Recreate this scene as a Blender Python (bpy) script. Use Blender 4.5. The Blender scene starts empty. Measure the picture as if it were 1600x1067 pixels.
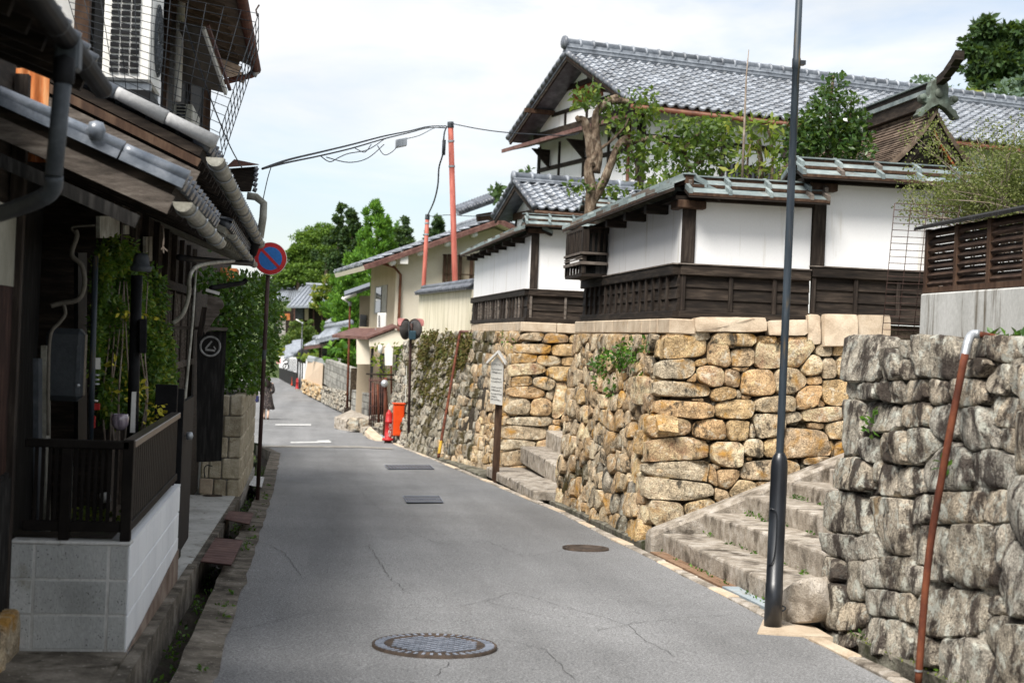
import bpy, bmesh, math, random
import numpy as np
from mathutils import Vector, Matrix, noise as mnoise

random.seed(7); np.random.seed(7)
C = bpy.context.scene.collection
SC = bpy.context.scene

# ------------------------------------------------------------------ camera
F = 2222.0; CX, CY = 800.0, 533.5; EYE = 1.6
YAW = math.atan(315 / F); PIT = -math.atan(3.5 / F); ROLL = 0.042
fwd = Vector((math.sin(YAW) * math.cos(PIT), math.cos(YAW) * math.cos(PIT), math.sin(PIT)))
_r0 = Vector((math.cos(YAW), -math.sin(YAW), 0)); _u0 = _r0.cross(fwd)
rgt = _r0 * math.cos(ROLL) + _u0 * math.sin(ROLL); upv = rgt.cross(fwd)
cam = bpy.data.cameras.new('camera'); camo = bpy.data.objects.new('camera', cam); C.objects.link(camo)
camo.matrix_world = Matrix(((rgt.x, upv.x, -fwd.x, 0), (rgt.y, upv.y, -fwd.y, 0), (rgt.z, upv.z, -fwd.z, EYE), (0, 0, 0, 1)))
cam.sensor_width = 36; cam.lens = F / 1600 * 36; cam.clip_end = 3000; cam.clip_start = .1
cam.dof.use_dof = True; cam.dof.focus_distance = 14.5; cam.dof.aperture_fstop = 3.2
SC.camera = camo

# ------------------------------------------------------------------ world and sun
SUN_EL, SUN_AZ = math.radians(52), math.radians(218)      # azimuth clockwise from +Y (street direction)
w = bpy.data.worlds.new('World'); SC.world = w; w.use_nodes = True
nt = w.node_tree; nt.nodes.clear()
def wn(t, **k):
    n = nt.nodes.new(t)
    for a, b in k.items(): setattr(n, a, b)
    return n
out = wn('ShaderNodeOutputWorld'); bg = wn('ShaderNodeBackground'); sky = wn('ShaderNodeTexSky', sky_type='NISHITA')
sky.sun_disc = False; sky.sun_elevation = SUN_EL; sky.sun_rotation = SUN_AZ; sky.air_density = 1.0; sky.dust_density = 1.5
tc = wn('ShaderNodeTexCoord'); mp = wn('ShaderNodeMapping'); mp.inputs['Scale'].default_value = (1, 1, 3.2)
nz = wn('ShaderNodeTexNoise'); nz.inputs['Scale'].default_value = 2.6; nz.inputs['Detail'].default_value = 8; nz.inputs['Roughness'].default_value = .56
nz.inputs['Distortion'].default_value = .35
rp = wn('ShaderNodeValToRGB'); rp.color_ramp.elements[0].position = .38; rp.color_ramp.elements[1].position = .55
rp.color_ramp.elements[0].color = (.34, .34, .34, 1); rp.color_ramp.elements[1].color = (1, 1, 1, 1)
mx = wn('ShaderNodeMix', data_type='RGBA')
nz2 = wn('ShaderNodeTexNoise'); nz2.inputs['Scale'].default_value = 5; nz2.inputs['Detail'].default_value = 6
cr = wn('ShaderNodeValToRGB'); cr.color_ramp.elements[0].position = .3; cr.color_ramp.elements[1].position = .7
cr.color_ramp.elements[0].color = (4.7, 4.9, 5.1, 1); cr.color_ramp.elements[1].color = (5.8, 5.82, 5.85, 1)
L = nt.links.new
L(tc.outputs['Generated'], mp.inputs[0]); L(mp.outputs[0], nz.inputs[0]); L(mp.outputs[0], nz2.inputs[0]); L(nz.outputs[0], rp.inputs[0]); L(nz2.outputs[0], cr.inputs[0])
L(rp.outputs[0], mx.inputs[0]); L(sky.outputs[0], mx.inputs[6]); L(cr.outputs[0], mx.inputs[7]); L(mx.outputs[2], bg.inputs[0])
bg.inputs[1].default_value = 0.10; L(bg.outputs[0], out.inputs[0])
sun = bpy.data.lights.new('sun', 'SUN'); suno = bpy.data.objects.new('sun', sun); C.objects.link(suno)
sun.energy = 3.5; sun.angle = math.radians(28); sun.color = (1, .955, .89)
sd = Vector((math.sin(SUN_AZ) * math.cos(SUN_EL), math.cos(SUN_AZ) * math.cos(SUN_EL), math.sin(SUN_EL)))
suno.rotation_euler = sd.to_track_quat('Z', 'Y').to_euler(); suno.location = (0, 0, 30)
SC.view_settings.view_transform = 'Standard'; SC.view_settings.look = 'None'; SC.view_settings.gamma = 1
SC.view_settings.use_curve_mapping = False; SC.view_settings.exposure = 0.92
SC.cycles.max_bounces = 6; SC.cycles.diffuse_bounces = 3; SC.cycles.transparent_max_bounces = 8

# ------------------------------------------------------------------ measuring helpers
def ray(x, y): return fwd * F + rgt * (x - CX) - upv * (y - CY)
def P(x, y, Y):
    d = ray(x, y); return d * (Y / d.y) + Vector((0, 0, EYE))
def PX(x, y, X):
    d = ray(x, y); return d * (X / d.x) + Vector((0, 0, EYE))
def PZ(x, y, Z):
    d = ray(x, y); return d * ((Z - EYE) / d.z) + Vector((0, 0, EYE))
def PP(x, y, o, n):
    d = ray(x, y); e = Vector((0, 0, EYE)); return e + d * ((o - e).dot(n) / d.dot(n))
def zroad(Y):
    if Y < 38: return -.0374 * Y
    if Y < 130: return -.0374 * 38 - .022 * (Y - 38)
    return -.0374 * 38 - .022 * 92 - .012 * (Y - 130)
def lerp(a, b, t): return a + (b - a) * t
def interp(tab, v):
    if v <= tab[0][0]: return tab[0][1]
    for (a, x), (b, y) in zip(tab, tab[1:]):
        if v <= b: return x + (y - x) * (v - a) / (b - a)
    return tab[-1][1]
R_EDGE = [(-5, 3.45), (19, 3.40), (30, 2.95), (37, 2.6), (42, 2.27), (64, 1.6), (95, .55), (126, -.4), (190, -4.2), (260, -12)]
L_EDGE = [(-5, -.46), (22, -.5), (33, -.62), (35.5, -.95), (38, -1.25), (40, -1.9), (64, -2.6), (95, -3.9), (126, -5.4), (190, -10), (260, -19)]

# ------------------------------------------------------------------ object helpers
def tag(o, label=None, cat=None, group=None, kind=None):
    if label: o['label'] = label
    if cat: o['category'] = cat
    if group: o['group'] = group
    if kind: o['kind'] = kind
    return o
def thing(name, label, cat, loc=(0, 0, 0), rz=0, group=None):
    o = bpy.data.objects.new(name, None); C.objects.link(o); o.location = loc; o.rotation_euler = (0, 0, rz)
    o.empty_display_size = .2
    return tag(o, label, cat, group)
def world_of(o):
    m = Matrix.Identity(4)
    chain = []
    while o is not None: chain.append(o); o = o.parent
    for q in reversed(chain): m = m @ (Matrix.Translation(q.location) @ q.rotation_euler.to_matrix().to_4x4() @ Matrix.Diagonal((*q.scale, 1)))
    return m
class MB:
    def __init__(s): s.v = []; s.f = []; s.sm = []
    def add(s, vs, fs, smooth=False):
        b = len(s.v); s.v += [tuple(p) for p in vs]; s.f += [tuple(b + i for i in f) for f in fs]; s.sm += [smooth] * len(fs); return s
    def quad(s, a, b, c, d): return s.add([a, b, c, d], [(0, 1, 2, 3)])
    def hexa(s, p):      # p: 8 points, bottom 0-3, top 4-7
        return s.add(p, [(3, 2, 1, 0), (4, 5, 6, 7), (0, 1, 5, 4), (1, 2, 6, 5), (2, 3, 7, 6), (3, 0, 4, 7)])
    def box(s, x0, y0, z0, x1, y1, z1):
        return s.hexa([(x0, y0, z0), (x1, y0, z0), (x1, y1, z0), (x0, y1, z0), (x0, y0, z1), (x1, y0, z1), (x1, y1, z1), (x0, y1, z1)])
    def beam(s, a, b, wd, ht, up=(0, 0, 1), cen=True):   # box along a->b
        a = Vector(a); b = Vector(b); d = (b - a).normalized(); u = Vector(up)
        r = d.cross(u)
        if r.length < 1e-4: r = d.cross(Vector((1, 0, 0)))
        r.normalize(); u = r.cross(d).normalized()
        r = r * wd / 2; h = u * ht / 2
        return s.hexa([a - r - h, a + r - h, b + r - h, b - r - h, a - r + h, a + r + h, b + r + h, b - r + h])
    def tube(s, path, rad, n=10, cap=True):
        path = [Vector(p) for p in path]
        if not hasattr(rad, '__len__'): rad = [rad] * len(path)
        vs = []; fs = []; m = len(path); pr = None
        for i, p in enumerate(path):
            d = (path[min(i + 1, m - 1)] - path[max(i - 1, 0)]).normalized()
            if pr is None:
                r = d.cross(Vector((0, 0, 1)))
                if r.length < .05: r = d.cross(Vector((1, 0, 0)))
            else: r = pr - d * pr.dot(d)
            r.normalize(); pr = r; u = r.cross(d)
            for k in range(n):
                t = 2 * math.pi * k / n; vs.append(p + (r * math.cos(t) + u * math.sin(t)) * rad[i])
        for i in range(m - 1):
            for k in range(n):
                a = i * n + k; b = i * n + (k + 1) % n; fs.append((a, b, b + n, a + n))
        if cap: fs.append(tuple(range(n - 1, -1, -1))); fs.append(tuple((m - 1) * n + k for k in range(n)))
        return s.add(vs, fs, True)
    def lathe(s, c, prof, n=20, ax=(0, 0, 1)):     # prof list of (r,h)
        ax = Vector(ax).normalized(); r0 = ax.orthogonal().normalized(); u0 = ax.cross(r0); c = Vector(c)
        vs = []; fs = []
        for r, h in prof:
            for k in range(n):
                t = 2 * math.pi * k / n; vs.append(c + ax * h + (r0 * math.cos(t) + u0 * math.sin(t)) * max(r, 1e-4))
        for i in range(len(prof) - 1):
            for k in range(n):
                a = i * n + k; b = i * n + (k + 1) % n; fs.append((a, b, b + n, a + n))
        return s.add(vs, fs, True)
    def prism(s, poly, ext):    # poly list of 3D points, ext vector
        n = len(poly); e = Vector(ext); p = [Vector(q) for q in poly]
        return s.add(p + [q + e for q in p], [tuple(range(n - 1, -1, -1)), tuple(range(n, 2 * n))] + [(i, (i + 1) % n, n + (i + 1) % n, n + i) for i in range(n)])
    def build(s, name, mat, parent=None, cen=True, fix=True, bevel=0):
        me = bpy.data.meshes.new(name); v = [Vector(p) for p in s.v]
        c = Vector((0, 0, 0))
        if cen and v:
            lo = Vector([min(p[i] for p in v) for i in range(3)]); hi = Vector([max(p[i] for p in v) for i in range(3)]); c = (lo + hi) / 2
            c.z = lo.z if parent is None else c.z
        me.from_pydata([p - c for p in v], [], s.f)
        me.polygons.foreach_set('use_smooth', s.sm)
        if fix:
            bm = bmesh.new(); bm.from_mesh(me); bmesh.ops.recalc_face_normals(bm, faces=bm.faces)
            if bevel:
                es = [e for e in bm.edges if len(e.link_faces) == 2 and e.calc_face_angle(0) > .6]
                bmesh.ops.bevel(bm, geom=es, offset=bevel, segments=1, affect='EDGES', clamp_overlap=True)
            bm.to_mesh(me); bm.free()
        me.update()
        o = bpy.data.objects.new(name, me); C.objects.link(o)
        if mat: me.materials.append(mat)
        if parent is not None:
            o.parent = parent; o.location = world_of(parent).inverted() @ c
            if any(abs(a) > 1e-6 for a in parent.rotation_euler): o.rotation_euler = world_of(parent).inverted().to_euler()
        else: o.location = c
        return o

# ------------------------------------------------------------------ materials
def mat_(name): 
    m = bpy.data.materials.new(name); m.use_nodes = True; m.node_tree.nodes.clear(); return m
def col(c): return (c[0], c[1], c[2], 1)
class NT:
    def __init__(s, m): s.t = m.node_tree
    def n(s, t, ins=None, **k):
        q = s.t.nodes.new(t)
        for a, b in k.items(): setattr(q, a, b)
        for a, b in (ins or {}).items():
            if isinstance(b, bpy.types.NodeSocket): s.t.links.new(b, q.inputs[a])
            else: q.inputs[a].default_value = b
        return q
    def noise(s, vec, sc, det=4, ro=.55, dist=0): return s.n('ShaderNodeTexNoise', {'Vector': vec, 'Scale': sc, 'Detail': det, 'Roughness': ro, 'Distortion': dist}).outputs[0]
    def ramp(s, f, els, interp='LINEAR'):
        q = s.n('ShaderNodeValToRGB', {0: f}); r = q.color_ramp; r.interpolation = interp
        while len(r.elements) < len(els): r.elements.new(.5)
        for e, (p, c) in zip(r.elements, els): e.position = p; e.color = col(c) if hasattr(c, '__len__') else (c, c, c, 1)
        return q.outputs[0]
    def mix(s, f, a, b, mode='MIX'):
        q = s.n('ShaderNodeMix', data_type='RGBA', blend_type=mode)
        for i, v in ((0, f), (6, a), (7, b)):
            if isinstance(v, bpy.types.NodeSocket): s.t.links.new(v, q.inputs[i])
            else: q.inputs[i].default_value = v if i == 0 else col(v)
        return q.outputs[2]
    def math(s, op, a, b=0):
        q = s.n('ShaderNodeMath', {0: a, 1: b}, operation=op); return q.outputs[0]
def finish(t, color, rough, bumpf=None, bstr=.3, bdist=.01, metal=0, spec=.5):
    ins = {'Base Color': color if isinstance(color, bpy.types.NodeSocket) else col(color), 'Roughness': rough, 'Metallic': metal, 'Specular IOR Level': spec}
    p = t.n('ShaderNodeBsdfPrincipled', ins)
    if bumpf is not None:
        b = t.n('ShaderNodeBump', {'Height': bumpf, 'Strength': bstr, 'Distance': bdist}); t.t.links.new(b.outputs[0], p.inputs['Normal'])
    o = t.n('ShaderNodeOutputMaterial'); t.t.links.new(p.outputs[0], o.inputs[0]); return p
def M(name, cols, scale=3, stretch=(1, 1, 1), rough=.8, bump=.25, bscale=40, bdist=.008, rnd=0, metal=0, spec=.22, stain=None, island=False, speck=None):
    """cols: dark..light colours chosen by noise; rnd: per-object brightness variation; stain=(colour, scale, threshold, stretch)"""
    m = mat_(name); t = NT(m)
    tc = t.n('ShaderNodeTexCoord').outputs['Object']
    oi = t.n('ShaderNodeObjectInfo')
    off = t.n('ShaderNodeVectorMath', {0: tc, 1: oi.outputs['Location']}, operation='ADD').outputs[0]
    v = t.n('ShaderNodeMapping', {'Vector': off, 'Scale': stretch}).outputs[0]
    n1 = t.noise(v, scale, 6, .6)
    k = len(cols); c = t.ramp(n1, [(.32 + .36 * i / max(1, k - 1), cc) for i, cc in enumerate(cols)])
    n2 = t.noise(v, bscale, 5, .65)
    c = t.mix(.35, c, t.ramp(n2, [(.3, .35), (.7, .75)]), 'OVERLAY')
    if stain:
        sv = t.n('ShaderNodeMapping', {'Vector': off, 'Scale': stain[3]}).outputs[0]
        c = t.mix(t.ramp(t.noise(sv, stain[1], 7, .65), [(stain[2], 0.), (stain[2] + .13, 1.)]), c, stain[0])
    if speck: 
        c = t.mix(t.ramp(t.noise(off, speck[1], 2, .5), [(speck[2], 0.), (speck[2] + .05, 1.)]), c, speck[0])
    if rnd:
        if island: rr = t.n('ShaderNodeNewGeometry').outputs['Random Per Island']
        else: rr = oi.outputs['Random']
        c = t.mix(1., c, t.ramp(rr, [(0., 1 - rnd), (1., 1 + rnd)]), 'MULTIPLY')
    finish(t, c, rough, t.math('ADD', n2, n1), bump, bdist, metal, spec); return m

def stone_mat(name, pal, lichen=(.30, .17, .045), lamt=.62, dark=(.03, .028, .024), damt=.60, pale=(.40, .40, .36), pamt=.66, fine=14, moss=None):
    m = mat_(name); t = NT(m)
    tc = t.n('ShaderNodeTexCoord').outputs['Object']; oi = t.n('ShaderNodeObjectInfo')
    v = t.n('ShaderNodeVectorMath', {0: tc, 1: oi.outputs['Location']}, operation='ADD').outputs[0]
    k = len(pal); base = t.ramp(oi.outputs['Random'], [(i / max(1, k - 1), c) for i, c in enumerate(pal)])
    n1 = t.noise(v, 7, 8, .68)
    c = t.mix(.9, base, t.ramp(n1, [(.28, .15), (.5, .5), (.72, .86)]), 'OVERLAY')
    n2 = t.noise(v, 70, 5, .75)
    c = t.mix(.7, c, t.ramp(n2, [(.36, .12), (.62, .9)]), 'OVERLAY')
    if pamt: c = t.mix(t.ramp(t.noise(v, 9, 8, .7, .6), [(pamt - .06, 0.), (pamt + .02, .85)]), c, pale)
    c = t.mix(t.ramp(t.noise(v, 2.6, 8, .66, .4), [(lamt - .05, 0.), (lamt + .07, .85)]), c, lichen)
    dn = t.noise(t.n('ShaderNodeMapping', {'Vector': v, 'Scale': (1, 1, .55), 'Location': (5, 3, 1)}).outputs[0], 4.5, 9, .72, .3)
    c = t.mix(t.ramp(dn, [(damt - .04, 0.), (damt + .04, .9)]), c, dark)
    pit = t.n('ShaderNodeTexVoronoi', {'Vector': v, 'Scale': 55., 'Randomness': 1.}).outputs[0]
    pm = t.math('MULTIPLY', t.ramp(pit, [(.12, 1.), (.3, 0.)]), t.ramp(t.noise(v, 12, 3), [(.48, 0.), (.6, 1.)]))
    c = t.mix(t.math('MULTIPLY', pm, .75), c, dark)
    if moss:
        c = t.mix(t.ramp(t.noise(v, moss[1], 8, .75), [(moss[2], 0.), (moss[2] + .06, .95)]), c, moss[0])
    h = t.math('ADD', t.math('MULTIPLY', n1, 2.2), t.math('SUBTRACT', t.math('MULTIPLY', n2, .5), t.math('MULTIPLY', pm, .6)))
    finish(t, c, .92, h, 1., .03, spec=.12); return m

def leaf_mat(name, cols, scale=1.5, trans=.35, rough=.45):
    m = mat_(name); t = NT(m)
    g = t.n('ShaderNodeNewGeometry'); tc = t.n('ShaderNodeTexCoord').outputs['Object']
    k = len(cols); f = t.math('ADD', t.math('MULTIPLY', g.outputs['Random Per Island'], .55), t.math('MULTIPLY', t.noise(tc, scale, 3), .5))
    c = t.ramp(f, [(.15 + .7 * i / max(1, k - 1), cc) for i, cc in enumerate(cols)])
    p = t.n('ShaderNodeBsdfPrincipled', {'Base Color': c, 'Roughness': rough, 'Specular IOR Level': .35})
    tr = t.n('ShaderNodeBsdfTranslucent', {'Color': t.mix(.5, c, (.25, .38, .04), 'MIX')})
    mx = t.n('ShaderNodeMixShader', {0: trans, 1: p.outputs[0], 2: tr.outputs[0]})
    o = t.n('ShaderNodeOutputMaterial', {0: mx.outputs[0]}); return m
# ------------------------------------------------------------------ the materials used
GR = (.02, .02, .02)
WOODDK = M('dark_weathered_wood', [(.010, .0075, .006), (.022, .016, .012), (.05, .038, .029)], 3, (1.2, 1.2, 9), .8, .5, 30, .006, rnd=.35)
WOODDKV = M('dark_weathered_wood_upright', [(.012, .009, .007), (.026, .019, .015), (.06, .048, .038)], 3, (9, 9, 1.0), .8, .5, 30, .006, rnd=.3)
WOODBR = M('brown_timber', [(.03, .016, .01), (.055, .03, .018), (.09, .055, .035)], 3, (6, 6, 1.2), .7, .4, 25, .005, rnd=.25)
WOODGY = M('grey_weathered_timber', [(.06, .05, .042), (.12, .10, .085), (.20, .175, .15)], 4, (1.5, 1.5, 8), .85, .5, 30, .006, rnd=.25)
BLACKW = M('black_charred_board', [(.006, .006, .006), (.014, .013, .012), (.04, .038, .036)], 5, (7, 7, .7), .75, .5, 30, .006, rnd=.2)
PLASTER = M('white_plaster', [(.80, .80, .80), (.84, .84, .84), (.87, .87, .87)], 1.2, (1, 1, .5), .85, .06, 60, .003, stain=((.64, .62, .57), 1.3, .57, (4.5, 4.5, .35)))
PLASTERC = M('cream_stained_plaster', [(.50, .45, .33), (.66, .60, .46), (.74, .68, .54)], 2, (3, 3, .35), .9, .1, 40, .004, stain=((.20, .18, .14), 2.2, .60, (3.5, 3.5, .35)))
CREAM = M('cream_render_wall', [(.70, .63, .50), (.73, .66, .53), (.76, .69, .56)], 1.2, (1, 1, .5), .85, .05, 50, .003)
CREAMD = M('tan_and_shaded_cream_render', [(.42, .34, .25), (.46, .38, .28), (.5, .42, .31)], 1.2, (1, 1, .5), .85, .05, 50, .003)  # tan walls, and the cream house's street wall with its shade put into the colour
TILE = M('grey_fired_roof_tile', [(.12, .13, .15), (.20, .22, .25), (.30, .32, .35)], 5, (1, 1, 1), .45, .15, 50, .003, rnd=.38, island=True, spec=.5, stain=((.15, .145, .12), 1.2, .63, (1, 1, 1)))
TILEO = M('grey_fired_tile_piece', [(.12, .13, .15), (.20, .22, .25), (.30, .32, .35)], 5, (1, 1, 1), .45, .15, 50, .003, rnd=.38, spec=.5, stain=((.15, .145, .12), 1.2, .63, (1, 1, 1)))
TILEDK = M('dark_fired_roof_tile', [(.05, .055, .065), (.09, .10, .12), (.16, .17, .19)], 5, (1, 1, 1), .4, .15, 50, .003, rnd=.3, island=True, spec=.6)
COPPER = M('weathered_copper_board', [(.10, .125, .13), (.17, .205, .205), (.26, .295, .29)], 4, (1, 1, 1), .6, .25, 30, .004, rnd=.2, stain=((.10, .075, .055), 3, .60, (1, 1, 1)))
BARK = M('cypress_bark_shingle', [(.05, .034, .024), (.10, .072, .053), (.19, .145, .11)], 3, (1, 1, 1), .9, .6, 26, .01, rnd=.35)
def asphalt():
    m = mat_('asphalt'); t = NT(m); v = t.n('ShaderNodeTexCoord').outputs['Object']
    n1 = t.noise(v, .55, 5, .6); c = t.ramp(n1, [(.3, (.155, .156, .158)), (.7, (.21, .211, .213))])
    n3 = t.noise(t.n('ShaderNodeMapping', {'Vector': v, 'Scale': (1, .12, 1)}).outputs[0], 1.6, 5, .6); c = t.mix(.5, c, t.ramp(n3, [(.35, .38), (.65, .6)]), 'OVERLAY')
    n2 = t.noise(v, 75, 4, .8); c = t.mix(.9, c, t.ramp(n2, [(.36, .18), (.5, .48), (.64, .86)]), 'OVERLAY')
    bd = t.n('ShaderNodeMapping', {'Vector': v, 'Scale': (1, .02, 1), 'Location': (.4, 0, 0)}).outputs[0]; c = t.mix(.55, c, t.ramp(t.noise(bd, 1.3, 2, .4), [(.35, .4), (.65, .6)]), 'OVERLAY')
    sp = t.n('ShaderNodeTexVoronoi', {'Vector': v, 'Scale': 60.}).outputs[0]
    c = t.mix(t.ramp(sp, [(.10, .75), (.2, 0.)]), c, (.42, .41, .40))
    c = t.mix(t.ramp(t.noise(v, 2.2, 7, .7), [(.60, 0.), (.72, .45)]), c, (.11, .108, .105))
    finish(t, c, .85, t.math('ADD', n2, sp), .5, .006, spec=.3); return m
ASPHALT = asphalt()
CONC = M('old_concrete', [(.16, .15, .13), (.26, .245, .22), (.36, .345, .32)], 2.2, (1, 1, 1), .9, .4, 45, .01, rnd=.08, stain=((.05, .045, .035), 3.5, .60, (1, 1, 1)))
CONCL = M('pale_concrete', [(.36, .36, .34), (.46, .46, .44), (.54, .54, .52)], 1.6, (1, 1, .6), .9, .25, 50, .006, stain=((.13, .11, .08), 2.0, .565, (5, 5, .4)))
BLOCK = M('grey_concrete_block', [(.28, .29, .28), (.38, .39, .38), (.46, .465, .45)], 3, (1, 1, .5), .9, .6, 90, .006, rnd=.08, speck=((.10, .10, .095), 95, .66), stain=((.2, .185, .13), 2.5, .62, (1, 1, .6)))
BLOCKG = M('weathered_grey_block', [(.14, .135, .12), (.26, .25, .225), (.38, .37, .33)], 3, (1, 1, 1), .95, .5, 60, .01, rnd=.3, stain=((.05, .045, .04), 2, .60, (1, 1, 1)))
BLOCKW = M('white_painted_block', [(.66, .68, .70), (.72, .74, .76), (.76, .78, .79)], 2, (1, 1, .5), .8, .3, 120, .003, rnd=.04)
BLOCKC = M('cream_split_block', [(.26, .22, .15), (.42, .37, .27), (.56, .51, .40)], 6, (1, 1, 1), .95, .9, 45, .02, rnd=.12, stain=((.12, .08, .035), 9, .62, (1, 1, 1)))
RUST = M('rusty_pipe', [(.05, .016, .01), (.10, .03, .016), (.17, .055, .025)], 9, (1, 1, .5), .75, .4, 60, .003, stain=((.03, .012, .01), 6, .6, (1, 1, .6)))
RUSTO = M('orange_rusted_sheet', [(.20, .05, .018), (.42, .13, .035), (.55, .30, .14)], 4, (3, 3, .4), .8, .3, 40, .004, stain=((.55, .48, .36), 3, .60, (5, 5, .3)))
RUSTBR = M('brown_rusted_sheet', [(.075, .035, .03), (.12, .06, .05), (.19, .11, .09)], 5, (1, 1, 1), .6, .25, 50, .003)
REDP = M('faded_red_post_paint', [(.25, .06, .045), (.36, .10, .075), (.42, .15, .11)], 4, (4, 4, .5), .6, .2, 40, .003)
BLACKP = M('black_painted_steel', [(.007, .008, .010), (.012, .014, .018), (.022, .026, .032)], 5, (2, 2, .5), .32, .15, 30, .003, spec=.6, stain=((.05, .022, .012), 5, .66, (2, 2, .7)))
BLUEP = M('weathered_bluegrey_steel', [(.012, .018, .026), (.024, .034, .045), (.05, .065, .08)], 5, (4, 4, .4), .5, .15, 30, .003, spec=.4, stain=((.13, .09, .04), 4, .555, (9, 9, .6)))
STEEL = M('galvanised_steel', [(.30, .32, .34), (.40, .42, .44), (.5, .52, .54)], 5, (1, 1, 1), .4, .1, 40, .002, metal=.6)
GREYP = M('grey_plastic', [(.045, .052, .06), (.065, .073, .082), (.10, .11, .12)], 5, (1, 1, 1), .5, .1, 40, .002)
DKPL = M('dark_plastic', [(.006, .006, .007), (.010, .010, .011), (.016, .016, .018)], 5, (1, 1, 1), .6, .1, 40, .002, spec=.12)
WHITEP = M('white_enamel', [(.66, .65, .60), (.72, .71, .67), (.77, .76, .73)], 2, (1, 1, 1), .45, .05, 40, .002)
IVORYP = M('ivory_weathered_gutter', [(.16, .15, .12), (.28, .27, .225), (.42, .41, .36)], 5, (1, 1, 1), .5, .15, 40, .002)
DKBRP = M('dark_brown_aluminium', [(.005, .004, .0035), (.008, .0065, .0055), (.012, .010, .0085)], 5, (1, 1, 1), .6, .08, 40, .002, spec=.1)
BRPOLE = M('brown_painted_pole', [(.03, .016, .014), (.05, .028, .025), (.08, .045, .04)], 5, (2, 2, .5), .5, .1, 40, .002)
ORANGE = M('orange_red_enamel', [(.60, .055, .008), (.68, .07, .012), (.74, .09, .02)], 2, (1, 1, 1), .4, .05, 40, .002)
REDH = M('hydrant_red_enamel', [(.28, .012, .012), (.36, .018, .018), (.42, .03, .03)], 4, (1, 1, 1), .45, .1, 40, .002)
GLASS = M('dark_window_glass', [(.02, .025, .03), (.035, .04, .045), (.05, .06, .065)], 2, (1, 1, 1), .08, .02, 10, .002, spec=.9)
SHUT = M('beige_shutter', [(.22, .21, .18), (.30, .28, .25), (.36, .34, .3)], 3, (1, 1, 1), .6, .1, 30, .003)
WIREM = M('black_wire', [(.010, .012, .015), (.02, .024, .03), (.03, .036, .042)], 5, (1, 1, 1), .6, .1, 40, .002)
RUSTW = M('rusty_wire', [(.03, .02, .017), (.06, .035, .028), (.09, .05, .04)], 5, (1, 1, 1), .7, .1, 40, .002)
WHITEL = M('white_road_paint', [(.26, .26, .26), (.45, .45, .44), (.6, .6, .59)], 9, (1, 1, 1), .7, .2, 120, .002)
IRON = M('worn_cast_iron', [(.16, .18, .22), (.24, .27, .33), (.32, .35, .42)], 12, (1, 1, 1), .45, .2, 90, .003, metal=.3)
IRONDK = M('rusty_cast_iron', [(.03, .022, .018), (.06, .045, .035), (.09, .065, .05)], 12, (1, 1, 1), .8, .3, 90, .003)
GRANITE = M('cut_granite', [(.20, .17, .135), (.36, .315, .26), (.52, .475, .42)], 8, (1, 1, 1), .9, 1., 60, .014, rnd=.12, stain=((.075, .06, .045), 3.2, .53, (1, 1, 1)), speck=((.12, .105, .09), 110, .62))
GRANITEL = M('pale_cut_granite', [(.40, .31, .22), (.52, .42, .31), (.60, .50, .385)], 5, (1, 1, 1), .9, .7, 80, .008, rnd=.1, stain=((.36, .24, .12), 2.2, .62, (1, 1, 1)))
SOIL = M('dark_earth', [(.018, .014, .010), (.035, .028, .02), (.055, .045, .033)], 6, (1, 1, 1), .95, .9, 40, .03, stain=((.03, .045, .012), 7, .56, (1, 1, 1)))
L_MOSSB = leaf_mat('brown_moss_tuft', [(.035, .022, .008), (.07, .048, .014), (.10, .085, .02), (.06, .08, .02)], 2, .1, .9)
MORTAR = M('dark_joint_earth', [(.02, .015, .010), (.045, .034, .023), (.09, .07, .05)], 12, (1, 1, 1), .95, 1., 40, .03, stain=((.035, .045, .015), 6, .6, (1, 1, 1)))
GRASSM = M('grass_ground', [(.03, .045, .015), (.05, .075, .02), (.08, .10, .035)], .6, (1, 1, 1), .95, .8, 20, .05)
CLAYT = M('brown_clay_cover', [(.15, .085, .05), (.21, .13, .08), (.26, .18, .12)], 8, (1, 1, 1), .85, .3, 60, .003, rnd=.15)
PLATE = M('grey_blue_steel_plate', [(.24, .29, .32), (.30, .35, .38), (.36, .40, .42)], 4, (1, 1, 1), .6, .2, 60, .003, stain=((.2, .13, .07), 4, .62, (1, 1, 1)))
S_TAN = stone_mat('tan_granite_boulder', [(.38, .255, .13), (.54, .39, .215), (.42, .355, .26), (.60, .46, .29), (.48, .31, .16), (.50, .42, .30), (.36, .24, .14)], lichen=(.50, .25, .035), lamt=.585, damt=.59, pamt=.61, pale=(.70, .63, .49))
S_GREY = stone_mat('grey_lichened_boulder', [(.30, .265, .21), (.40, .36, .295), (.34, .315, .27), (.44, .37, .28), (.33, .30, .245)], lichen=(.36, .25, .13), lamt=.66, damt=.525, pale=(.58, .59, .52), pamt=.575, dark=(.038, .028, .025), moss=((.06, .06, .02), 5, .66))
S_SIDE = stone_mat('brown_field_stone', [(.29, .20, .115), (.40, .29, .175), (.36, .29, .205), (.48, .375, .25), (.32, .225, .135)], lichen=(.44, .23, .045), lamt=.62, damt=.57, pale=(.60, .56, .45), pamt=.60, moss=((.08, .09, .03), 5, .68))
S_MOSS = stone_mat('mossy_field_stone', [(.20, .175, .13), (.28, .25, .19), (.34, .30, .24), (.24, .21, .165)], lichen=(.20, .13, .05), lamt=.60, damt=.55, pale=(.46, .46, .40), pamt=.585, moss=((.055, .042, .014), .9, .50))
L_CAM = leaf_mat('glossy_dark_leaf', [(.010, .028, .006), (.022, .055, .012), (.05, .10, .022), (.10, .16, .04)], 2, .25, .3)
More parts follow.
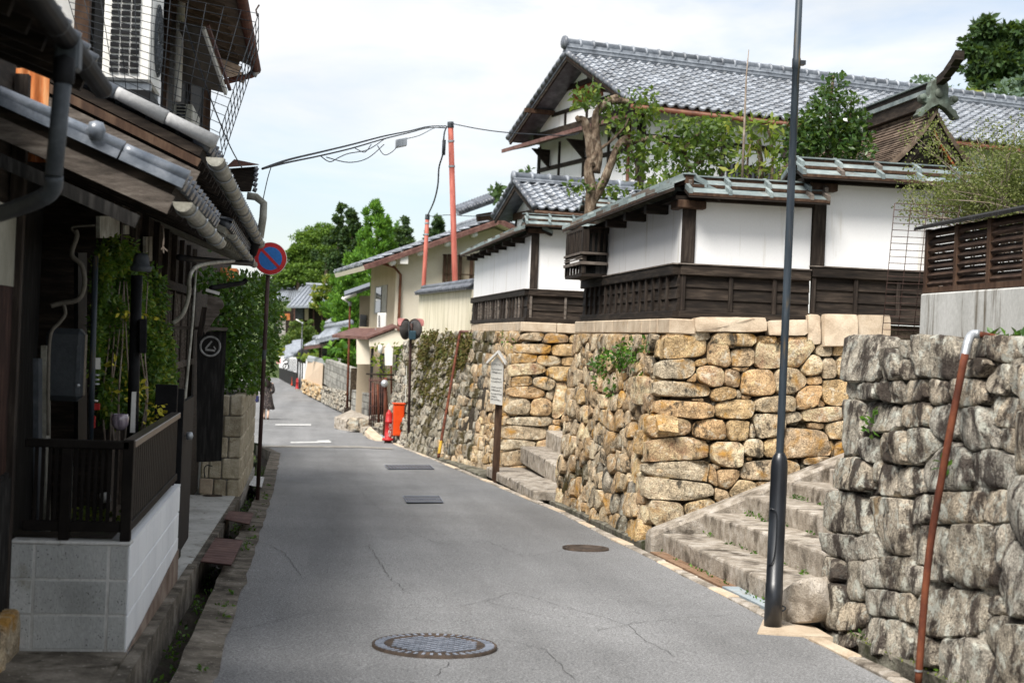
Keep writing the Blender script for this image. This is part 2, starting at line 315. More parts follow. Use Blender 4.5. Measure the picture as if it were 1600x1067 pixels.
L_HEDGE = leaf_mat('hedge_leaf', [(.012, .035, .006), (.03, .085, .012), (.06, .15, .02), (.13, .26, .03)], 2.2, .3, .35)
L_BROAD = leaf_mat('broad_garden_leaf', [(.03, .06, .015), (.06, .11, .025), (.10, .16, .03), (.22, .26, .04)], 1.5, .4, .45)
L_YEL = leaf_mat('yellow_green_leaf', [(.05, .09, .02), (.11, .17, .03), (.22, .27, .04), (.36, .34, .05)], 1.5, .45, .5)
L_BUSH = leaf_mat('small_olive_leaf', [(.05, .06, .02), (.10, .12, .035), (.17, .19, .06), (.26, .27, .10)], 2, .35, .6)
L_CYP = leaf_mat('cypress_spray', [(.02, .06, .008), (.05, .14, .015), (.10, .24, .02), (.18, .34, .03)], .5, .3, .6)
L_FAR = leaf_mat('far_woodland_leaf', [(.03, .065, .012), (.07, .14, .02), (.13, .23, .03), (.22, .33, .045)], .12, .35, .6)
L_FARD = leaf_mat('far_dark_leaf', [(.010, .025, .008), (.02, .05, .014), (.04, .08, .02), (.07, .12, .03)], .3, .2, .6)
L_BLUE = leaf_mat('bluish_conifer_leaf', [(.06, .10, .07), (.11, .17, .12), (.18, .25, .18)], .5, .3, .6)
L_VINE = leaf_mat('vine_leaf', [(.03, .07, .012), (.06, .14, .02), (.12, .23, .035), (.36, .36, .04)], 2.5, .35, .4)
TRUNK = M('mottled_tree_bark', [(.04, .028, .02), (.14, .10, .07), (.34, .28, .21)], 13, (1, 1, .45), .95, 1., 30, .04, stain=((.30, .27, .22), 4, .6, (1, 1, 1)))
TWIG = M('pale_twig', [(.16, .12, .09), (.26, .21, .17), (.36, .31, .26)], 9, (1, 1, 1), .9, .2, 50, .002)
MARGIN = M('dirty_concrete_margin', [(.05, .043, .034), (.12, .105, .085), (.24, .215, .18)], 4, (1, 1, 1), .95, .9, 40, .015, stain=((.035, .03, .02), 5, .55, (1, 1, 1)), speck=((.4, .37, .33), 40, .68))
WOODDKB = M('dark_brown_slat', [(.018, .010, .007), (.038, .022, .015), (.07, .044, .03)], 4, (1.5, 1.5, 7), .8, .4, 25, .005, rnd=.35)
# ------------------------------------------------------------------ stone masonry
class Plane:
    """local frame on a wall face: eu along, ev up, n outward (towards the viewer)"""
    def __init__(s, o, eu, ev):
        s.o = Vector(o); s.eu = Vector(eu).normalized(); ev = Vector(ev); s.ev = (ev - s.eu * ev.dot(s.eu)).normalized()
        s.n = s.eu.cross(s.ev)
        if s.n.dot(Vector((0, 0, EYE)) - s.o) < 0: s.n = -s.n
    def px(s, x, y):
        p = PP(x, y, s.o, s.n) - s.o; return (p.dot(s.eu), p.dot(s.ev))
    def w(s, u, v, d=0): return s.o + s.eu * u + s.ev * v + s.n * d
def chaikin(p, it=1):
    for _ in range(it):
        q = []
        for i in range(len(p)):
            a = p[i]; b = p[(i + 1) % len(p)]
            q.append((a[0] * .82 + b[0] * .18, a[1] * .82 + b[1] * .18)); q.append((a[0] * .18 + b[0] * .82, a[1] * .18 + b[1] * .82))
        p = q
    return p
def resample(p, n):
    L = [0]
    for i in range(len(p)): a = p[i]; b = p[(i + 1) % len(p)]; L.append(L[-1] + math.hypot(a[0] - b[0], a[1] - b[1]))
    out = []; j = 0
    for k in range(n):
        t = L[-1] * k / n
        while L[j + 1] < t: j += 1
        a = p[j]; b = p[(j + 1) % len(p)]; f = (t - L[j]) / max(1e-9, L[j + 1] - L[j]); out.append((a[0] + (b[0] - a[0]) * f, a[1] + (b[1] - a[1]) * f))
    return out
def stone(pl, poly, depth, mat, parent, name='stone', n=18, rings=4, rough=1.0, flat=False, smooth_it=1, facets=True, coll=None):
    poly = resample(chaikin(poly, smooth_it) if smooth_it else poly, n)
    cx = sum(p[0] for p in poly) / n; cy = sum(p[1] for p in poly) / n
    sz = sum(math.hypot(p[0] - cx, p[1] - cy) for p in poly) / n
    depth = min(depth, sz * .75)
    tx, ty = random.uniform(-.2, .2) * rough, random.uniform(-.2, .2) * rough
    sd = Vector((random.random() * 99, random.random() * 99, random.random() * 99))
    prof = [(1.0, -.12), (1.0, .3 * depth), (.98, .75 * depth), (.925, .96 * depth), (.78, 1.03 * depth), (.56, 1.05 * depth), (.3, 1.06 * depth)] if not flat else [(1.0, -.12), (1., .7 * depth), (.975, .97 * depth), (.8, depth), (.4, depth)]
    if flat: tx *= .15; ty *= .15
    vs = []; fs = []
    base = pl.w(cx, cy)
    cuts = []
    for _ in range(random.choice((1, 2, 3, 3)) if not flat and facets else 0):
        a = random.uniform(0, 6.28); cuts.append((math.cos(a), math.sin(a), random.uniform(.05, .6) * sz, random.uniform(.2, .55)))
    ctr = pl.w(cx, cy, depth)
    for ri, (sc, d) in enumerate(prof):
        for (u, v) in poly:
            x = cx + (u - cx) * sc; y = cy + (v - cy) * sc; h = d
            if ri > 0:
                q = Vector((x, y, 0)) * 7 + sd
                f = mnoise.noise(q) * .55 + mnoise.noise(q * 2.3) * .35 + mnoise.noise(q * 5) * .18
                h += rough * min(depth, .12) * .55 * f * (1 if ri > 1 else .3) + ((x - cx) * tx + (y - cy) * ty)
                if ri == 2: x += rough * .010 * mnoise.noise(q * 4); y += rough * .010 * mnoise.noise(q * 4 + Vector((9, 9, 9)))
            if ri > 1:
                for ca, sa, o_, k_ in cuts: h = min(h, max(.3 * depth, depth * 1.05 - k_ * max(0, (x - cx) * ca + (y - cy) * sa - o_)))
            vs.append(pl.w(x, y, h) - base)
    for i in range(len(prof) - 1):
        for k in range(n):
            a = i * n + k; b = i * n + (k + 1) % n; fs.append((a, b, b + n, a + n))
    hc = 1.06 * depth
    for ca, sa, o_, k_ in cuts: hc = min(hc, depth * 1.05 + k_ * min(0, o_))
    vs.append(pl.w(cx, cy, hc) - base); c = len(vs) - 1; l = (len(prof) - 1) * n
    for k in range(n): fs.append((l + k, l + (k + 1) % n, c))
    if pl.eu.cross(pl.ev).dot(pl.n) < 0: fs = [f[::-1] for f in fs]
    if coll is not None: coll.add([base + Vector(v) for v in vs], fs, True); return None
    me = bpy.data.meshes.new(name); me.from_pydata(vs, [], fs); me.polygons.foreach_set('use_smooth', [True] * len(fs))
    me.set_sharp_from_angle(angle=math.radians(38))
    me.materials.append(mat); o = bpy.data.objects.new(name, me); C.objects.link(o); o.parent = parent
    o.location = base - (parent.location if parent else Vector((0, 0, 0))); return o
def boxpoly(x0, y0, x1, y1, j=.07, k=2):
    w_, h_ = x1 - x0, y1 - y0; r = random.uniform
    cut = .16
    cut = r(.06, .24); j *= 1.25
    pts = [(x0 + w_ * cut * r(.4, 1.3), y0), (x1 - w_ * cut * r(.4, 1.3), y0), (x1, y0 + h_ * cut * r(.6, 1.6)), (x1, y1 - h_ * cut * r(.6, 1.6)), (x1 - w_ * cut * r(.4, 1.3), y1), (x0 + w_ * cut * r(.4, 1.3), y1), (x0, y1 - h_ * cut * r(.6, 1.6)), (x0, y0 + h_ * cut * r(.6, 1.6))]
    m = min(abs(w_), abs(h_))
    return [(a + r(-j, j) * m, b + r(-j, j) * m) for a, b in pts]
def traced(pl, boxes, zx, zy, zs, depth, mat, parent, grow=0.0, name='stone', **k):
    """boxes measured on an enlargement with origin zx,zy and scale zs"""
    for b in boxes:
        x0, y0, x1, y1 = [b[0] / zs + zx, b[1] / zs + zy, b[2] / zs + zx, b[3] / zs + zy]
        g = grow
        r4 = lambda: random.uniform(-.8, .8)
        poly = [pl.px(x, y) for x, y in (boxpoly(x0 - g, y0 - g, x1 + g, y1 + g) if not k.get('flat') else [(x0 + 1.5, y0 + r4()), (x1 - 1.5, y0 + r4()), (x1 + r4(), y0 + 2), (x1 + r4(), y1 - 2), (x1 - 1.5, y1 + r4()), (x0 + 1.5, y1 + r4()), (x0 + r4(), y1 - 2), (x0 + r4(), y0 + 2)])]
        stone(pl, poly, depth * random.uniform(.75, 1.25), b[4] if len(b) > 4 else mat, parent, name, **k)
def clip(poly, mx_, my_, nx, ny):
    out = []
    for i in range(len(poly)):
        a = poly[i]; b = poly[(i + 1) % len(poly)]
        da = (a[0] - mx_) * nx + (a[1] - my_) * ny; db = (b[0] - mx_) * nx + (b[1] - my_) * ny
        if da <= 0: out.append(a)
        if (da < 0 < db) or (db < 0 < da): t = da / (da - db); out.append((a[0] + (b[0] - a[0]) * t, a[1] + (b[1] - a[1]) * t))
    return out
def field(W, H, cw, ch, jit=.38, seed=1, shear=0.0, outline=None):
    """irregular Voronoi cells in a W x H field; outline: optional convex polygon to clip with"""
    rnd = random.Random(seed); seeds = []; rows = max(2, round(H / ch)); y = 0
    for r in range(rows):
        n = max(2, round(W / cw)); 
        for c in range(n + 1):
            seeds.append(((c + (r % 2) * .5 + rnd.uniform(-jit, jit)) * W / n, (r + .5 + rnd.uniform(-jit, jit) * .8) * H / rows))
    # a few small ones between
    for _ in range(len(seeds) // 5): seeds.append((rnd.uniform(0, W), rnd.uniform(0, H)))
    a = ch / cw; res = []
    for i, s in enumerate(seeds):
        if not (-.0 * W <= s[0] <= W and 0 <= s[1] <= H): continue
        poly = list(outline) if outline else [(0, 0), (W, 0), (W, H), (0, H)]
        for q in sorted(seeds, key=lambda q: ((q[0] - s[0]) * a) ** 2 + (q[1] - s[1]) ** 2)[1:22]:
            nx, ny = (q[0] - s[0]) * a * a, (q[1] - s[1]); ny += nx * shear
            l = math.hypot(nx, ny)
            if l < 1e-6: continue
            poly = clip(poly, (s[0] + q[0]) / 2, (s[1] + q[1]) / 2, nx / l, ny / l)
            if len(poly) < 3: break
        if len(poly) >= 3: res.append(poly)
    return res
def shrink(poly, g):
    cx = sum(p[0] for p in poly) / len(poly); cy = sum(p[1] for p in poly) / len(poly)
    r = sum(math.hypot(p[0] - cx, p[1] - cy) for p in poly) / len(poly)
    if r < g * 2.5: return None
    k = 1 - g / r; return [(cx + (p[0] - cx) * k, cy + (p[1] - cy) * k) for p in poly]
def ruled(p00, p10, p01, p11, cw, ch, depth, mat, parent, gap=.012, seed=1, n=14, limit=400, name='stone', mats=None, shear=0, **k):
    """masonry on the patch bottom p00->p10, top p01->p11"""
    p00, p10, p01, p11 = map(Vector, (p00, p10, p01, p11))
    W = ((p10 - p00).length + (p11 - p01).length) / 2; H = ((p01 - p00).length + (p11 - p10).length) / 2
    cells = field(W, H, cw, ch, seed=seed, shear=shear); cnt = 0
    # one best plane for the normal, bilinear map for the position
    pl = Plane(p00, p10 - p00, p01 - p00)
    def bil(u, v):
        s_, t_ = u / W, v / H; p = p00 * (1 - s_) * (1 - t_) + p10 * s_ * (1 - t_) + p01 * (1 - s_) * t_ + p11 * s_ * t_
        q = p - pl.o; return (q.dot(pl.eu), q.dot(pl.ev), q.dot(pl.n))
    cells.sort(key=lambda c: min(p[0] for p in c))
    for c in cells:
        c = shrink(c, gap)
        if not c: continue
        q = [bil(*p) for p in c]; dn = sum(x[2] for x in q) / len(q)
        sub = Plane(pl.w(0, 0, dn), pl.eu, pl.ev)
        stone(sub, [(x[0], x[1]) for x in q], depth * random.uniform(.6, 1.35), mats(q) if mats else mat, parent, name, n=n, **k)
        cnt += 1
    return cnt
def backing(pts_b, pts_t, thick, mat, parent, name='wall_core', inset=.02):
    """solid core behind the stones: bottom and top polylines"""
    mb = MB()
    for (a, b, c, d) in zip(pts_b, pts_b[1:], pts_t, pts_t[1:]):
        a, b, c, d = map(Vector, (a, b, c, d)); n = (b - a).cross(c - a).normalized()
        if n.dot(Vector((0, 0, EYE)) - a) < 0: n = -n
        i = -n * inset; e = -n * thick; mb.hexa([a + i, b + i, b + e, a + e, c + i, d + i, d + e, c + e])
    return mb.build(name, mat, parent)

def chinking(pl, W, H, mat, parent, cs=.13, seed=1, back=-.085, depth=.06, u0=0, v0=0):
    """small packing stones behind the gaps, joined into one part"""
    mb = MB(); sub = Plane(pl.w(u0, v0, back), pl.eu, pl.ev)
    for c in field(W, H, cs * 1.25, cs, seed=seed):
        c = shrink(c, .004)
        if c: stone(sub, c, depth * random.uniform(.6, 1.2), mat, parent, n=8, facets=False, coll=mb)
    o = mb.build('chinking_stones', mat, parent); o['kind'] = 'stuff'; return o

def to_px(boxes, zx, zy, zs): return [(b[0] / zs + zx, b[1] / zs + zy, b[2] / zs + zx, b[3] / zs + zy) for b in boxes]
def fitted(pl, bx, depth, mat, parent, gap=.7, grow=.22, mats=None, seed=1, **k):
    """tight irregular masonry: every measured stone is grown a little and cut against its neighbours"""
    rnd = random.Random(seed)
    bs = [((b[0] + b[2]) / 2, (b[1] + b[3]) / 2, abs(b[2] - b[0]) / 2, abs(b[3] - b[1]) / 2) for b in bx]
    for i, (cx, cy, w_, h_) in enumerate(bs):
        gw, gh = w_ * (1 + grow) + 1.5, h_ * (1 + grow) + 1.5; q = .28
        poly = [(cx - gw * (1 - q * rnd.uniform(.2, 1.6)), cy - gh), (cx + gw * (1 - q * rnd.uniform(.2, 1.6)), cy - gh), (cx + gw, cy - gh * (1 - q * rnd.uniform(.3, 2))), (cx + gw, cy + gh * (1 - q * rnd.uniform(.3, 2))),
                (cx + gw * (1 - q * rnd.uniform(.2, 1.6)), cy + gh), (cx - gw * (1 - q * rnd.uniform(.2, 1.6)), cy + gh), (cx - gw, cy + gh * (1 - q * rnd.uniform(.3, 2))), (cx - gw, cy - gh * (1 - q * rnd.uniform(.3, 2)))]
        for j, (ox, oy, ow, oh) in enumerate(bs):
            if j == i or abs(ox - cx) > (w_ + ow) * 1.7 + 6 or abs(oy - cy) > (h_ + oh) * 1.7 + 6: continue
            a, b = (ox - cx) / (w_ + ow), (oy - cy) / (h_ + oh); m = max(abs(a), abs(b), 1e-6)
            if m < .35: continue
            na, nb = a / m, b / m; tl = ((i * 31 + j * 17) if i < j else (j * 31 + i * 17)) % 13 / 13 - .5
            nx = math.copysign(abs(na) ** 2.2, na) / (w_ + ow); ny = math.copysign(abs(nb) ** 2.2, nb) / (h_ + oh); l = math.hypot(nx, ny); nx /= l; ny /= l
            ca, sa = math.cos(tl * .30), math.sin(tl * .30); nx, ny = nx * ca - ny * sa, nx * sa + ny * ca
            si = (w_ * abs(nx) ** 1.2 + h_ * abs(ny) ** 1.2); sj = (ow * abs(nx) ** 1.2 + oh * abs(ny) ** 1.2); t = si / (si + sj)
            poly = clip(poly, cx + (ox - cx) * t - nx * gap, cy + (oy - cy) * t - ny * gap, nx, ny)
            if len(poly) < 3: break
        if len(poly) < 3: continue
        stone(pl, [pl.px(x, y) for x, y in poly], depth * rnd.uniform(.75, 1.25), mats(i) if mats else mat, parent, **k)
# ------------------------------------------------------------------ ground, road, drains
def strip(name, ys, f0, f1, zf0, zf1, mat, kind='structure', nx=1, uvn=0.0):
    mb = MB(); vs = []; fs = []
    for Y in ys:
        for k in range(nx + 1):
            t = k / nx; vs.append((lerp(f0(Y), f1(Y), t), Y, lerp(zf0(Y), zf1(Y), t) + (uvn * mnoise.noise(Vector((lerp(f0(Y), f1(Y), t) * 1.3, Y * .8, 3))) if uvn else 0)))
    m = nx + 1
    for i in range(len(ys) - 1):
        for k in range(nx): a = i * m + k; fs.append((a, a + 1, a + m + 1, a + m))
    mb.add(vs, fs, True); o = mb.build(name, mat, None, cen=False); 
    if o.data.polygons[0].normal.z < 0: o.data.flip_normals()
    if kind: o['kind'] = kind
    return o
Re = lambda Y: interp(R_EDGE, Y); Le = lambda Y: interp(L_EDGE, Y)
ys = [-4 + .5 * i for i in range(100)] + [46 + 2 * i for i in range(80)] + [206, 230, 260]
wob = lambda Y, s, a: a * mnoise.noise(Vector((s, Y * 1.7, 0))) + a * .6 * mnoise.noise(Vector((s, Y * 5.5, 0)))
strip('road', ys, lambda Y: Le(Y) + wob(Y, 3, .03), lambda Y: Re(Y) + .002 + wob(Y, 9, .012), zroad, zroad, ASPHALT, nx=10, uvn=.012)
# the wide ground under everything
gy = [-60, -20, -4] + [4 * i for i in range(0, 60)] + [260, 320, 420, 600, 900, 1500, 2400]
gx = [-1500, -400, -150, -60, -30, -18, -12, -8, -5, -3, -1.8, 0, 2.5, 4.2, 5.5, 8, 12, 20, 40, 90, 200, 500, 1500]
def terrain(x, Y):
    zr = zroad(max(min(Y, 260), -20)) - .42
    if Y > 260: zr -= 0
    left = max(0, -x - 6); right = max(0, x - 6)
    hill = 20 * math.exp(-((x + 10) / 60) ** 2 - ((Y - 300) / 70) ** 2) + 8 * math.exp(-((x - 130) / 60) ** 2 - ((Y - 190) / 70) ** 2)
    return zr + hill + min(right * .02, 3)
mb = MB(); vs = [(x, Y, terrain(x, Y)) for Y in gy for x in gx]; m = len(gx)
mb.add(vs, [(i * m + k, i * m + k + 1, (i + 1) * m + k + 1, (i + 1) * m + k) for i in range(len(gy) - 1) for k in range(m - 1)], True)
tag(mb.build('ground', GRASSM, None, cen=False), kind='structure')
# right: pale granite kerb stones laid end to end beside the asphalt
kerb = thing('kerb', 'line of pale narrow kerb stones between the asphalt and the gutter below the stone walls', 'kerb'); kerb['kind'] = 'structure'
Y = 5.0; nk = 0
while Y < 44:
    Ln = random.uniform(.5, .85) if Y < 25 else 1.6
    if not (9.2 < Y + Ln / 2 < 10.05):
        a, b = Re(Y) + .004, Re(Y + Ln - .012) + .004; wd = .10 + random.uniform(-.012, .012); g = random.uniform(0, .012)
        z0, z1 = zroad(Y) + .012 + g * .5, zroad(Y + Ln) + .012 + g * .5
        q = MB().hexa([(a, Y, z0 - .2), (a + wd, Y, z0 - .2), (b + wd, Y + Ln - .012, z1 - .2), (b, Y + Ln - .012, z1 - .2), (a + g, Y, z0), (a + wd, Y, z0 + g), (b + wd, Y + Ln - .012, z1), (b - g, Y + Ln - .012, z1 + g * .6)])
        q.build('kerb_stone', GRANITE if nk % 3 else GRANITEL, kerb, bevel=.012); nk += 1
    Y += Ln
# right gutter floor and the mossy foot wall under the masonry
strip('gutter_floor', ys[:95], lambda Y: Re(Y) + .12, lambda Y: Re(Y) + .62, lambda Y: zroad(Y) - .24, lambda Y: zroad(Y) - .22, SOIL, nx=2, uvn=.03)
MOSSC = M('mossy_gutter_concrete', [(.05, .045, .035), (.13, .12, .095), (.26, .25, .2)], 5, (1, 1, 1), .95, .8, 40, .015, stain=((.035, .04, .015), 3, .52, (1, 1, 1)))
def footwall(name, label, y0, y1, off=.27, wd=.14, h=.05):
    t = MB(); Y = y0; vs = []; fs = []; n = 0
    while Y < y1 + .01:
        x = Re(Y) + off; z = zroad(Y); k = mnoise.noise(Vector((Y * 3, 1, 1))) * .02
        vs += [(x, Y, z - .3), (x - .01, Y, z + h + k - .015), (x + .02, Y, z + h + k), (x + wd + .2, Y, z + h + .01), (x + wd + .2, Y, z - .3)]; n += 1; Y += .25
    for i in range(n - 1):
        for k in range(4): a = i * 5 + k; fs.append((a, a + 1, a + 6, a + 5))
    fs += [(0, 1, 2, 3, 4), tuple((n - 1) * 5 + k for k in (4, 3, 2, 1, 0))]
    t.add(vs, fs); return tag(t.build(name, MOSSC), label, kind='structure')
footwall('gutter_wall', 'low mossy concrete edge along the foot of the grey wall', 5.0, 9.2)
footwall('gutter_wall', 'low mossy concrete edge along the foot of the tan stone wall', 14.9, 20.4, .2)
footwall('gutter_wall', 'low mossy concrete edge along the foot of the farther stone wall', 26.4, 38, .14, .3)
# left: rough kerb strip, drain channel, pavement
strip('road_margin', ys[:82], lambda Y: Le(Y) - .17 + wob(Y, 21, .02), lambda Y: Le(Y) + .05 + wob(Y, 4, .03), lambda Y: zroad(Y) + .02, lambda Y: zroad(Y) + .008, MARGIN, nx=3, uvn=.03)
mb = MB(); vs = []; fs = []; yl = ys[:82]
for Y in yl: vs += [(Le(Y) - .17 + wob(Y, 21, .02), Y, zroad(Y) + .02), (Le(Y) - .175, Y, zroad(Y) - .34)]
mb.add(vs, [(2 * i, 2 * i + 1, 2 * i + 3, 2 * i + 2) for i in range(len(yl) - 1)]); tag(mb.build('drain_side', CONC, None, cen=False), kind='structure')
strip('drain_floor', ys[:82], lambda Y: Le(Y) - .42, lambda Y: Le(Y) - .16, lambda Y: zroad(Y) - .14, lambda Y: zroad(Y) - .20, SOIL, nx=3, uvn=.06)
def slab_strip(name, ya, yb, x0, x1, dz, mat, step=.5):
    vs = []; n = 0; Y = ya
    while Y < yb + step - 1e-3:
        Y = min(Y, yb)
        vs += [(x0, Y, zroad(Y) - .35), (x0, Y, zroad(Y) + dz), (x1, Y, zroad(Y) + dz), (x1, Y, zroad(Y) - .35)]; n += 1; Y += step
    fs = [(i * 4 + k, i * 4 + k + 1, i * 4 + k + 5, i * 4 + k + 4) for i in range(n - 1) for k in range(3)] + [(0, 1, 2, 3), tuple((n - 1) * 4 + k for k in (3, 2, 1, 0))]
    return tag(MB().add(vs, fs).build(name, mat), kind='structure')
slab_strip('drain_kerb', 5, 11.9, -.91, -.84, .10, MARGIN)
slab_strip('pavement', 2, 7.92, -2.2, -.912, .115, MARGIN)
slab_strip('pavement', 11.0, 19.4, -3.0, -.912, .07, CONCL)
slab_strip('drain_kerb', 12.0, 24.5, -.91, -.84, .06, MARGIN)
# raised garden ground behind the walls on the right
def terrace(name, pts, z, dz=1.9):
    return tag(MB().prism([(x, y, z - dz) for x, y in pts], (0, 0, dz)).build(name, GRASSM), kind='structure')
terrace('garden_terrace', [(4.35, 15.6), (30, 15.6), (30, 60), (4.4, 60), (4.4, 27.2), (8, 27.2), (8, 20.2), (4.4, 20.2)], 1.72, 2.8)
terrace('garden_terrace', [(4.6, 2), (30, 2), (30, 9.9), (4.6, 9.9)], 1.62, 2.2)
# cracks in the asphalt: thin dark tar-filled lines
def crack(px, seed, wdt=.006):
    pts = [PZ(x, y, 0) for x, y in px]; pts = []
    for x, y in px:
        d = ray(x, y); t = EYE / (-d.z - .0374 * d.y); p = d * t; pts.append(Vector((p.x, p.y, 0)))
    out = []
    for a, b in zip(pts, pts[1:]):
        n = max(3, int((b - a).length / .06))
        for i in range(n):
            p = a.lerp(b, i / n); q = Vector((p.x * 7, p.y * 7, seed)); p.x += mnoise.noise(q) * .035 + mnoise.noise(q * 4) * .012; p.y += mnoise.noise(q + Vector((7, 7, 7))) * .035; out.append(p)
    mb = MB(); vs = []
    for i, p in enumerate(out):
        d = (out[min(i + 1, len(out) - 1)] - out[max(i - 1, 0)]).normalized(); nn = Vector((-d.y, d.x, 0)) * wdt * (.4 + .6 * abs(math.sin(i * .7 + seed)))
        z = lambda q: zroad(q.y) + .012 * mnoise.noise(Vector((q.x * 1.3, q.y * .8, 3))) + .005
        a = p + nn; b = p - nn; vs += [(a.x, a.y, z(a)), (b.x, b.y, z(b))]
    mb.add(vs, [(2 * i, 2 * i + 1, 2 * i + 3, 2 * i + 2) for i in range(len(out) - 1)])
    tag(mb.build('road_crack', TARM, None, cen=False), kind='structure')
TARM = M('crack_dark', [(.035, .034, .033), (.055, .054, .052)], 5, rough=.9)
for i, px in enumerate([[(352, 990), (470, 960), (560, 952), (700, 948), (760, 940), (850, 962)], [(760, 940), (800, 925), (980, 975), (1160, 958)], [(980, 975), (1010, 1000), (1060, 1030)],
                        [(640, 830), (690, 850), (760, 845), (820, 870), (880, 860)], [(556, 755), (575, 782), (600, 800)], [(400, 845), (440, 860), (470, 900)], [(700, 1035), (680, 1060)], [(780, 1000), (850, 1015), (900, 1066)],
                        [(930, 985), (1000, 970)], [(520, 690), (525, 710)], [(575, 850), (610, 905), (640, 930)]]): crack(px, i * 3.3, .0022)
# ------------------------------------------------------------------ stone walls
# wall A: the tan retaining wall between the two stairs
A_b0 = Vector((3.74, 15.03, zroad(15) - .05)); A_b1 = Vector((3.68, 20.5, zroad(20.5) - .05))
A_t0 = Vector((3.93, 15.2, 1.745)); A_t1 = Vector((3.925, 20.75, 1.715))
wa = thing('stone_wall', 'tall tan and ochre dry stone wall with a sharp corner between the two flights of steps, weeds growing high on its side', 'stone wall', (3.9, 15.2, -.6))
XR = 9.2
plA = Plane((3.74, 15.03, -.6), (1, 0, 0), (0, .17 / 2.3, 1))
backing([A_b1, A_b0, (XR, 15.03, -.6)], [A_t1, A_t0, (XR, 15.2, 1.745)], .5, MORTAR, wa, inset=.05)
MB().box(4.02, 15.25, 1.6, XR, 15.6, 1.935).build('wall_core', MORTAR, wa)
chinking(plA, 5.0, 2.3, S_MOSS, wa, seed=71, u0=.22)
frontA = [(65,115,240,207),(243,138,343,245),(348,157,453,243),(455,137,575,250),(600,135,705,245),(735,150,797,195),(812,150,903,192),
 (35,195,190,300),(193,232,320,335),(315,247,388,330),(390,247,545,372),(548,250,688,365),(655,192,760,280),(755,198,822,292),(825,195,905,292),(690,282,755,322),
 (28,295,258,380),(255,332,373,392),(640,320,755,437),(755,295,925,412),(37,378,275,475),(278,385,450,475),(453,372,640,444),(590,445,665,487),(665,418,862,490),(865,388,935,480),
 (-10,462,172,552),(175,480,335,567),(330,478,430,577),(435,450,592,560),(588,487,793,670),(708,490,765,527),(768,483,888,567),(0,556,258,660),(255,572,418,707),(397,563,495,658),(492,558,588,645),
 (805,572,890,634),(-15,664,255,745),(245,680,287,768),(283,690,380,792),(390,652,560,750),(560,662,642,722),(-10,748,272,838),(275,788,335,835),(333,750,462,812),(0,845,135,945),(137,840,262,900),
 (340,143,400,156),(185,208,242,234),(160,278,196,317),(183,380,218,398),(372,350,395,384),(395,368,432,386),(360,240,418,262),(432,500,458,560),(660,360,690,380),(795,570,810,640),(735,392,764,424),(420,640,440,665),(270,680,305,700),(462,752,520,775),(690,640,790,672),(935,300,1100,400),(935,410,1100,520),(900,500,1100,600),(905,150,1080,290)]
fitted(plA, to_px(frontA, 1020, 490, 2.882), .085, S_TAN, wa, n=26, rough=.9)
capA = [(175,19,503,86),(507,32,685,100),(686,6,743,142),(750,6,905,150),(910,8,1060,150)]
traced(plA, capA, 1020, 490, 2.882, .11, GRANITEL, wa, name='capping_stone', n=24, flat=True, rough=.5)
traced(plA, [(70,86,166,112),(168,84,257,122),(260,88,458,148),(460,103,552,135),(555,105,690,135)], 1020, 490, 2.882, .1, S_TAN, wa, n=20, rough=.6)
# the long side facing the street
d = Vector((-1, 0, 0))
ruled(A_b0, A_b1, A_t0 + Vector((0, .0, -.02)), A_t1, .36, .24, .11, S_SIDE, wa, seed=11, gap=.009, n=15, shear=.25, mats=lambda q: S_TAN if (q[0][0] < .5 or random.random() < .3) else (S_MOSS if q[0][1] < .7 and random.random() < .6 else S_SIDE))
plS = Plane(A_b0, (0, 1, 0), (.19 / 2.3, 0, 1))
traced(plS, [(575,95,605,180),(530,170,580,262),(490,272,575,395),(522,340,584,428),(525,432,604,535),(498,512,574,635),(470,612,562,735),(488,705,552,808),(455,800,522,915),(440,925,525,1030)], 840, 500, 2.964, .12, S_TAN, wa, n=22, rough=.7, facets=False)
Y = 15.12
for L_ in (.55, .35, .42, .75, .9, .62, .55, .62, .9):
    if Y > 20.6: break
    x = A_t0.x - .06; z = 1.735
    MB().box(x, Y + .006, z, x + .3, min(Y + L_, 20.75), z + .165).build('capping_stone', GRANITEL, wa, bevel=.012); Y += L_
# wall B: beyond the narrow steps
B_c = Vector((3.78, 26.45, zroad(26.5) - .05)); B_ct = Vector((4.0, 26.7, 1.76))
B_m = Vector((3.02, 33.0, zroad(33) - .1)); B_mt = Vector((3.93, 35.0, 1.75))
B_e = Vector((2.72, 38.5, zroad(38.5) - .1)); B_et = P(643, 531, 43)
B_e2 = Vector((2.45, 44, zroad(44) - .1)); B_et2 = P(632, 545, 50)
wb = thing('stone_wall', 'long dark mossy stone wall beyond the narrow steps, running down to the traffic mirror', 'stone wall', (3.9, 26.6, -1))
plB = Plane((3.78, 26.45, -1.0), (1, 0, 0), (0, .25 / 2.8, 1))
backing([B_e2, B_e, B_m, B_c, (8.2, 26.45, -1.1)], [B_et2, B_et, B_mt, B_ct, (8.2, 26.7, 1.76)], .5, MORTAR, wb, inset=.07)
chinking(plB, 3.0, 2.75, S_MOSS, wb, .16, seed=72, u0=.2)
frontB = [(285,-10,490,50),(502,0,655,66),(265,54,403,110),(405,69,557,128),(563,75,643,133),(248,115,452,195),(467,133,645,222),(255,189,374,260),(380,205,520,283),(240,264,463,335),(465,290,517,345),(215,337,365,445),(362,340,497,466),(500,250,610,468),(507,472,562,508),(240,449,498,515),(190,517,475,605),(478,510,550,602),(195,602,397,663),(403,610,498,658),(200,664,342,770),(345,664,520,760),(562,410,660,520),(612,236,700,400),(190,770,330,860)]
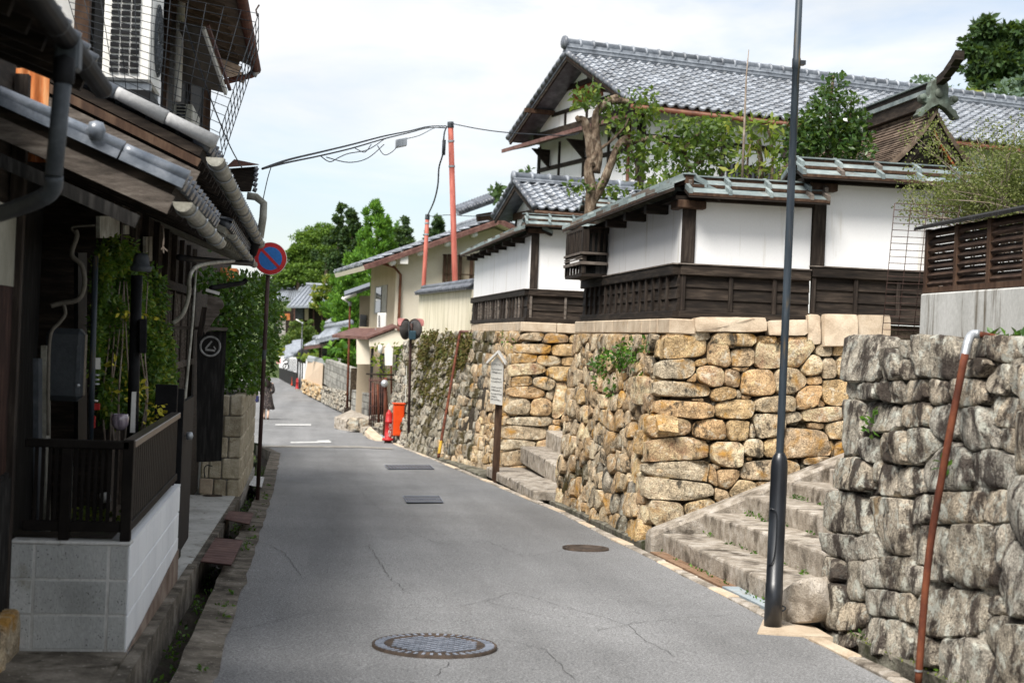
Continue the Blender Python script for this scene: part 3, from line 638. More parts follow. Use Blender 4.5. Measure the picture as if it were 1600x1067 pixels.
fitted(plB, to_px(frontB, 740, 540, 4.106) + to_px([(583,318,662,348),(664,328,768,363),(770,325,900,362),(583,300,720,316),(722,300,900,322)], 600, 400, 2.667), .09, S_TAN, wb, n=22, rough=.8, gap=.5)
ruled(B_c, B_m, B_ct, B_mt, .50, .27, .13, S_SIDE, wb, seed=5, gap=.012, n=12, shear=.2, mats=lambda q: random.choice([S_TAN, S_SIDE]) if (q[0][0] < 3.4) else random.choice([S_SIDE, S_MOSS, S_MOSS]))
ruled(B_m, B_e, B_mt, B_et, .62, .36, .15, S_MOSS, wb, seed=6, gap=.014, n=12, mats=lambda q: S_MOSS)
ruled(B_e, B_e2, B_et, B_et2, .8, .42, .15, S_MOSS, wb, seed=8, gap=.016, n=10, mats=lambda q: S_GREY if random.random() < .7 else S_MOSS)
Y = 26.6
while Y < 35:
    L_ = random.uniform(.7, 1.3); x = 4.0 - .07; MB().box(x, Y + .008, 1.755, x + .3, min(Y + L_, 35.1), 1.935).build('capping_stone', GRANITEL, wb, bevel=.014); Y += L_
for x0, x1 in ((3.98, 4.62), (4.63, 5.3), (5.31, 6.4), (6.41, 8.2)): MB().box(x0, 26.60, 1.757, x1, 26.95, 1.937).build('capping_stone', GRANITEL, wb, bevel=.014)
# near grey wall on the right
N_b = Vector((3.80, 9.95, zroad(10) - .05)); N_t = Vector((3.98, 10.05, 1.70))
wc = thing('stone_wall', 'rugged grey lichened boulder wall at the right edge with a rusty pipe leaning on it', 'stone wall', (4, 9.5, -.5))
bot = lambda Y: Vector((3.80, Y, -.62)); 
plN = Plane((3.74, 9.6, -.5), (0, -1, 0), (.20 / 2.2, 0, 1))
backing([(3.72, 9.98, -.7), (3.72, 3.0, -.7)], [(3.93, 10.02, 1.66), (3.93, 3.0, 1.66)], .8, MORTAR, wc, inset=.06)
chinking(plN, 6.4, 2.15, S_GREY, wc, .16, seed=73, back=-.055, u0=-.32, v0=-.05)
n7 = [(265,120,442,352),(440,190,548,350),(548,215,652,345),(575,135,655,222),(655,125,862,340),(878,222,1118,320),(1060,115,1215,242),(930,112,1058,220),(1045,250,1200,422),(455,345,580,465),(578,327,722,462),(697,330,835,475),(880,340,1060,495),(352,460,535,650),(530,462,742,602),(235,445,358,770),(715,470,880,665),(828,340,885,468),(875,475,1095,730),(1092,425,1215,607),(1055,608,1135,720),(1130,605,1215,757),(400,602,628,805),(622,600,762,790),(335,660,428,805),(205,755,420,940),(398,790,448,880),(440,795,556,988),(540,835,690,988),(685,700,945,935),(960,720,1215,905),(270,355,440,445),(1195,245,1260,425)]

n8 = [(395,-25,612,222),(640,-10,868,328),(865,-40,965,155),(960,0,1045,150),(1040,-25,1290,145),(1292,-20,1490,135),(388,195,560,362),(362,330,462,492),(555,222,705,350),(478,355,598,602),(600,350,712,520),(702,335,888,545),(795,545,890,722),(588,522,800,682),(460,590,600,772),(348,490,478,725),(570,685,740,882),(725,700,880,912),(868,150,960,480),(940,160,1130,485),(1050,150,1392,555),(1388,150,1495,412),(928,490,1330,852),(1318,572,1392,682),(1392,415,1495,660),(1220,668,1495,912),(1045,762,1345,1075),(1345,915,1495,1080),(885,800,1040,955),(455,770,575,850),(860,330,945,540)]
fitted(plN, to_px(n7, 1260, 500, 3.556) + to_px(n8, 1200, 780, 3.7175), .06, S_GREY, wc, n=30, rough=1.0, gap=.5, grow=.3, facets=False)
# the stones that go on toward the viewer beyond the frame
ruled((3.74, 7.0, -.5), (3.74, 4.2, -.4), (3.93, 7.35, 1.7), (3.93, 4.2, 1.7), .5, .34, .14, S_GREY, wc, seed=3, n=12)
# end face beside the steps
ruled((3.85, 9.98, -.5), (6.5, 9.98, -.5), (4.0, 10.02, 1.66), (6.5, 10.02, 1.66), .45, .3, -.08, S_GREY, wc, seed=4, n=12)

# ------------------------------------------------------------------ stairs
def sblock(parent, x0, x1, y0, y1, zt, h, mat=GRANITE, tilt=True, nm='step'):
    pts = []; n = 7; rnd = random.uniform
    zz = lambda y: zt + (-.0374 * .85 * (y - 12.3) if tilt else 0)
    a = MB(); nx = 3; vs = []
    seg = max(2, int((y1 - y0) / .14)); prof = [(x0 + .01, -h), (x0, -.022), (x0 + .006, -.006), (x0 + .018, 0), (lerp(x0, x1, .5), .002), (x1, 0), (x1, -h)]
    for i in range(seg + 1):
        y = lerp(y0, y1, i / seg)
        if i == 0: y += .0
        for x, dz in prof:
            q = Vector((x * 4, y * 4, zt)); vs.append((x + (.014 * mnoise.noise(q * 2) if x < x0 + .04 else 0), y, zz(y) + dz + .006 * mnoise.noise(q) + .004 * mnoise.noise(q * 3)))
    m = len(prof); fs = [(i * m + k, i * m + k + 1, (i + 1) * m + k + 1, (i + 1) * m + k) for i in range(seg) for k in range(m - 1)] + [tuple(range(m)), tuple(seg * m + k for k in range(m - 1, -1, -1))]
    a.add(vs, fs); o = a.build(nm, mat, parent); return o
st = thing('stone_steps', 'broad weathered granite steps rising to the right between tan and grey stone walls', 'steps', (3.8, 12.2, -.5))
risers = [3.68, 4.15, 4.58, 5.03, 5.42, 5.82, 6.22, 6.65]; tops = [-.275, -.055, .135, .29, .45, .61, .77, .93]
joints = [[10.25, 11.35, 12.45, 14.35], [10.12, 11.9, 13.0, 14.42], [10.1, 11.6, 13.3, 14.42], [10.1, 12.3, 14.42], [10.1, 12.0, 13.2, 14.42], [10.1, 12.3, 14.42], [10.1, 12.3, 14.42], [10.1, 12.3, 14.42]]
for i in range(8):
    x0, x1 = risers[i], (risers[i + 1] if i < 7 else 7.4) + .12
    for a, b in zip(joints[i], joints[i][1:]):
        sblock(st, x0 + random.uniform(-.012, .012), x1, a + .006, b - .006, tops[i] + random.uniform(-.008, .008), .34 if i else .26)
# sloping side stone (stringer) along the wall foot
g0 = P(1012, 824, 14.55); g1 = P(1334, 706, 14.55)
pts = [(3.60, 14.43, -.60), (3.60, 14.43, g0.z - .06), (3.66, 14.43, g0.z - .02), (g1.x, 14.43, g1.z), (7.4, 14.43, g1.z + .75), (7.4, 14.43, -.60)]
MB().prism(pts, (0, .30, 0)).build('side_stone', GRANITE, st, bevel=.03)
# wedge block at the near foot of the steps
a = MB(); bl = [PP(1228, 975, Vector((3.60, 9.9, 0)), Vector((1, .35, 0)).normalized())]
pl = Plane((3.62, 9.86, -.4), (.30, -.95, 0), (0, 0, 1))
poly = [pl.px(x, y) for x, y in [(1222, 936), (1262, 905), (1300, 898), (1298, 955), (1285, 972), (1240, 974), (1222, 962)]]
stone(pl, poly, .12, GRANITE, st, 'end_stone', n=26, rough=.7, facets=False)
# gutter cover in front of the steps: brown clay tiles then a grey plate
gc = thing('gutter_cover', 'flat gutter cover of brown clay tiles in front of the broad steps', 'gutter cover', (3.5, 12.5, zroad(12.5)))
for r, (ya, yb, nc) in enumerate([(11.75, 12.55, 3), (12.56, 13.4, 3), (13.41, 14.3, 3)]):
    for k in range(nc):
        x0 = Re(12.5) + .14 + k * (.30 / nc); x1 = x0 + .30 / nc - .006
        MB().hexa([(x0, ya, zroad(ya) - .03), (x1, ya, zroad(ya) - .03), (x1, yb - .01, zroad(yb) - .03), (x0, yb - .01, zroad(yb) - .03), (x0, ya, zroad(ya) + .012), (x1, ya, zroad(ya) + .012), (x1, yb - .01, zroad(yb) + .012), (x0, yb - .01, zroad(yb) + .012)]).build('tile', CLAYT, gc)
def ramp_plate(name, label, cat, x0, x1, ya, yb, z, th, mat):
    return tag(MB().hexa([(x0, ya, zroad(ya) + z - th), (x1, ya, zroad(ya) + z - th), (x1, yb, zroad(yb) + z - th), (x0, yb, zroad(yb) + z - th), (x0, ya, zroad(ya) + z), (x1, ya, zroad(ya) + z), (x1, yb, zroad(yb) + z), (x0, yb, zroad(yb) + z)]).build(name, mat), label, cat)
ramp_plate('gutter_plate', 'grey blue flat plate over the gutter beside the lamp post foot', 'gutter plate', Re(10) + .14, Re(10) + .47, 10.0, 11.73, .014, .03, PLATE)
# pale concrete footing of the lamp post
tag(MB().prism([(3.12, 9.42, zroad(9.4) - .2), (3.62, 9.30, zroad(9.3) - .2), (3.66, 10.0, zroad(10) - .2), (3.36, 10.02, zroad(10) - .2)], (0, 0, .208)).build('post_footing', GRANITEL), 'pale diamond shaped concrete patch around the foot of the tall lamp post', 'footing')

# narrow steps between the two stone walls
st2 = thing('stone_steps', 'narrow flight of granite steps between the two tan stone walls, behind the signboard', 'steps', (3.6, 23, -.8))
def steps2(x0, x1, y0, y1, zt, h, dy=2):
    n = len(range(dy)); 
    for k in range(dy):
        a, b = lerp(y0, y1, k / dy), lerp(y0, y1, (k + 1) / dy) - .02
        MB().hexa([(x0, a, zt - h), (x1, a, zt - h), (x1, b, zt - h), (x0, b, zt - h), (x0, a, zt + random.uniform(-.01, .01)), (x1, a, zt), (x1, b, zt), (x0, b, zt + random.uniform(-.01, .01))]).build('step', GRANITE, st2, bevel=.02)
s1 = PX(850, 787, 3.42)
q = [(3.40, 20.75), (4.05, 20.75), (4.05, 26.35), (3.40, 26.35)]
for k, (ya, yb) in enumerate([(20.75, 23.4), (23.42, 26.4)]):
    MB().hexa([(3.36, ya, zroad(ya) + .0), (4.1, ya, zroad(ya)), (4.1, yb, zroad(yb)), (3.36, yb, zroad(yb)), (3.36, ya, zroad(ya) + .16), (4.1, ya, zroad(ya) + .16), (4.1, yb, zroad(yb) + .19), (3.36, yb, zroad(yb) + .19)]).build('step', GRANITE, st2, bevel=.02)
for i, (x0, zt) in enumerate([(3.98, -.38), (4.45, -.08), (4.9, .17), (5.3, .40), (5.75, .62)]):
    steps2(x0, x0 + .6, 20.8, 26.35, zt, .32)
MB().box(4.1, 20.8, -1.1, 6.5, 26.35, -.75).build('foundation', CONC, st2)

# ------------------------------------------------------------------ white plaster walls with charred wainscot and copper-board roofs
def plaster_wall(label, a, b, zb, hw, hp, front, posts, battens, corner_post=True, roof_over=(.25, .25), bracket_n=0, boards=3, roof_sp=.46, bat_w=.045, outside=None):
    """a->b at the foot of the wainscot; outward normal towards `outside`"""
    a = Vector((a[0], a[1], zb)); b = Vector((b[0], b[1], zb)); d = (b - a).normalized(); L_ = (b - a).length
    n = Vector((d.y, -d.x, 0)); n = n if n.dot(Vector(outside)) > 0 else -n; up = Vector((0, 0, 1))
    t = thing('plaster_wall', label, 'garden wall', tuple(a))
    def bx(s0, s1, z0, z1, n0, n1, nm, mat, bev=.0):
        p = lambda s_, z, q: a + d * s_ + up * z + n * q
        return MB().hexa([p(s0, z0, n0), p(s1, z0, n0), p(s1, z0, n1), p(s0, z0, n1), p(s0, z1, n0), p(s1, z1, n0), p(s1, z1, n1), p(s0, z1, n1)]).build(nm, mat, t, bevel=bev)
    bx(0, L_, 0, .085, -.16, .055, 'base_beam', WOODDK, .008)
    bx(-.0, L_, hw - .115, hw, -.16, .07, 'rail', WOODDK, .008)
    bx(-.02, L_, hw, hw + .014, -.15, .082, 'rail_cap', WOODGY)
    zz = [.085 + (hw - .2) * k / boards for k in range(boards + 1)]
    ed = [0] + list(battens) + [L_]
    for s0, s1 in zip(ed, ed[1:]):
        if s1 - s0 < .05: continue
        for z0, z1 in zip(zz, zz[1:]):
            off = random.uniform(-.004, .004)
            p = lambda s_, z, q: a + d * s_ + up * z + n * q
            MB().hexa([p(s0, z0, -.03), p(s1, z0, -.03), p(s1, z0, .026 + off), p(s0, z0, .026 + off), p(s0, z1 + .01, -.03), p(s1, z1 + .01, -.03), p(s1, z1 + .01, .006 + off), p(s0, z1 + .01, .006 + off)]).build('board', WOODDK, t)
    for s_ in battens: bx(s_ - bat_w / 2, s_ + bat_w / 2, .085, hw - .115, -.02, .05, 'batten', WOODGY if random.random() < .35 else WOODDKV, .004)
    bx(.0, L_, hw + .014, hw + hp, -.15, .0, 'plaster_panel', PLASTER)
    for s_ in posts: bx(s_ - .075, s_ + .075, hw + .015, hw + hp, -.17, .035, 'post', WOODDKV, .008)
    # roof: beam, sloping boards in two courses, dividing battens, ridge board
    bx(-roof_over[0] + .1, L_ + roof_over[1] - .1, hw + hp, hw + hp + .05, -.12, .1, 'wall_plate', WOODDK)
    if bracket_n:
        for k in range(bracket_n): s_ = (k + .6) * L_ / bracket_n; bx(s_ - .06, s_ + .06, hw + hp - .10, hw + hp, -.05, .26, 'bracket', WOODDK)
    e = .36; rz = hw + hp + .045; sl = .40; th = .022
    s0, s1 = -roof_over[0], L_ + roof_over[1]
    for side in (1, -1):
        cuts = [s0]; 
        while cuts[-1] + roof_sp * 1.4 < s1: cuts.append(cuts[-1] + roof_sp)
        cuts.append(s1)
        for lo, hi, lift in ((.17, e, .0), (.0, .20, .045)):
            for c0, c1 in zip(cuts, cuts[1:]):
                j = random.uniform(-.003, .003)
                p = lambda s_, r, q: a + d * s_ + n * (side * r - .02) + up * (rz + (e - r) * sl + q)
                MB().hexa([p(c0 + .003, lo, lift + j), p(c1 - .003, lo, lift + j), p(c1 - .003, hi, lift + j), p(c0 + .003, hi, lift + j), p(c0 + .003, lo, lift + th + j), p(c1 - .003, lo, lift + th + j), p(c1 - .003, hi, lift + th + j), p(c0 + .003, hi, lift + th + j)]).build('roof_board', COPPER, t)
            for c in cuts:
                c = min(max(c, s0 + .02), s1 - .02) + (.03 if lift else 0)
                p = lambda s_, r, q: a + d * s_ + n * (side * r - .02) + up * (rz + (e - r) * sl + q)
                w2 = .02; h0, h1 = lift + th, lift + th + .045
                MB().hexa([p(c - w2, lo, h0), p(c + w2, lo, h0), p(c + w2, hi + .012, h0 - .01), p(c - w2, hi + .012, h0 - .01), p(c - w2, lo, h1), p(c + w2, lo, h1), p(c + w2, hi + .012, h1), p(c - w2, hi + .012, h1)]).build('roof_batten', COPPER if random.random() < .75 else WOODGY, t)
            edge = lambda r, q: up * (rz + (e - r) * sl + q) + n * (side * r - .02)
            MB().hexa([a + d * s0 + edge(hi, lift - .012), a + d * s1 + edge(hi, lift - .012), a + d * s1 + edge(hi + .008, lift - .012), a + d * s0 + edge(hi + .008, lift - .012), a + d * s0 + edge(hi, lift + th - .004), a + d * s1 + edge(hi, lift + th - .004), a + d * s1 + edge(hi + .008, lift + th - .004), a + d * s0 + edge(hi + .008, lift + th - .004)]).build('edge_strip', WOODBR, t)
        p = lambda r, q: n * (side * r - .02) + up * (rz + (e - r) * sl + q)
        MB().hexa([a + d * s0 + p(.16, -.035), a + d * s1 + p(.16, -.035), a + d * s1 + p(e + .004, -.035), a + d * s0 + p(e + .004, -.035), a + d * s0 + p(.16, -.002), a + d * s1 + p(.16, -.002), a + d * s1 + p(e + .004, -.002), a + d * s0 + p(e + .004, -.002)]).build('eave_board', WOODDK, t)
    zr = rz + e * sl + .03
    bx(s0, s1, zr - .05, zr + .05, -.07, .03, 'ridge_board', WOODBR, .006)
    bx(s0 - .02, s1 + .02, zr + .05, zr + .066, -.09, .05, 'ridge_cap', COPPER)
    # hipped end bracket blocks under the roof at the posts
    for s_ in posts:
        bx(s_ - .16, s_ + .16, hw + hp - .09, hw + hp, -.2, .13, 'bracket', WOODBR, .01)
    return t
r_ = lambda a, b, n: [lerp(a, b, (k + .5) / n) for k in range(n)]
plaster_wall('white plaster wall over black battens, running down the street with a small lattice bay at its far end', (3.99, 15.26), (3.98, 20.65), 1.91, .59, .70, False, [], [.03 + k * .335 for k in range(1, 16)], outside=(-1, 0, 0), bracket_n=5, roof_over=(.2, .15), boards=3)
fx = P(1262, 490, 15.25).x
plaster_wall('white plaster wall above dark boards, left front panel beside the lamp post with green copper boarded roof', (3.99, 15.25), (fx, 15.25), 1.91, .59, .70, True, [.08], [.04, .58, 1.08], outside=(0, -1, 0), roof_over=(.02, .08), boards=3)
plaster_wall('taller white plaster wall section to the right of the lamp post, its roof half hidden by the wispy bush', (fx + .015, 15.25), (8.9, 15.25), 1.945, .60, .93, True, [.07], [.03, .52, 1.02, 1.52, 2.02], outside=(0, -1, 0), roof_over=(.26, .1), boards=3)
plaster_wall('far white plaster wall over black battens, running down the street above the signboard', (4.07, 26.78), (3.95, 35.0), 1.94, .62, 1.02, False, [], [.03 + k * .40 for k in range(1, 20)], outside=(-1, 0, 0), bracket_n=7, roof_over=(.2, .2), boards=2, roof_sp=.6, bat_w=.07)
plaster_wall('far white plaster wall facing the narrow steps, with dark corner post', (4.07, 26.76), (5.15, 26.76), 1.94, .62, 1.16, True, [.09], [.05, .72], outside=(0, -1, 0), roof_over=(.15, .3), boards=3)
plaster_wall('short higher wall roof peeping over the roof edge in front of the tree trunk', (5.2, 26.76), (6.9, 26.76), 1.94, .62, 1.55, True, [.09], [.8], outside=(0, -1, 0), roof_over=(.15, .3), boards=3)
# lattice bay at the far end of the side wall
lb = thing('lattice_bay', 'small projecting dark wooden lattice bay at the end of the white wall', 'bay window', (3.85, 19.9, 2.35))
y0, y1, x0, x1 = 19.05, 20.35, 3.62, 3.97
MB().box(x0, y0, 2.50, x1, y1, 2.54).build('shelf', WOODDK, lb); MB().box(x0 - .03, y0 - .03, 2.66, x1, y1, 2.70).build('shelf', WOODGY, lb); MB().box(x0 - .03, y0 - .03, 2.80, x1, y1, 2.83).build('shelf', WOODGY, lb)
MB().box(x0, y0, 3.14, x1, y1, 3.18).build('rail', WOODDK, lb); MB().box(x0 + .2, y0 + .05, 2.52, x1, y1, 3.16).build('back_panel', BLACKW, lb)
for yy in (y0 + .03, y1 - .03): MB().box(x0 - .005, yy - .03, 2.53, x0 + .055, yy + .03, 3.17).build('post', WOODDKV, lb)
for k in range(9): yy = lerp(y0 + .12, y1 - .12, k / 8); MB().box(x0, yy - .018, 2.84, x0 + .03, yy + .018, 3.14).build('lattice_bar', WOODDKV, lb)
for k in range(4): xx = lerp(x0 + .07, x1 - .05, k / 3); MB().box(xx - .016, y0, 2.84, xx + .016, y0 + .03, 3.14).build('lattice_bar', WOODDKV, lb)
for k in range(5): yy = lerp(y0 + .2, y1 - .2, k / 4); MB().box(x0, yy - .02, 2.54, x0 + .03, yy + .02, 2.66).build('lattice_bar', WOODDKV, lb)
for z in (2.73, 2.76): MB().box(x0 - .02, y0 - .01, z, x0, y1, z + .015).build('slat', WOODGY, lb)
# ------------------------------------------------------------------ leaves and plants
def leaves(name, blobs, size, mat, parent=None, seed=1, shell=.5, asp=1.9, droop=.0, label=None, kind=None):
    """blobs: (centre, (rx,ry,rz), count); each leaf is a folded rhombus"""
    r = np.random.default_rng(seed); VV = []; 
    for c, rad, n in blobs:
        n = int(n); d = r.normal(size=(n, 3)); d /= np.linalg.norm(d, axis=1)[:, None]
        rr = r.random(n) ** (1 / 3); rr = shell + (1 - shell) * rr if shell else rr
        rr *= 1 + .18 * np.sin(d[:, 0] * 5 + c[0] * 3) * np.sin(d[:, 2] * 6 + c[2]) 
        p = np.array(c) + d * rr[:, None] * np.array(rad)
        ax = r.normal(size=(n, 3)) + d * .8; ax[:, 2] -= droop; ax /= np.linalg.norm(ax, axis=1)[:, None]
        nn = r.normal(size=(n, 3)) * .7 + d * .9 + np.array([0, 0, .5]); sd_ = np.cross(ax, nn); sd_ /= np.linalg.norm(sd_, axis=1)[:, None] + 1e-9; nn = np.cross(sd_, ax)
        s = size * (.6 + .8 * r.random(n))[:, None]; w_ = s / asp
        a = p; b = p + ax * s * .5 + sd_ * w_ * .5 + nn * w_ * .18; cc = p + ax * s; e = p + ax * s * .5 - sd_ * w_ * .5 + nn * w_ * .18
        VV.append(np.stack([a, b, cc, e], 1))
    V = np.concatenate(VV); n = len(V); V = V.reshape(-1, 3); o0 = np.array([V[:, 0].mean(), V[:, 1].mean(), V[:, 2].min()]); V = V - o0
    me = bpy.data.meshes.new(name); i = np.arange(n) * 4
    tri = np.stack([i, i + 1, i + 2, i, i + 2, i + 3], 1).reshape(-1).astype(np.int32)
    me.vertices.add(n * 4); me.vertices.foreach_set('co', V.reshape(-1).astype(np.float32)); me.loops.add(len(tri)); me.loops.foreach_set('vertex_index', tri)
    me.polygons.add(n * 2); me.polygons.foreach_set('loop_start', (np.arange(n * 2) * 3).astype(np.int32)); me.polygons.foreach_set('loop_total', np.full(n * 2, 3, np.int32)); me.update(calc_edges=True)
    me.materials.append(mat); o = bpy.data.objects.new(name, me); C.objects.link(o)
    o.location = Vector(o0) - (parent.location if parent else Vector((0, 0, 0))); o.parent = parent
    if kind: o['kind'] = kind
    return o
def px_blobs(lst, Y, dy, dens, ylo=.5):
    """lst: (x,y,rx,ry[,Y]) in photograph pixels; returns blobs at depth Y"""
    out = []
    for b in lst:
        yy = b[4] if len(b) > 4 else Y; c = P(b[0], b[1], yy); k = yy / F; rx, ry = b[2] * k, b[3] * k
        out.append((tuple(c), (rx, max(dy, rx * .7), ry), dens * b[2] * b[3]))
    return out
def limb(mb, pts, r0, r1, n=8, wob_=.0):
    m = len(pts); mb.tube(pts, [lerp(r0, r1, i / (m - 1)) * (1 + .12 * mnoise.noise(Vector((i * 1.7, r0 * 40, 0)))) for i in range(m)], n)
def smooth(pts, k=4):
    pts = [Vector(p) for p in pts]; out = []
    for i in range(len(pts) - 1):
        p0, p1, p2, p3 = pts[max(i - 1, 0)], pts[i], pts[i + 1], pts[min(i + 2, len(pts) - 1)]
        for j in range(k):
            t = j / k; out.append(.5 * ((2 * p1) + (-p0 + p2) * t + (2 * p0 - 5 * p1 + 4 * p2 - p3) * t * t + (-p0 + 3 * p1 - 3 * p2 + p3) * t ** 3))
    return out + [pts[-1]]

# ------------------------------------------------------------------ tiled roofs
def tile_mesh(tw, tl, mat, name='roof_tile'):
    """one pantile: u across 0..tw, v down-slope 0..tl, with a raised roll"""
    prof = [(0, .030), (.12, .052), (.26, .050), (.36, .022), (.5, .004), (.68, -.004), (.86, .004), (1.0, .024)]
    vs = []; fs = []; k = tw / .27; th = .02 * k
    for v, dz in ((0, 0), (tl, .0)):
        for q, h in prof: vs.append((q * tw, v, h * k * 1.25 + (.034 * k if v == 0 else -.006 * k)))
    n = len(prof)
    for i in range(n - 1): fs.append((i, i + 1, n + i + 1, n + i))
    b = len(vs)
    for q, h in prof: vs.append((q * tw, 0, h * k * 1.25 - .012 * k))
    for i in range(n - 1): fs.append((b + i, b + i + 1, i + 1, i))
    me = bpy.data.meshes.new(name); me.from_pydata(vs, [], fs); me.materials.append(mat)
    me.polygons.foreach_set('use_smooth', [i < n - 1 for i in range(len(fs))]); return me
def tiled(parent, o, du, dv, wu, lv, tw=.27, tl=.235, mat=None, limit=300, name='roof_tile', limit_fn=None):
    """o eave corner; du unit along the eave, dv unit up the slope; tiles start at the eave"""
    mat = mat or TILEO; me = tile_mesh(tw, tl * 1.14, mat); meS = tile_mesh(tw, tl * 1.14, TILE)
    o = Vector(o); du = Vector(du).normalized(); dv = Vector(dv).normalized(); nn = du.cross(dv)
    if nn.z < 0: nn = -nn
    nu, nv = int(round(wu / tw)), int(round(lv / tl)); pos = [(i, j) for i in range(nu) for j in range(nv)]
    e = Vector((0, 0, EYE)); pos.sort(key=lambda q: (o + du * q[0] * tw + dv * q[1] * tl - e).length if limit_fn is None else limit_fn(o + du * q[0] * tw + dv * q[1] * tl))
    rot = Matrix((du, dv, nn)).transposed().to_4x4(); V = []; Fs = []; base = [v.co.copy() for v in meS.vertices]; bf = [tuple(p.vertices) for p in meS.polygons]; sm = []
    for idx, (i, j) in enumerate(pos):
        q = o + du * (i * tw) + dv * (j * tl)
        jit = Matrix.Rotation(random.uniform(-.012, .012), 4, 'Z') @ Matrix.Rotation(random.uniform(-.012, .012), 4, 'Y')
        m = Matrix.Translation(q) @ rot @ jit
        if idx < limit:
            t = bpy.data.objects.new(name, me); C.objects.link(t); t.parent = parent; t.rotation_euler = (world_of(parent).inverted() @ m).to_euler(); t.location = (world_of(parent).inverted() @ m).to_translation()
        else:
            b = len(V); V += [m @ c for c in base]; Fs += [tuple(b + a for a in f) for f in bf]; sm += [k < 7 for k in range(len(bf))]
    if V:
        mb = MB(); mb.v = [tuple(v) for v in V]; mb.f = Fs; mb.sm = sm; s = mb.build('roof_tiles', TILE, parent, fix=False); s['kind'] = 'stuff'
def ridge(parent, a, b, r=.09, h=.2, mat=None, step=.4):
    a, b = Vector(a), Vector(b); d = (b - a); L_ = d.length; d.normalize(); up = Vector((0, 0, 1))
    mb = MB().beam(a + up * h * .45, b + up * h * .45, r * 1.9, h * .9); mb.beam(a + up * h * .25, b + up * h * .25, r * 2.4, .03); mb.beam(a + up * h * .6, b + up * h * .6, r * 2.3, .03)
    mb.build('ridge_base', mat or TILE, parent)
    n = max(1, int(L_ / step)); mb = MB()
    for i in range(n):
        p = a + d * (L_ * i / n) + up * h; q = a + d * (L_ * (i + .97) / n) + up * h; mb.tube([p, p.lerp(q, .12), p.lerp(q, .13), q], [r * 1.22, r * 1.22, r, r], 10)
    o = mb.build('ridge_tile', mat or TILE, parent); return o

# ------------------------------------------------------------------ the tall lamp post at the gutter
lp = thing('lamp_post', 'tall black lamp post with thick lower tube at the kerb before the broad steps', 'lamp post', (3.33, 9.72, zroad(9.7) + .01))
b = Vector(lp.location); up = Vector((0, 0, 1))
MB().lathe(b, [(.0, 0), (.062, 0), (.062, .30), (.0595, .302), (.0595, 1.13), (.056, 1.17), (.046, 1.205), (.034, 1.222), (.032, 1.23), (0, 1.23)], 24).build('base_tube', BLACKP, lp)
MB().lathe(b, [(.028, 1.22), (.0275, 3.1), (.0265, 3.95), (.031, 3.955), (.031, 4.02), (.026, 4.03), (.024, 5.2), (0, 5.2)], 20).build('pole', BLUEP, lp)
q = b + Vector((-.058, -.02, 0))
MB().tube(smooth([q + Vector((-.002, 0, .83)), q + Vector((.0, -.03, .835)), q + Vector((.03, -.046, .80)), q + Vector((.033, -.05, .62)), q + Vector((.02, -.045, .47)), q + Vector((-.006, -.01, .44))], 4), .0045, 6).build('access_door_rim', BLACKP, lp)
MB().tube(smooth([b + Vector((.05, -.01, .15)), b + Vector((.085, -.02, .13)), b + Vector((.05, -.01, .10))], 4), .006, 6).build('cable_loop', WIREM, lp)
MB().lathe(b + Vector((0, 0, 5.2)), [(.02, 0), (.10, .05), (.12, .22), (.10, .26), (0, .3)], 16).build('lamp_head', BLACKP, lp)
MB().box(b.x + .02, b.y - .03, b.z + 3.98, b.x + .06, b.y + .03, b.z + 4.01).build('bracket', BLACKP, lp)

# rusty downpipe leaning on the near grey wall
dp = thing('downpipe', 'rusty brown drain pipe with silver elbow leaning down the grey boulder wall', 'drain pipe', (3.6, 7.9, zroad(8) + .02))
p0 = PX(1434, 1075, 3.58); p1 = PX(1450, 880, 3.62); p2 = PX(1476, 720, 3.67); p3 = PX(1508, 553, 3.76)
MB().tube(smooth([p0, p1, p2, p3], 5), .0215, 14).build('pipe', RUST, dp)
e0 = PX(1506, 562, 3.76); e1 = PX(1512, 535, 3.79); e2 = PX(1519, 523, 3.83); e3 = PX(1530, 522, 3.86)
MB().tube(smooth([e0, e1, e2, e3], 4), .026, 14).build('elbow', STEEL, dp)
MB().tube([PX(1528, 522, 3.86), PX(1560, 528, 4.05), PX(1580, 531, 4.3)], .019, 12).build('pipe', RUST, dp)
MB().lathe(p0 + Vector((.0, 0, .1)), [(.0235, 0), (.0235, .012)], 14).build('wire_tie', STEEL, dp)

# concrete parapet and louvred fence on top of the near wall
pr0 = P(1433, 528, 10.15); pr1 = PX(1660, 531, 4.42)
tp = pr0.z
par = thing('concrete_wall', 'stained pale concrete parapet on top of the grey boulder wall, under the brown louvred fence', 'parapet', (pr0.x, pr0.y, 1.64))
a = Vector((pr0.x, 10.12, 1.66)); b_ = Vector((4.38, 6.4, 1.66)); zt0 = P(1433, 459, 10.12).z; zt1 = zt0 + .03
dn = (b_ - a).normalized(); nn = Vector((dn.y, -dn.x, 0)); nn = -nn if nn.x > 0 else nn
e = -nn * .15
J = a.lerp(b_, .62)
for s0, s1 in ((a, a.lerp(b_, .495)), (a.lerp(b_, .498), b_)):
    MB().hexa([s0, s1, s1 + e, s0 + e, *(Vector((p.x, p.y, zt0)) for p in (s0, s1, s1 + e, s0 + e))]).build('wall_panel', CONCL, par, bevel=.01)
MB().hexa([a + e * .99 + Vector((0, .0, 0)), a + Vector((0, .01, 0)) + e * .99, a + Vector((3, .01, 0)), a + Vector((3, -.1, 0)), *(Vector((p.x, p.y, zt0 - .005)) for p in (a + e * .99, a + Vector((0, .01, 0)) + e * .99, a + Vector((3, .01, 0)), a + Vector((3, -.1, 0))))]).build('wall_panel', CONCL, par)
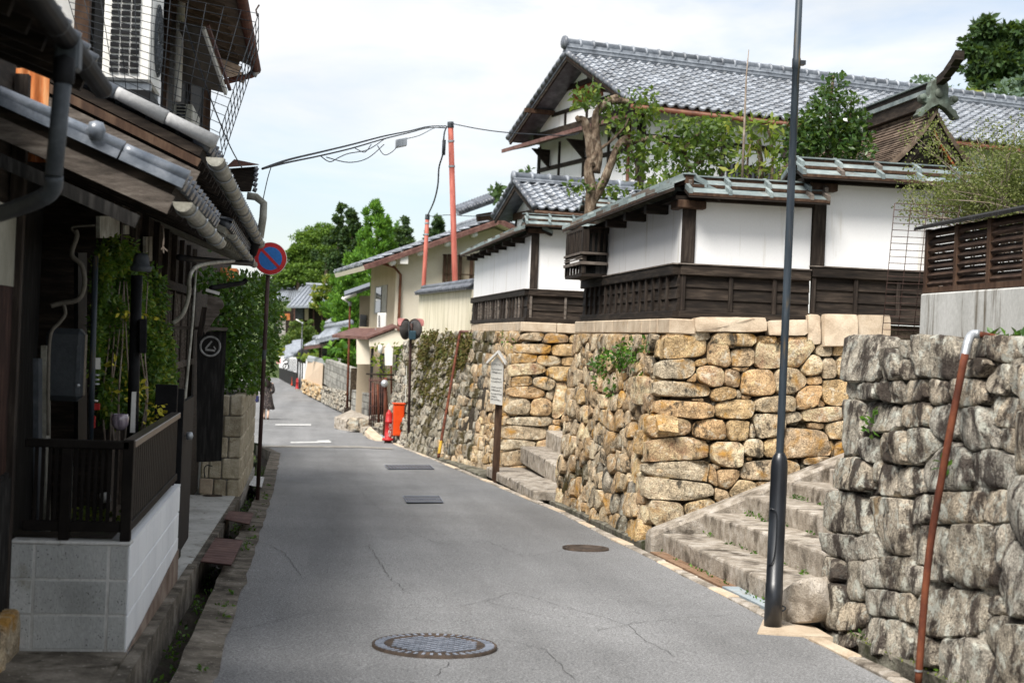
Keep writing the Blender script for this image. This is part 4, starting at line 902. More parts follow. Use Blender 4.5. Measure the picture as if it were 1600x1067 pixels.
fc = thing('louvred_fence', 'dark brown wooden louvred fence with a plank top, standing on the pale concrete parapet', 'fence', (a.x, a.y, zt0))
zf0 = zt0 + .004; H = P(1436, 352, 10.12).z - zf0
fo = e * .35
bays = 7; Lf = (b_ - a).length
for k in range(bays + 1):
    c = a + dn * (Lf * k / bays + .02) + fo; w2 = .028
    p = lambda s_, n_, z: Vector((c.x, c.y, 0)) + dn * s_ + nn * n_ + Vector((0, 0, z))
    MB().hexa([p(-w2, -.03, zf0), p(w2, -.03, zf0), p(w2, .035, zf0), p(-w2, .035, zf0), p(-w2, -.03, zf0 + H - .03), p(w2, -.03, zf0 + H - .03), p(w2, .035, zf0 + H - .03), p(-w2, .035, zf0 + H - .03)]).build('post', WOODBR, fc, bevel=.004)
    if k == bays: break
    for j in range(7):
        z = zf0 + .05 + j * (H - .08) / 7; s1 = Lf / bays - .03; hh = (H - .08) / 7
        MB().hexa([p(.03, -.028, z + hh * .75), p(s1, -.028, z + hh * .75), p(s1, .022, z), p(.03, .022, z), p(.03, -.018, z + hh * 1.06), p(s1, -.018, z + hh * 1.06), p(s1, .032, z + hh * .30), p(.03, .032, z + hh * .30)]).build('slat', WOODDKB, fc)
c = a + fo; c2 = b_ + fo
MB().beam(c - dn * .01 + Vector((0, 0, .022 + zf0 - c.z)), c2 + Vector((0, 0, .022 + zf0 - c.z)), .075, .04).build('rail', WOODBR, fc)
zz = zf0 + H - c.z
MB().hexa([c - dn * .09 + nn * .09 + Vector((0, 0, zz - .035)), c2 + nn * .09 + Vector((0, 0, zz - .035)), c2 - nn * .10 + Vector((0, 0, zz + .02)), c - dn * .09 - nn * .10 + Vector((0, 0, zz + .02)), c - dn * .09 + nn * .09 + Vector((0, 0, zz - .012)), c2 + nn * .09 + Vector((0, 0, zz - .012)), c2 - nn * .10 + Vector((0, 0, zz + .045)), c - dn * .09 - nn * .10 + Vector((0, 0, zz + .045))]).build('top_board', BLACKW, fc)
# wire grid leaning between the walls
gp = thing('wire_grid', 'rusty wire grid panel leaning upright against the end of the concrete parapet', 'wire panel', tuple(P(1400, 527, 10.6)))
Yg = 10.6; cTL, cTR, cBR, cBL = (P(1398, 318, Yg), P(1446, 321, Yg), P(1436, 528, Yg), P(1378, 525, Yg))
cTR = P(1500, 323, Yg)
cBR = P(1475, 528, Yg)
for k in range(5):
    t = k / 4; MB().tube([cTL.lerp(cTR, t), cBL.lerp(cBR, t)], .0035, 5).build('wire', RUSTW, gp)
for k in range(21):
    t = k / 20; MB().tube([cTL.lerp(cBL, t) + Vector((0, -.007, 0)), cTR.lerp(cBR, t) + Vector((0, -.007, 0))], .003, 5).build('wire', RUSTW, gp)

# wispy bush above the fence
bush = thing('wispy_shrub', 'wispy olive green shrub with pale bare twigs spilling over the brown louvred fence', 'shrub', (6.6, 11.6, 2.0))
mb = MB(); rs = random.Random(4); root = P(1585, 400, 11.6)
ends = []
for k in range(90):
    tx, ty = rs.uniform(1420, 1700), rs.uniform(205, 350)
    if tx < 1500 and ty < 290 - (tx - 1420) * .9 + 60 and rs.random() < .55: ty = rs.uniform(290, 345)
    e_ = P(tx, ty, 11.6 + rs.uniform(-.5, .7)); s_ = root + Vector((rs.uniform(-.35, .5), rs.uniform(-.3, .4), rs.uniform(-.2, .2)))
    m_ = s_.lerp(e_, .5) + Vector((rs.uniform(-.1, .1), rs.uniform(-.1, .1), rs.uniform(.03, .16))); pts = smooth([s_, m_, e_], 4); limb(mb, pts, .009, .0022, 4); ends.append(e_)
    for _ in range(5):
        a_ = pts[rs.randrange(3, len(pts))]; f_ = a_ + Vector((rs.uniform(-.16, .12), rs.uniform(-.12, .12), rs.uniform(-.02, .2))); limb(mb, [a_, a_.lerp(f_, .5) + Vector((0, 0, .02)), f_], .003, .0012, 3); ends.append(f_)
mb.build('twigs', TWIG, bush)
leaves('foliage', [(tuple(q), (.13, .13, .11), 34) for q in ends] + px_blobs([(1560, 300, 75, 55), (1600, 260, 60, 60), (1640, 320, 70, 70), (1505, 318, 50, 30)], 11.7, .4, .75), .024, L_BUSH, bush, 3, shell=.0, asp=1.6)

# ------------------------------------------------------------------ the big white gabled house
az = math.radians(76); E1 = Vector((math.sin(az), math.cos(az), 0)); E2 = Vector((-E1.y, E1.x, 0))
eN = P(985, 160, 34.0); wG = 8.0; rise = 1.86
hb = thing('gabled_house', 'large white two storey house with long grey tiled roof and timbered gable', 'house', (eN.x, eN.y, 1.6))
LEN = 26.0; eL = eN + E2 * wG; pk = eN + E2 * (wG / 2) + Vector((0, 0, rise)); vg = .7       # verge overhang 0.9 in front of the gable wall
dvN = (pk - eN).normalized(); dvF = (pk - eL).normalized(); slope_len = (pk - eN).length
tiled(hb, eN, E1, dvN, LEN, slope_len - .06, .30, .26)
up = Vector((0, 0, 1)); nrmN = E1.cross(dvN); nrmN = nrmN if nrmN.z > 0 else -nrmN; nrmF = E1.cross(dvF); nrmF = nrmF if nrmF.z > 0 else -nrmF
def slab(o, du, dv, wu, lv, th, nm, mat, parent, nrm, off=-.02):
    p = [o, o + du * wu, o + du * wu + dv * lv, o + dv * lv]; return MB().hexa([q + nrm * (off - th) for q in p] + [q + nrm * off for q in p]).build(nm, mat, parent)
slab(eN, E1, dvN, LEN, slope_len, .08, 'roof_deck', WOODBR, hb, nrmN, -.015); slab(eL, E1, dvF, LEN, slope_len, .08, 'roof_deck', TILEDK, hb, nrmF, .0)
ridge(hb, pk + E1 * -.05, pk + E1 * LEN, .12, .30)
MB().lathe(pk + Vector((0, 0, .30)) - E1 * .12, [(0, 0), (.17, .01), (.19, .06), (.17, .10), (0, .11)], 14, tuple(E1)).build('ridge_end_tile', TILEDK, hb)
# verge tiles down both rakes
for o_, dv_, nm in ((eN, dvN, nrmN), (eL, dvF, nrmF)):
    n = 16; mb = MB()
    for k in range(n):
        p = o_ + dv_ * (slope_len * k / n) + nm * .05; q = o_ + dv_ * (slope_len * (k + .95) / n) + nm * .05; mb.tube([p - E1 * .0, q], [.085, .07], 8)
    mb.build('verge_tiles', TILEDK, hb)
    MB().hexa([o_ + E1 * .02 - nm * .17, o_ + E1 * .07 - nm * .17, pk + E1 * .07 - up * .19, pk + E1 * .02 - up * .19, o_ + E1 * .02 - nm * .03, o_ + E1 * .07 - nm * .03, pk + E1 * .07 - up * .03, pk + E1 * .02 - up * .03]).build('bargeboard', WOODDK, hb)
# walls: gable wall set back 0.9, long wall set in .8
ov = .75; gO = E1 * vg; A0 = eN + gO + E2 * ov; B0 = eL + gO - E2 * ov; zb_ = 1.7; zt_ = eN.z + .30
V3 = lambda p, z: Vector((p.x, p.y, z))
Mid = eN + gO + E2 * wG / 2
MB().prism([V3(A0, zb_), V3(B0, zb_), V3(B0, eN.z + ov * .42), V3(Mid, pk.z - .14), V3(A0, eN.z + ov * .42)], E1 * .18).build('gable_wall', PLASTER, hb)
LW = 23.0
MB().prism([V3(A0 + E1 * .185, zb_), V3(A0 + E1 * LW, zb_), V3(A0 + E1 * LW, zt_), V3(A0 + E1 * .185, zt_)], E2 * .18).build('long_wall', PLASTER, hb)
def onG(s0, s1, z0, z1, nm, mat, out=.04, dep=.06):    # element on the gable wall, s measured from A0 along E2
    p = lambda s, z, q: V3(A0 + E2 * s - E1 * q, z)
    return MB().hexa([p(s0, z0, -dep + out), p(s1, z0, -dep + out), p(s1, z0, out), p(s0, z0, out), p(s0, z1, -dep + out), p(s1, z1, -dep + out), p(s1, z1, out), p(s0, z1, out)]).build(nm, mat, hb)
def onL(s0, s1, z0, z1, nm, mat, out=.04, dep=.06):
    p = lambda s, z, q: V3(A0 + E1 * s - E2 * q, z)
    return MB().hexa([p(s0, z0, -dep + out), p(s1, z0, -dep + out), p(s1, z0, out), p(s0, z0, out), p(s0, z1, -dep + out), p(s1, z1, -dep + out), p(s1, z1, out), p(s0, z1, out)]).build(nm, mat, hb)
GW = (B0 - A0).length; ez = eN.z
for s in (.0, 1.75, 3.3, 4.95, GW - .13): onG(s, s + (.16 if s in (0., GW - .13) else .09), zb_, ez - .25, 'post', WOODDKV)
onG(-.02, GW, ez - 1.0, ez - .88, 'cross_beam', WOODDK, .03); 
onG(-.3, GW + .3, ez - .14, ez + .16, 'tie_beam', WOODDK, .08)
onG(.9, GW - .9, ez + .52, ez + .62, 'cross_beam', WOODDK, .045); onG(1.7, GW - 1.7, ez + 1.13, ez + 1.27, 'cross_beam', WOODDK, .05)
for s in (GW * .28, GW * .5, GW * .72): onG(s - .05, s + .05, ez + .16, ez + .52, 'post', WOODDKV, .035)
onG(GW * .5 - .05, GW * .5 + .05, ez + 1.27, ez + 1.5, 'post', WOODDKV, .035)
RUSTV = M('rusty_louvre', [(.10, .025, .01), (.20, .055, .02), (.28, .09, .035)], 5, (1, 1, .5), .7)
for k in range(22): s = GW * .5 - .95 + k * .088; onG(s, s + .05, ez + .66, ez + 1.12, 'louvre_slat', RUSTV, .03, .04)
# lean-to eave on the gable
p = lambda s, z, q: V3(A0 + E2 * s - E1 * q, z)
for nm, mat, z0, h_ in (('hood_roof', RUSTBR, ez - .30, .05), ('hood_fascia', RUSTBR, ez - .40, .10)):
    d0, d1 = (.04, .86) if nm == 'hood_roof' else (.83, .88)
    MB().hexa([p(-.5, z0 + (.14 if nm == 'hood_roof' else 0), d0), p(GW + .8, z0 + (.14 if nm == 'hood_roof' else 0), d0), p(GW + .8, z0 - (.08 if nm == 'hood_roof' else 0), d1), p(-.5, z0 - (.08 if nm == 'hood_roof' else 0), d1),
               p(-.5, z0 + (.14 if nm == 'hood_roof' else 0) + h_, d0), p(GW + .8, z0 + (.14 if nm == 'hood_roof' else 0) + h_, d0), p(GW + .8, z0 - (.08 if nm == 'hood_roof' else 0) + h_, d1), p(-.5, z0 - (.08 if nm == 'hood_roof' else 0) + h_, d1)]).build(nm, mat, hb)
for s in (.6, 3.2, 5.6): MB().prism([p(s, ez - .95, .04), p(s, ez - .42, .04), p(s, ez - .42, .6)], E2 * .08).build('hood_bracket', WOODDK, hb)
for s in (1.2, GW - 1.0): 
    MB().beam(p(s, ez + .62 + (1.0 if 0 else 0), -.02), p(s, ez + .62, .92), .12, .12).build('purlin_end', WOODBR, hb)
# long wall: posts, beam, dark lattice windows
for s in (.0, 2.3, 4.6, 6.9, 9.2, 11.5, 13.8, 16.1, 18.4): onL(s, s + .13, zb_, zt_, 'post', WOODDKV)
onL(-.02, LW, ez - .75, ez - .6, 'cross_beam', WOODDK, .03)
for s in (2.5, 4.8, 7.1, 9.4): 
    onL(s, s + 2.05, ez - 2.3, ez - 1.15, 'window', GLASS, .012, .03)
    for k in range(13): onL(s + .05 + k * .16, s + .09 + k * .16, ez - 2.32, ez - 1.13, 'window_bar', WOODDKV, .06, .04)
GUT = M('copper_brown_gutter', [(.08, .03, .018), (.14, .055, .03), (.20, .09, .05)], 5, (1, 1, 1), .5, .1)
MB().tube([eN - up * .12 - E2 * .06 + E1 * .0, eN - up * .16 - E2 * .06 + E1 * LEN], .07, 10).build('gutter', GUT, hb)
q0 = A0 - E1 * .10 + E2 * .45
MB().tube([V3(q0, ez - .2), V3(q0, zb_ + .6)], .045, 8).build('downpipe', GUT, hb)

# small tiled outbuilding in front of it
az2 = math.radians(79); F1 = Vector((math.sin(az2), math.cos(az2), 0)); F2 = Vector((-F1.y, F1.x, 0))
sN = P(835, 326, 31.0); wS = 2.9; 
oh = thing('outbuilding', 'small white outbuilding with a steep grey tiled gable roof, below the big house gable', 'outbuilding', (sN.x, sN.y, 1.7))
sL = sN + F2 * wS; pS = sN + F2 * (wS / 2) + up * .72; dS = (pS - sN).normalized(); dSF = (pS - sL).normalized(); ls = (pS - sN).length; LS = 5.2
tiled(oh, sN, F1, dS, LS, ls, .24, .2, limit=160); nS = F1.cross(dS); nS = nS if nS.z > 0 else -nS; nSF = F1.cross(dSF); nSF = nSF if nSF.z > 0 else -nSF
slab(sN, F1, dS, LS, ls, .07, 'roof_deck', WOODDK, oh, nS, -.015); slab(sL, F1, dSF, LS, ls, .07, 'roof_deck', TILEDK, oh, nSF, 0)
ridge(oh, pS - F1 * .05, pS + F1 * LS, .11, .12, step=.42)
for o_, dv_, nm in ((sN, dS, nS), (sL, dSF, nSF)):
    mb = MB()
    for k in range(7): p_ = o_ + dv_ * (ls * k / 7) + nm * .04; q_ = o_ + dv_ * (ls * (k + .95) / 7) + nm * .04; mb.tube([p_, q_], [.07, .055], 8)
    mb.build('verge_tiles', TILEDK, oh)
    MB().hexa([o_ + F1 * .02 - nm * .16, o_ + F1 * .06 - nm * .16, pS + F1 * .06 - up * .18, pS + F1 * .02 - up * .18, o_ + F1 * .02 - nm * .03, o_ + F1 * .06 - nm * .03, pS + F1 * .06 - up * .03, pS + F1 * .02 - up * .03]).build('bargeboard', WOODDK, oh)
a0 = sN + F1 * .45 + F2 * .4; b0 = sL + F1 * .45 - F2 * .4; md = sN + F1 * .45 + F2 * wS / 2
MB().prism([V3(a0, 1.7), V3(b0, 1.7), V3(b0, sN.z + .12), V3(md, pS.z - .12), V3(a0, sN.z + .12)], F1 * .12).build('gable_wall', PLASTER, oh)
MB().prism([V3(a0 + F1 * .125, 1.7), V3(a0 + F1 * 4.5, 1.7), V3(a0 + F1 * 4.5, sN.z + .12), V3(a0 + F1 * .125, sN.z + .12)], F2 * .12).build('side_wall', CREAM, oh)
for s in (0, 1.0, 2.03): 
    q_ = a0 + F2 * s; MB().hexa([V3(q_ - F1 * .03, 1.7), V3(q_ + F2 * .07 - F1 * .03, 1.7), V3(q_ + F2 * .07 + F1 * .02, 1.7), V3(q_ + F1 * .02, 1.7), V3(q_ - F1 * .03, sN.z + .1), V3(q_ + F2 * .07 - F1 * .03, sN.z + .1), V3(q_ + F2 * .07 + F1 * .02, sN.z + .1), V3(q_ + F1 * .02, sN.z + .1)]).build('post', WOODDKV, oh)
MB().beam(V3(a0 - F1 * .02 - F2 * .1, sN.z + .02), V3(b0 - F1 * .02 + F2 * .1, sN.z + .02), .07, .16).build('tie_beam', WOODBR, oh)
MB().tube([sN - up * .08 - F2 * .03, sN - up * .09 - F2 * .03 + F1 * LS], .045, 8).build('gutter', WOODBR, oh)
for s in (.15, 1.9): q_ = a0 + F1 * s; MB().beam(V3(q_ - F2 * .02, 1.7), V3(q_ - F2 * .02, sN.z), .14, .05).build('post', WOODDKV, oh)

# bark-shingled gate roof with curved gable and ridge ornament
gY = 21.5; gaz = math.radians(-8)          # ridge runs away to the left
apex = P(1463, 165, gY); g = thing('shrine_gate', 'old gate roof of brown bark shingles with a curved gable and green bronze ridge ornament', 'gate', (apex.x, apex.y, 1.7))
fwdg = P(1270, 228, 27.0) - P(1463, 165, gY); fwdg.z = 0; fwdg.normalize(); rt = Vector((fwdg.y, -fwdg.x, 0)); rt = rt if rt.x > 0 else -rt
def rake(t, side):      # t 0 at the apex .. 1 at the eave; concave flare
    w2 = 1.62 if side < 0 else 1.62
    return rt * (side * w2 * (t ** 1.12)) - up * (1.30 * (1 - (1 - t) ** 1.75))
ap0 = apex - up * .02; LG = 7.0
rows = 34
for side in (-1, 1):
    for r in range(rows):
        t0, t1 = r / rows, (r + 1) / rows
        a_, b2 = ap0 + rake(t0, side), ap0 + rake(t1, side); n_ = (b2 - a_).cross(fwdg); n_ = n_ if n_.z > 0 else -n_; n_.normalize()
        mb = MB(); m = 16 if side < 0 else 4
        for k in range(m):
            f0, f1 = LG * k / m, LG * (k + 1) / m - .004; j = random.uniform(-.006, .006)
            mb.hexa([a_ + fwdg * f0 - n_ * .05, a_ + fwdg * f1 - n_ * .05, b2 + fwdg * f1 - n_ * .05, b2 + fwdg * f0 - n_ * .05, a_ + fwdg * f0 - n_ * .006, a_ + fwdg * f1 - n_ * .006, b2 + fwdg * f1 + n_ * (.013 + j), b2 + fwdg * f0 + n_ * (.013 + j)])
        mb.build('shingle_course', BARK, g)
    # gable barge: thick layered edge and rusty red rafters under
    for nm, mat, off, th, f0, f1 in (('shingle_edge', BARK, .03, .09, -.02, .06), ('bargeboard', WOODDK, .18, .14, .03, .12), ('bargeboard_inner', RUSTV if side > 0 else WOODDK, .33, .05, .05, .16)):
        mb = MB()
        for r in range(14):
            a_, b2 = ap0 + rake(r / 14, side), ap0 + rake((r + 1) / 14, side)
            mb.hexa([a_ + fwdg * f0 - up * (off + th), a_ + fwdg * f1 - up * (off + th), b2 + fwdg * f1 - up * (off + th), b2 + fwdg * f0 - up * (off + th), a_ + fwdg * f0 - up * off, a_ + fwdg * f1 - up * off, b2 + fwdg * f1 - up * off, b2 + fwdg * f0 - up * off])
        mb.build(nm, mat, g)
mb = MB(); poly = [ap0 + rake(k / 10, -1) - up * .2 for k in range(10, 0, -1)] + [ap0 - up * .2] + [ap0 + rake(k / 10, 1) - up * .2 for k in range(1, 11)]
MB().prism([q_ + fwdg * .9 for q_ in poly], fwdg * .1).build('gable_panel', BLACKW, g)
for s in (-1.1, 1.1): MB().beam(ap0 + rt * s - up * 1.15 + fwdg * .5, ap0 + rt * s + fwdg * .5 - up * (apex.z - 1.7), .2, .2).build('post', WOODDKV, g)
MB().beam(ap0 - rt * 1.5 - up * 1.2 + fwdg * .5, ap0 + rt * 1.5 - up * 1.2 + fwdg * .5, .2, .25).build('tie_beam', WOODBR, g)
MB().lathe(ap0 - up * .75 + fwdg * .45, [(0, 0), (.16, .01), (.20, .1), (.16, .2), (0, .24)], 14, tuple(fwdg)).build('carving', WOODGY, g)
# ridge: dark box, green copper strip, rusty cap, upswept tip
for nm, mat, z0, z1, w2 in (('ridge_box', WOODDK, .02, .22, .13), ('copper_strip', COPPER, .22, .29, .17), ('ridge_board', WOODDK, .29, .40, .10), ('copper_strip', COPPER, .40, .42, .14)):
    z0 += -.02; z1 += -.02
    MB().hexa([ap0 + fwdg * .1 - rt * w2 + up * z0, ap0 + fwdg * .1 + rt * w2 + up * z0, ap0 + fwdg * LG + rt * w2 + up * z0, ap0 + fwdg * LG - rt * w2 + up * z0, ap0 + fwdg * .1 - rt * w2 + up * z1, ap0 + fwdg * .1 + rt * w2 + up * z1, ap0 + fwdg * LG + rt * w2 + up * z1, ap0 + fwdg * LG - rt * w2 + up * z1]).build(nm, mat, g)
mb = MB(); pts = [(.3, .33, .055), (0, .37, .06), (-.35, .47, .065), (-.6, .60, .07), (-.75, .70, .075)]
for (f0, z0, w0), (f1, z1, w1) in zip(pts, pts[1:]):
    mb.hexa([ap0 + fwdg * f0 - rt * w0 + up * (z0 - .06), ap0 + fwdg * f0 + rt * w0 + up * (z0 - .06), ap0 + fwdg * f1 + rt * w1 + up * (z1 - .09), ap0 + fwdg * f1 - rt * w1 + up * (z1 - .09), ap0 + fwdg * f0 - rt * w0 + up * (z0 + .06), ap0 + fwdg * f0 + rt * w0 + up * (z0 + .06), ap0 + fwdg * f1 + rt * w1 + up * (z1 + .05), ap0 + fwdg * f1 - rt * w1 + up * (z1 + .05)])
mb.build('ridge_tip', WOODDK, g)
BRONZE = M('green_bronze', [(.05, .055, .045), (.09, .105, .085), (.16, .20, .17)], 6, (1, 1, 1), .6, .2)
orn = [(0, .44), (.07, .43), (.13, .38), (.155, .30), (.15, .17), (.17, .12), (.20, .12), (.215, .16), (.25, .185), (.29, .165), (.305, .12), (.29, .07), (.25, .035), (.20, .02), (.24, -.03), (.30, -.06), (.32, -.12), (.36, -.16), (.33, -.20), (.27, -.19), (.22, -.13), (.12, -.04), (0, .02)]
outl = [(x, z) for x, z in orn] + [(-x, z) for x, z in orn[::-1][1:-1]]
MB().prism([ap0 + rt * x + up * z - fwdg * .10 for x, z in outl], fwdg * .17).build('ridge_ornament', BRONZE, g, bevel=.008)
MB().lathe(ap0 + up * .2 - fwdg * .11, [(0, -.015), (.02, -.01), (.075, -.01), (.08, .0), (.06, .01)], 16, tuple(fwdg)).build('crest', BRONZE, g)
mb = MB()
for s in (-1, 1): mb.lathe(ap0 + rt * s * .27 + up * .12 - fwdg * .12, [(0, 0), (.045, .0), (.055, .03), (.05, .06), (0, .07)], 12, tuple(fwdg))
mb.build('scroll', BRONZE, g)

# ------------------------------------------------------------------ trees and shrubs behind the garden walls
def tree(name, label, cat, loc, trunk_paths, blobs, size, lmat, seed, tmat=None, group=None, **k):
    t = thing(name, label, cat, loc, group=group)
    if trunk_paths:
        mb = MB()
        for pts, r0, r1 in trunk_paths: limb(mb, smooth(pts, 4), r0, r1, 9)
        mb.v = [tuple(Vector(v) + Vector((mnoise.noise(Vector(v) * 6), mnoise.noise(Vector(v) * 6 + Vector((5, 5, 5))), 0)) * .018) for v in mb.v] if tmat is None else mb.v
        mb.build('trunk', tmat or TRUNK, t)
    leaves('crown', blobs, size, lmat, t, seed, **k); return t
Yt = 24.0; q = lambda x, y, Y=Yt: P(x, y, Y)
tree('pruned_tree', 'hard pruned old tree with a thick mottled trunk and leafy stubs above the wall roof', 'tree', tuple(q(925, 330)),
     [([q(922, 340), q(924, 300), q(920, 262), q(930, 240)], .105, .085), ([q(926, 262), q(920, 215), q(913, 190), q(905, 186)], .09, .055), ([q(930, 270), q(934, 240), q(930, 210), q(932, 178), q(948, 160), q(965, 152)], .09, .06), ([q(955, 158), q(975, 158), q(985, 160)], .07, .035),
      ([q(922, 320), q(940, 290), q(955, 255), q(968, 225), q(980, 215)], .085, .055), ([q(972, 222), q(995, 222), q(1025, 215), q(1055, 235)], .055, .025), ([q(935, 235), q(955, 220), q(975, 200), q(983, 185)], .03, .015), ([q(905, 186), q(901, 188)], .07, .06), ([q(985, 232), q(992, 255), q(1000, 290)], .02, .012)],
     px_blobs([(915, 150, 22, 18), (935, 160, 24, 16), (905, 163, 12, 8), (925, 138, 14, 10), (985, 148, 20, 6), (1012, 147, 20, 8), (955, 182, 20, 10), (990, 168, 30, 10), (1005, 180, 20, 14), (1025, 172, 14, 10), (975, 195, 24, 14), (1015, 170, 10, 18), (985, 235, 28, 18), (1005, 215, 22, 18), (1010, 250, 22, 24), (975, 262, 14, 10), (1000, 285, 16, 12), (945, 203, 12, 9), (1030, 240, 14, 22), (900, 292, 18, 10), (940, 292, 30, 8), (960, 296, 30, 7), (1020, 290, 25, 10)], Yt, .25, .17), .115, L_BROAD, 21, shell=0, asp=1.7, droop=.7)
tree('garden_tree', 'leafy garden tree spreading over the wall roof between the pruned trunk and the lamp post', 'tree', tuple(q(1075, 330, 22)),
     [([q(1080, 300, 22), q(1078, 270, 22), q(1070, 235, 22), q(1095, 205, 22)], .06, .03), ([q(1078, 265, 22), q(1110, 240, 22), q(1130, 215, 22)], .035, .015), ([q(1070, 240, 22), q(1045, 225, 22), q(1030, 222, 22)], .03, .015)],
     px_blobs([(1055, 195, 30, 12), (1085, 205, 38, 22), (1120, 200, 25, 16), (1045, 225, 22, 20), (1085, 235, 40, 24), (1120, 235, 28, 26), (1060, 260, 34, 16), (1100, 262, 34, 14), (1140, 215, 14, 12), (1040, 280, 30, 9), (1125, 185, 14, 8)], 22, .4, .26), .10, L_BROAD, 22, shell=0, asp=1.6, droop=.6)
tree('loquat_shrub', 'yellow green large leaved shrub just left of the lamp post', 'shrub', tuple(q(1190, 330, 20.5)),
     [([q(1190, 300, 20.5), q(1188, 250, 20.5), q(1185, 215, 20.5)], .05, .03), ([q(1205, 300, 20.5), q(1207, 240, 20.5), q(1200, 200, 20.5)], .025, .015), ([q(1172, 300, 20.5), q(1168, 250, 20.5), q(1175, 215, 20.5)], .02, .012)],
     px_blobs([(1180, 190, 18, 10), (1200, 195, 20, 12), (1165, 215, 16, 12), (1190, 225, 24, 14), (1215, 215, 16, 14), (1160, 245, 16, 14), (1200, 250, 20, 14), (1185, 270, 20, 12), (1212, 275, 14, 14), (1150, 270, 14, 10), (1145, 185, 12, 8)], 20.5, .25, .13), .15, L_YEL, 23, shell=0, asp=3.0, droop=-.1)
tag(MB().tube([q(1159, 300, 20), q(1163, 200, 20), q(1166, 120, 20), q(1170, 78, 20)], [.022, .018, .012, .006], 7).build('bamboo_pole', TWIG), 'tall thin bare bamboo pole rising above the roof left of the lamp post', 'garden pole')
cb = px_blobs([(1300, 135, 16, 14), (1292, 160, 24, 18), (1325, 160, 14, 14), (1285, 190, 36, 20), (1320, 190, 26, 22), (1265, 200, 28, 16), (1300, 215, 50, 24), (1260, 225, 30, 16), (1340, 215, 16, 24), (1290, 235, 60, 14), (1245, 190, 14, 12), (1345, 240, 16, 14), (1250, 240, 24, 10), (1305, 120, 8, 6), (1250, 215, 20, 20), (1275, 175, 16, 14), (1335, 190, 16, 20)], 19.5, .5, .42)
tree('camellia_tree', 'dense dark glossy camellia with few white blossoms between lamp post and gate roof', 'tree', tuple(q(1290, 320, 19.5)),
     [([q(1292, 300, 19.5), q(1295, 220, 19.5), q(1298, 150, 19.5), q(1303, 118, 19.5)], .06, .012), ([q(1290, 260, 19.5), q(1260, 220, 19.5), q(1245, 190, 19.5)], .03, .01), ([q(1296, 240, 19.5), q(1325, 200, 19.5), q(1330, 155, 19.5)], .03, .01)], cb, .085, L_CAM, 24, shell=.0, asp=1.6)
fl = leaves('blossom', px_blobs([(1318, 185, 10, 14), (1335, 170, 6, 8), (1300, 180, 6, 6), (1352, 205, 5, 8), (1260, 165, 5, 5)], 19.2, .1, .012), .07, WHITEP, bpy.data.objects['camellia_tree'], 5, shell=0, asp=1.1)
tree('low_garden_shrubs', 'low green shrubs showing just above the wall roofs', 'shrub', tuple(q(1130, 340, 18)), [([q(1220, 330, 18), q(1222, 290, 18)], .02, .01)], px_blobs([(1110, 288, 22, 6), (1060, 283, 20, 5), (1225, 265, 14, 16), (1215, 288, 16, 8), (1160, 285, 30, 6), (1030, 292, 16, 6), (1240, 285, 16, 8), (1150, 300, 12, 14)], 18.5, .2, .3), .06, L_YEL, 25, shell=0, asp=1.7)
# far trees on the right skyline
def woodtree(label, px, Y, size, mat, seed, dens=.02, trunk=True, name='woodland_tree', group='trees on the skyline', **k):
    x0 = sum(b[0] for b in px) / len(px); yb = max(b[1] + b[3] for b in px); loc = P(x0, yb + 30, Y)
    gz = terrain(loc.x, loc.y); loc.z = min(loc.z, gz + .4) if gz < loc.z else loc.z
    bl = []; rs = random.Random(seed)
    for b in px_blobs(px, Y, 1.0, dens):
        c, r, n = b; ns = max(4, int(n / 80))
        for _ in range(ns):      # clumps on the surface of each lobe leave gaps and shade between
            d = Vector((rs.gauss(0, 1), rs.gauss(0, 1), rs.gauss(0, 1))).normalized(); f = rs.uniform(.45, 1.0); s_ = rs.uniform(.22, .42)
            bl.append(((c[0] + d.x * r[0] * f, c[1] + d.y * r[1] * f, c[2] + d.z * r[2] * f), (r[0] * s_, r[1] * s_, r[2] * s_ * .75), n / ns))
    top = P(x0, min(b[1] for b in px), Y)
    return tree(name, label, 'tree', tuple(loc), [([loc, loc.lerp(top, .5), loc.lerp(top, .92)], .35 * Y / 100, .08 * Y / 100)] if trunk else None, bl, size, mat, seed, group=group, shell=.2, **k)
woodtree('tall dense dark tree at the top right corner above the tiled roof', [(1560, 70, 50, 30), (1600, 60, 50, 36), (1545, 105, 40, 24), (1590, 110, 50, 26), (1530, 135, 30, 14), (1540, 45, 18, 14), (1620, 100, 50, 50), (1520, 75, 12, 12)], 60, .34, L_FARD, 31, 1.1)
woodtree('bluish grey conifer in front of the tall dark tree at the right edge', [(1590, 130, 30, 18), (1575, 150, 34, 14), (1610, 150, 30, 20)], 56, .28, L_BLUE, 32, .9)
woodtree('yellowish bush along the roof line below the tall dark tree', [(1520, 150, 18, 6), (1545, 158, 14, 6), (1600, 160, 20, 10), (1495, 157, 10, 5)], 54, .24, L_YEL, 33, 1.2, trunk=False)
woodtree('thin feathery treetop behind the gate roof tip', [(1445, 130, 18, 6), (1430, 142, 16, 5), (1460, 122, 12, 5), (1480, 140, 10, 5), (1415, 150, 8, 4)], 50, .22, L_BLUE, 34, .7, trunk=False)
woodtree('small pine tip above the ridge left of the gate roof', [(1385, 137, 8, 8), (1398, 141, 6, 5), (1362, 140, 4, 3), (1340, 135, 5, 3)], 50, .2, L_FARD, 35, 1.6, trunk=False)
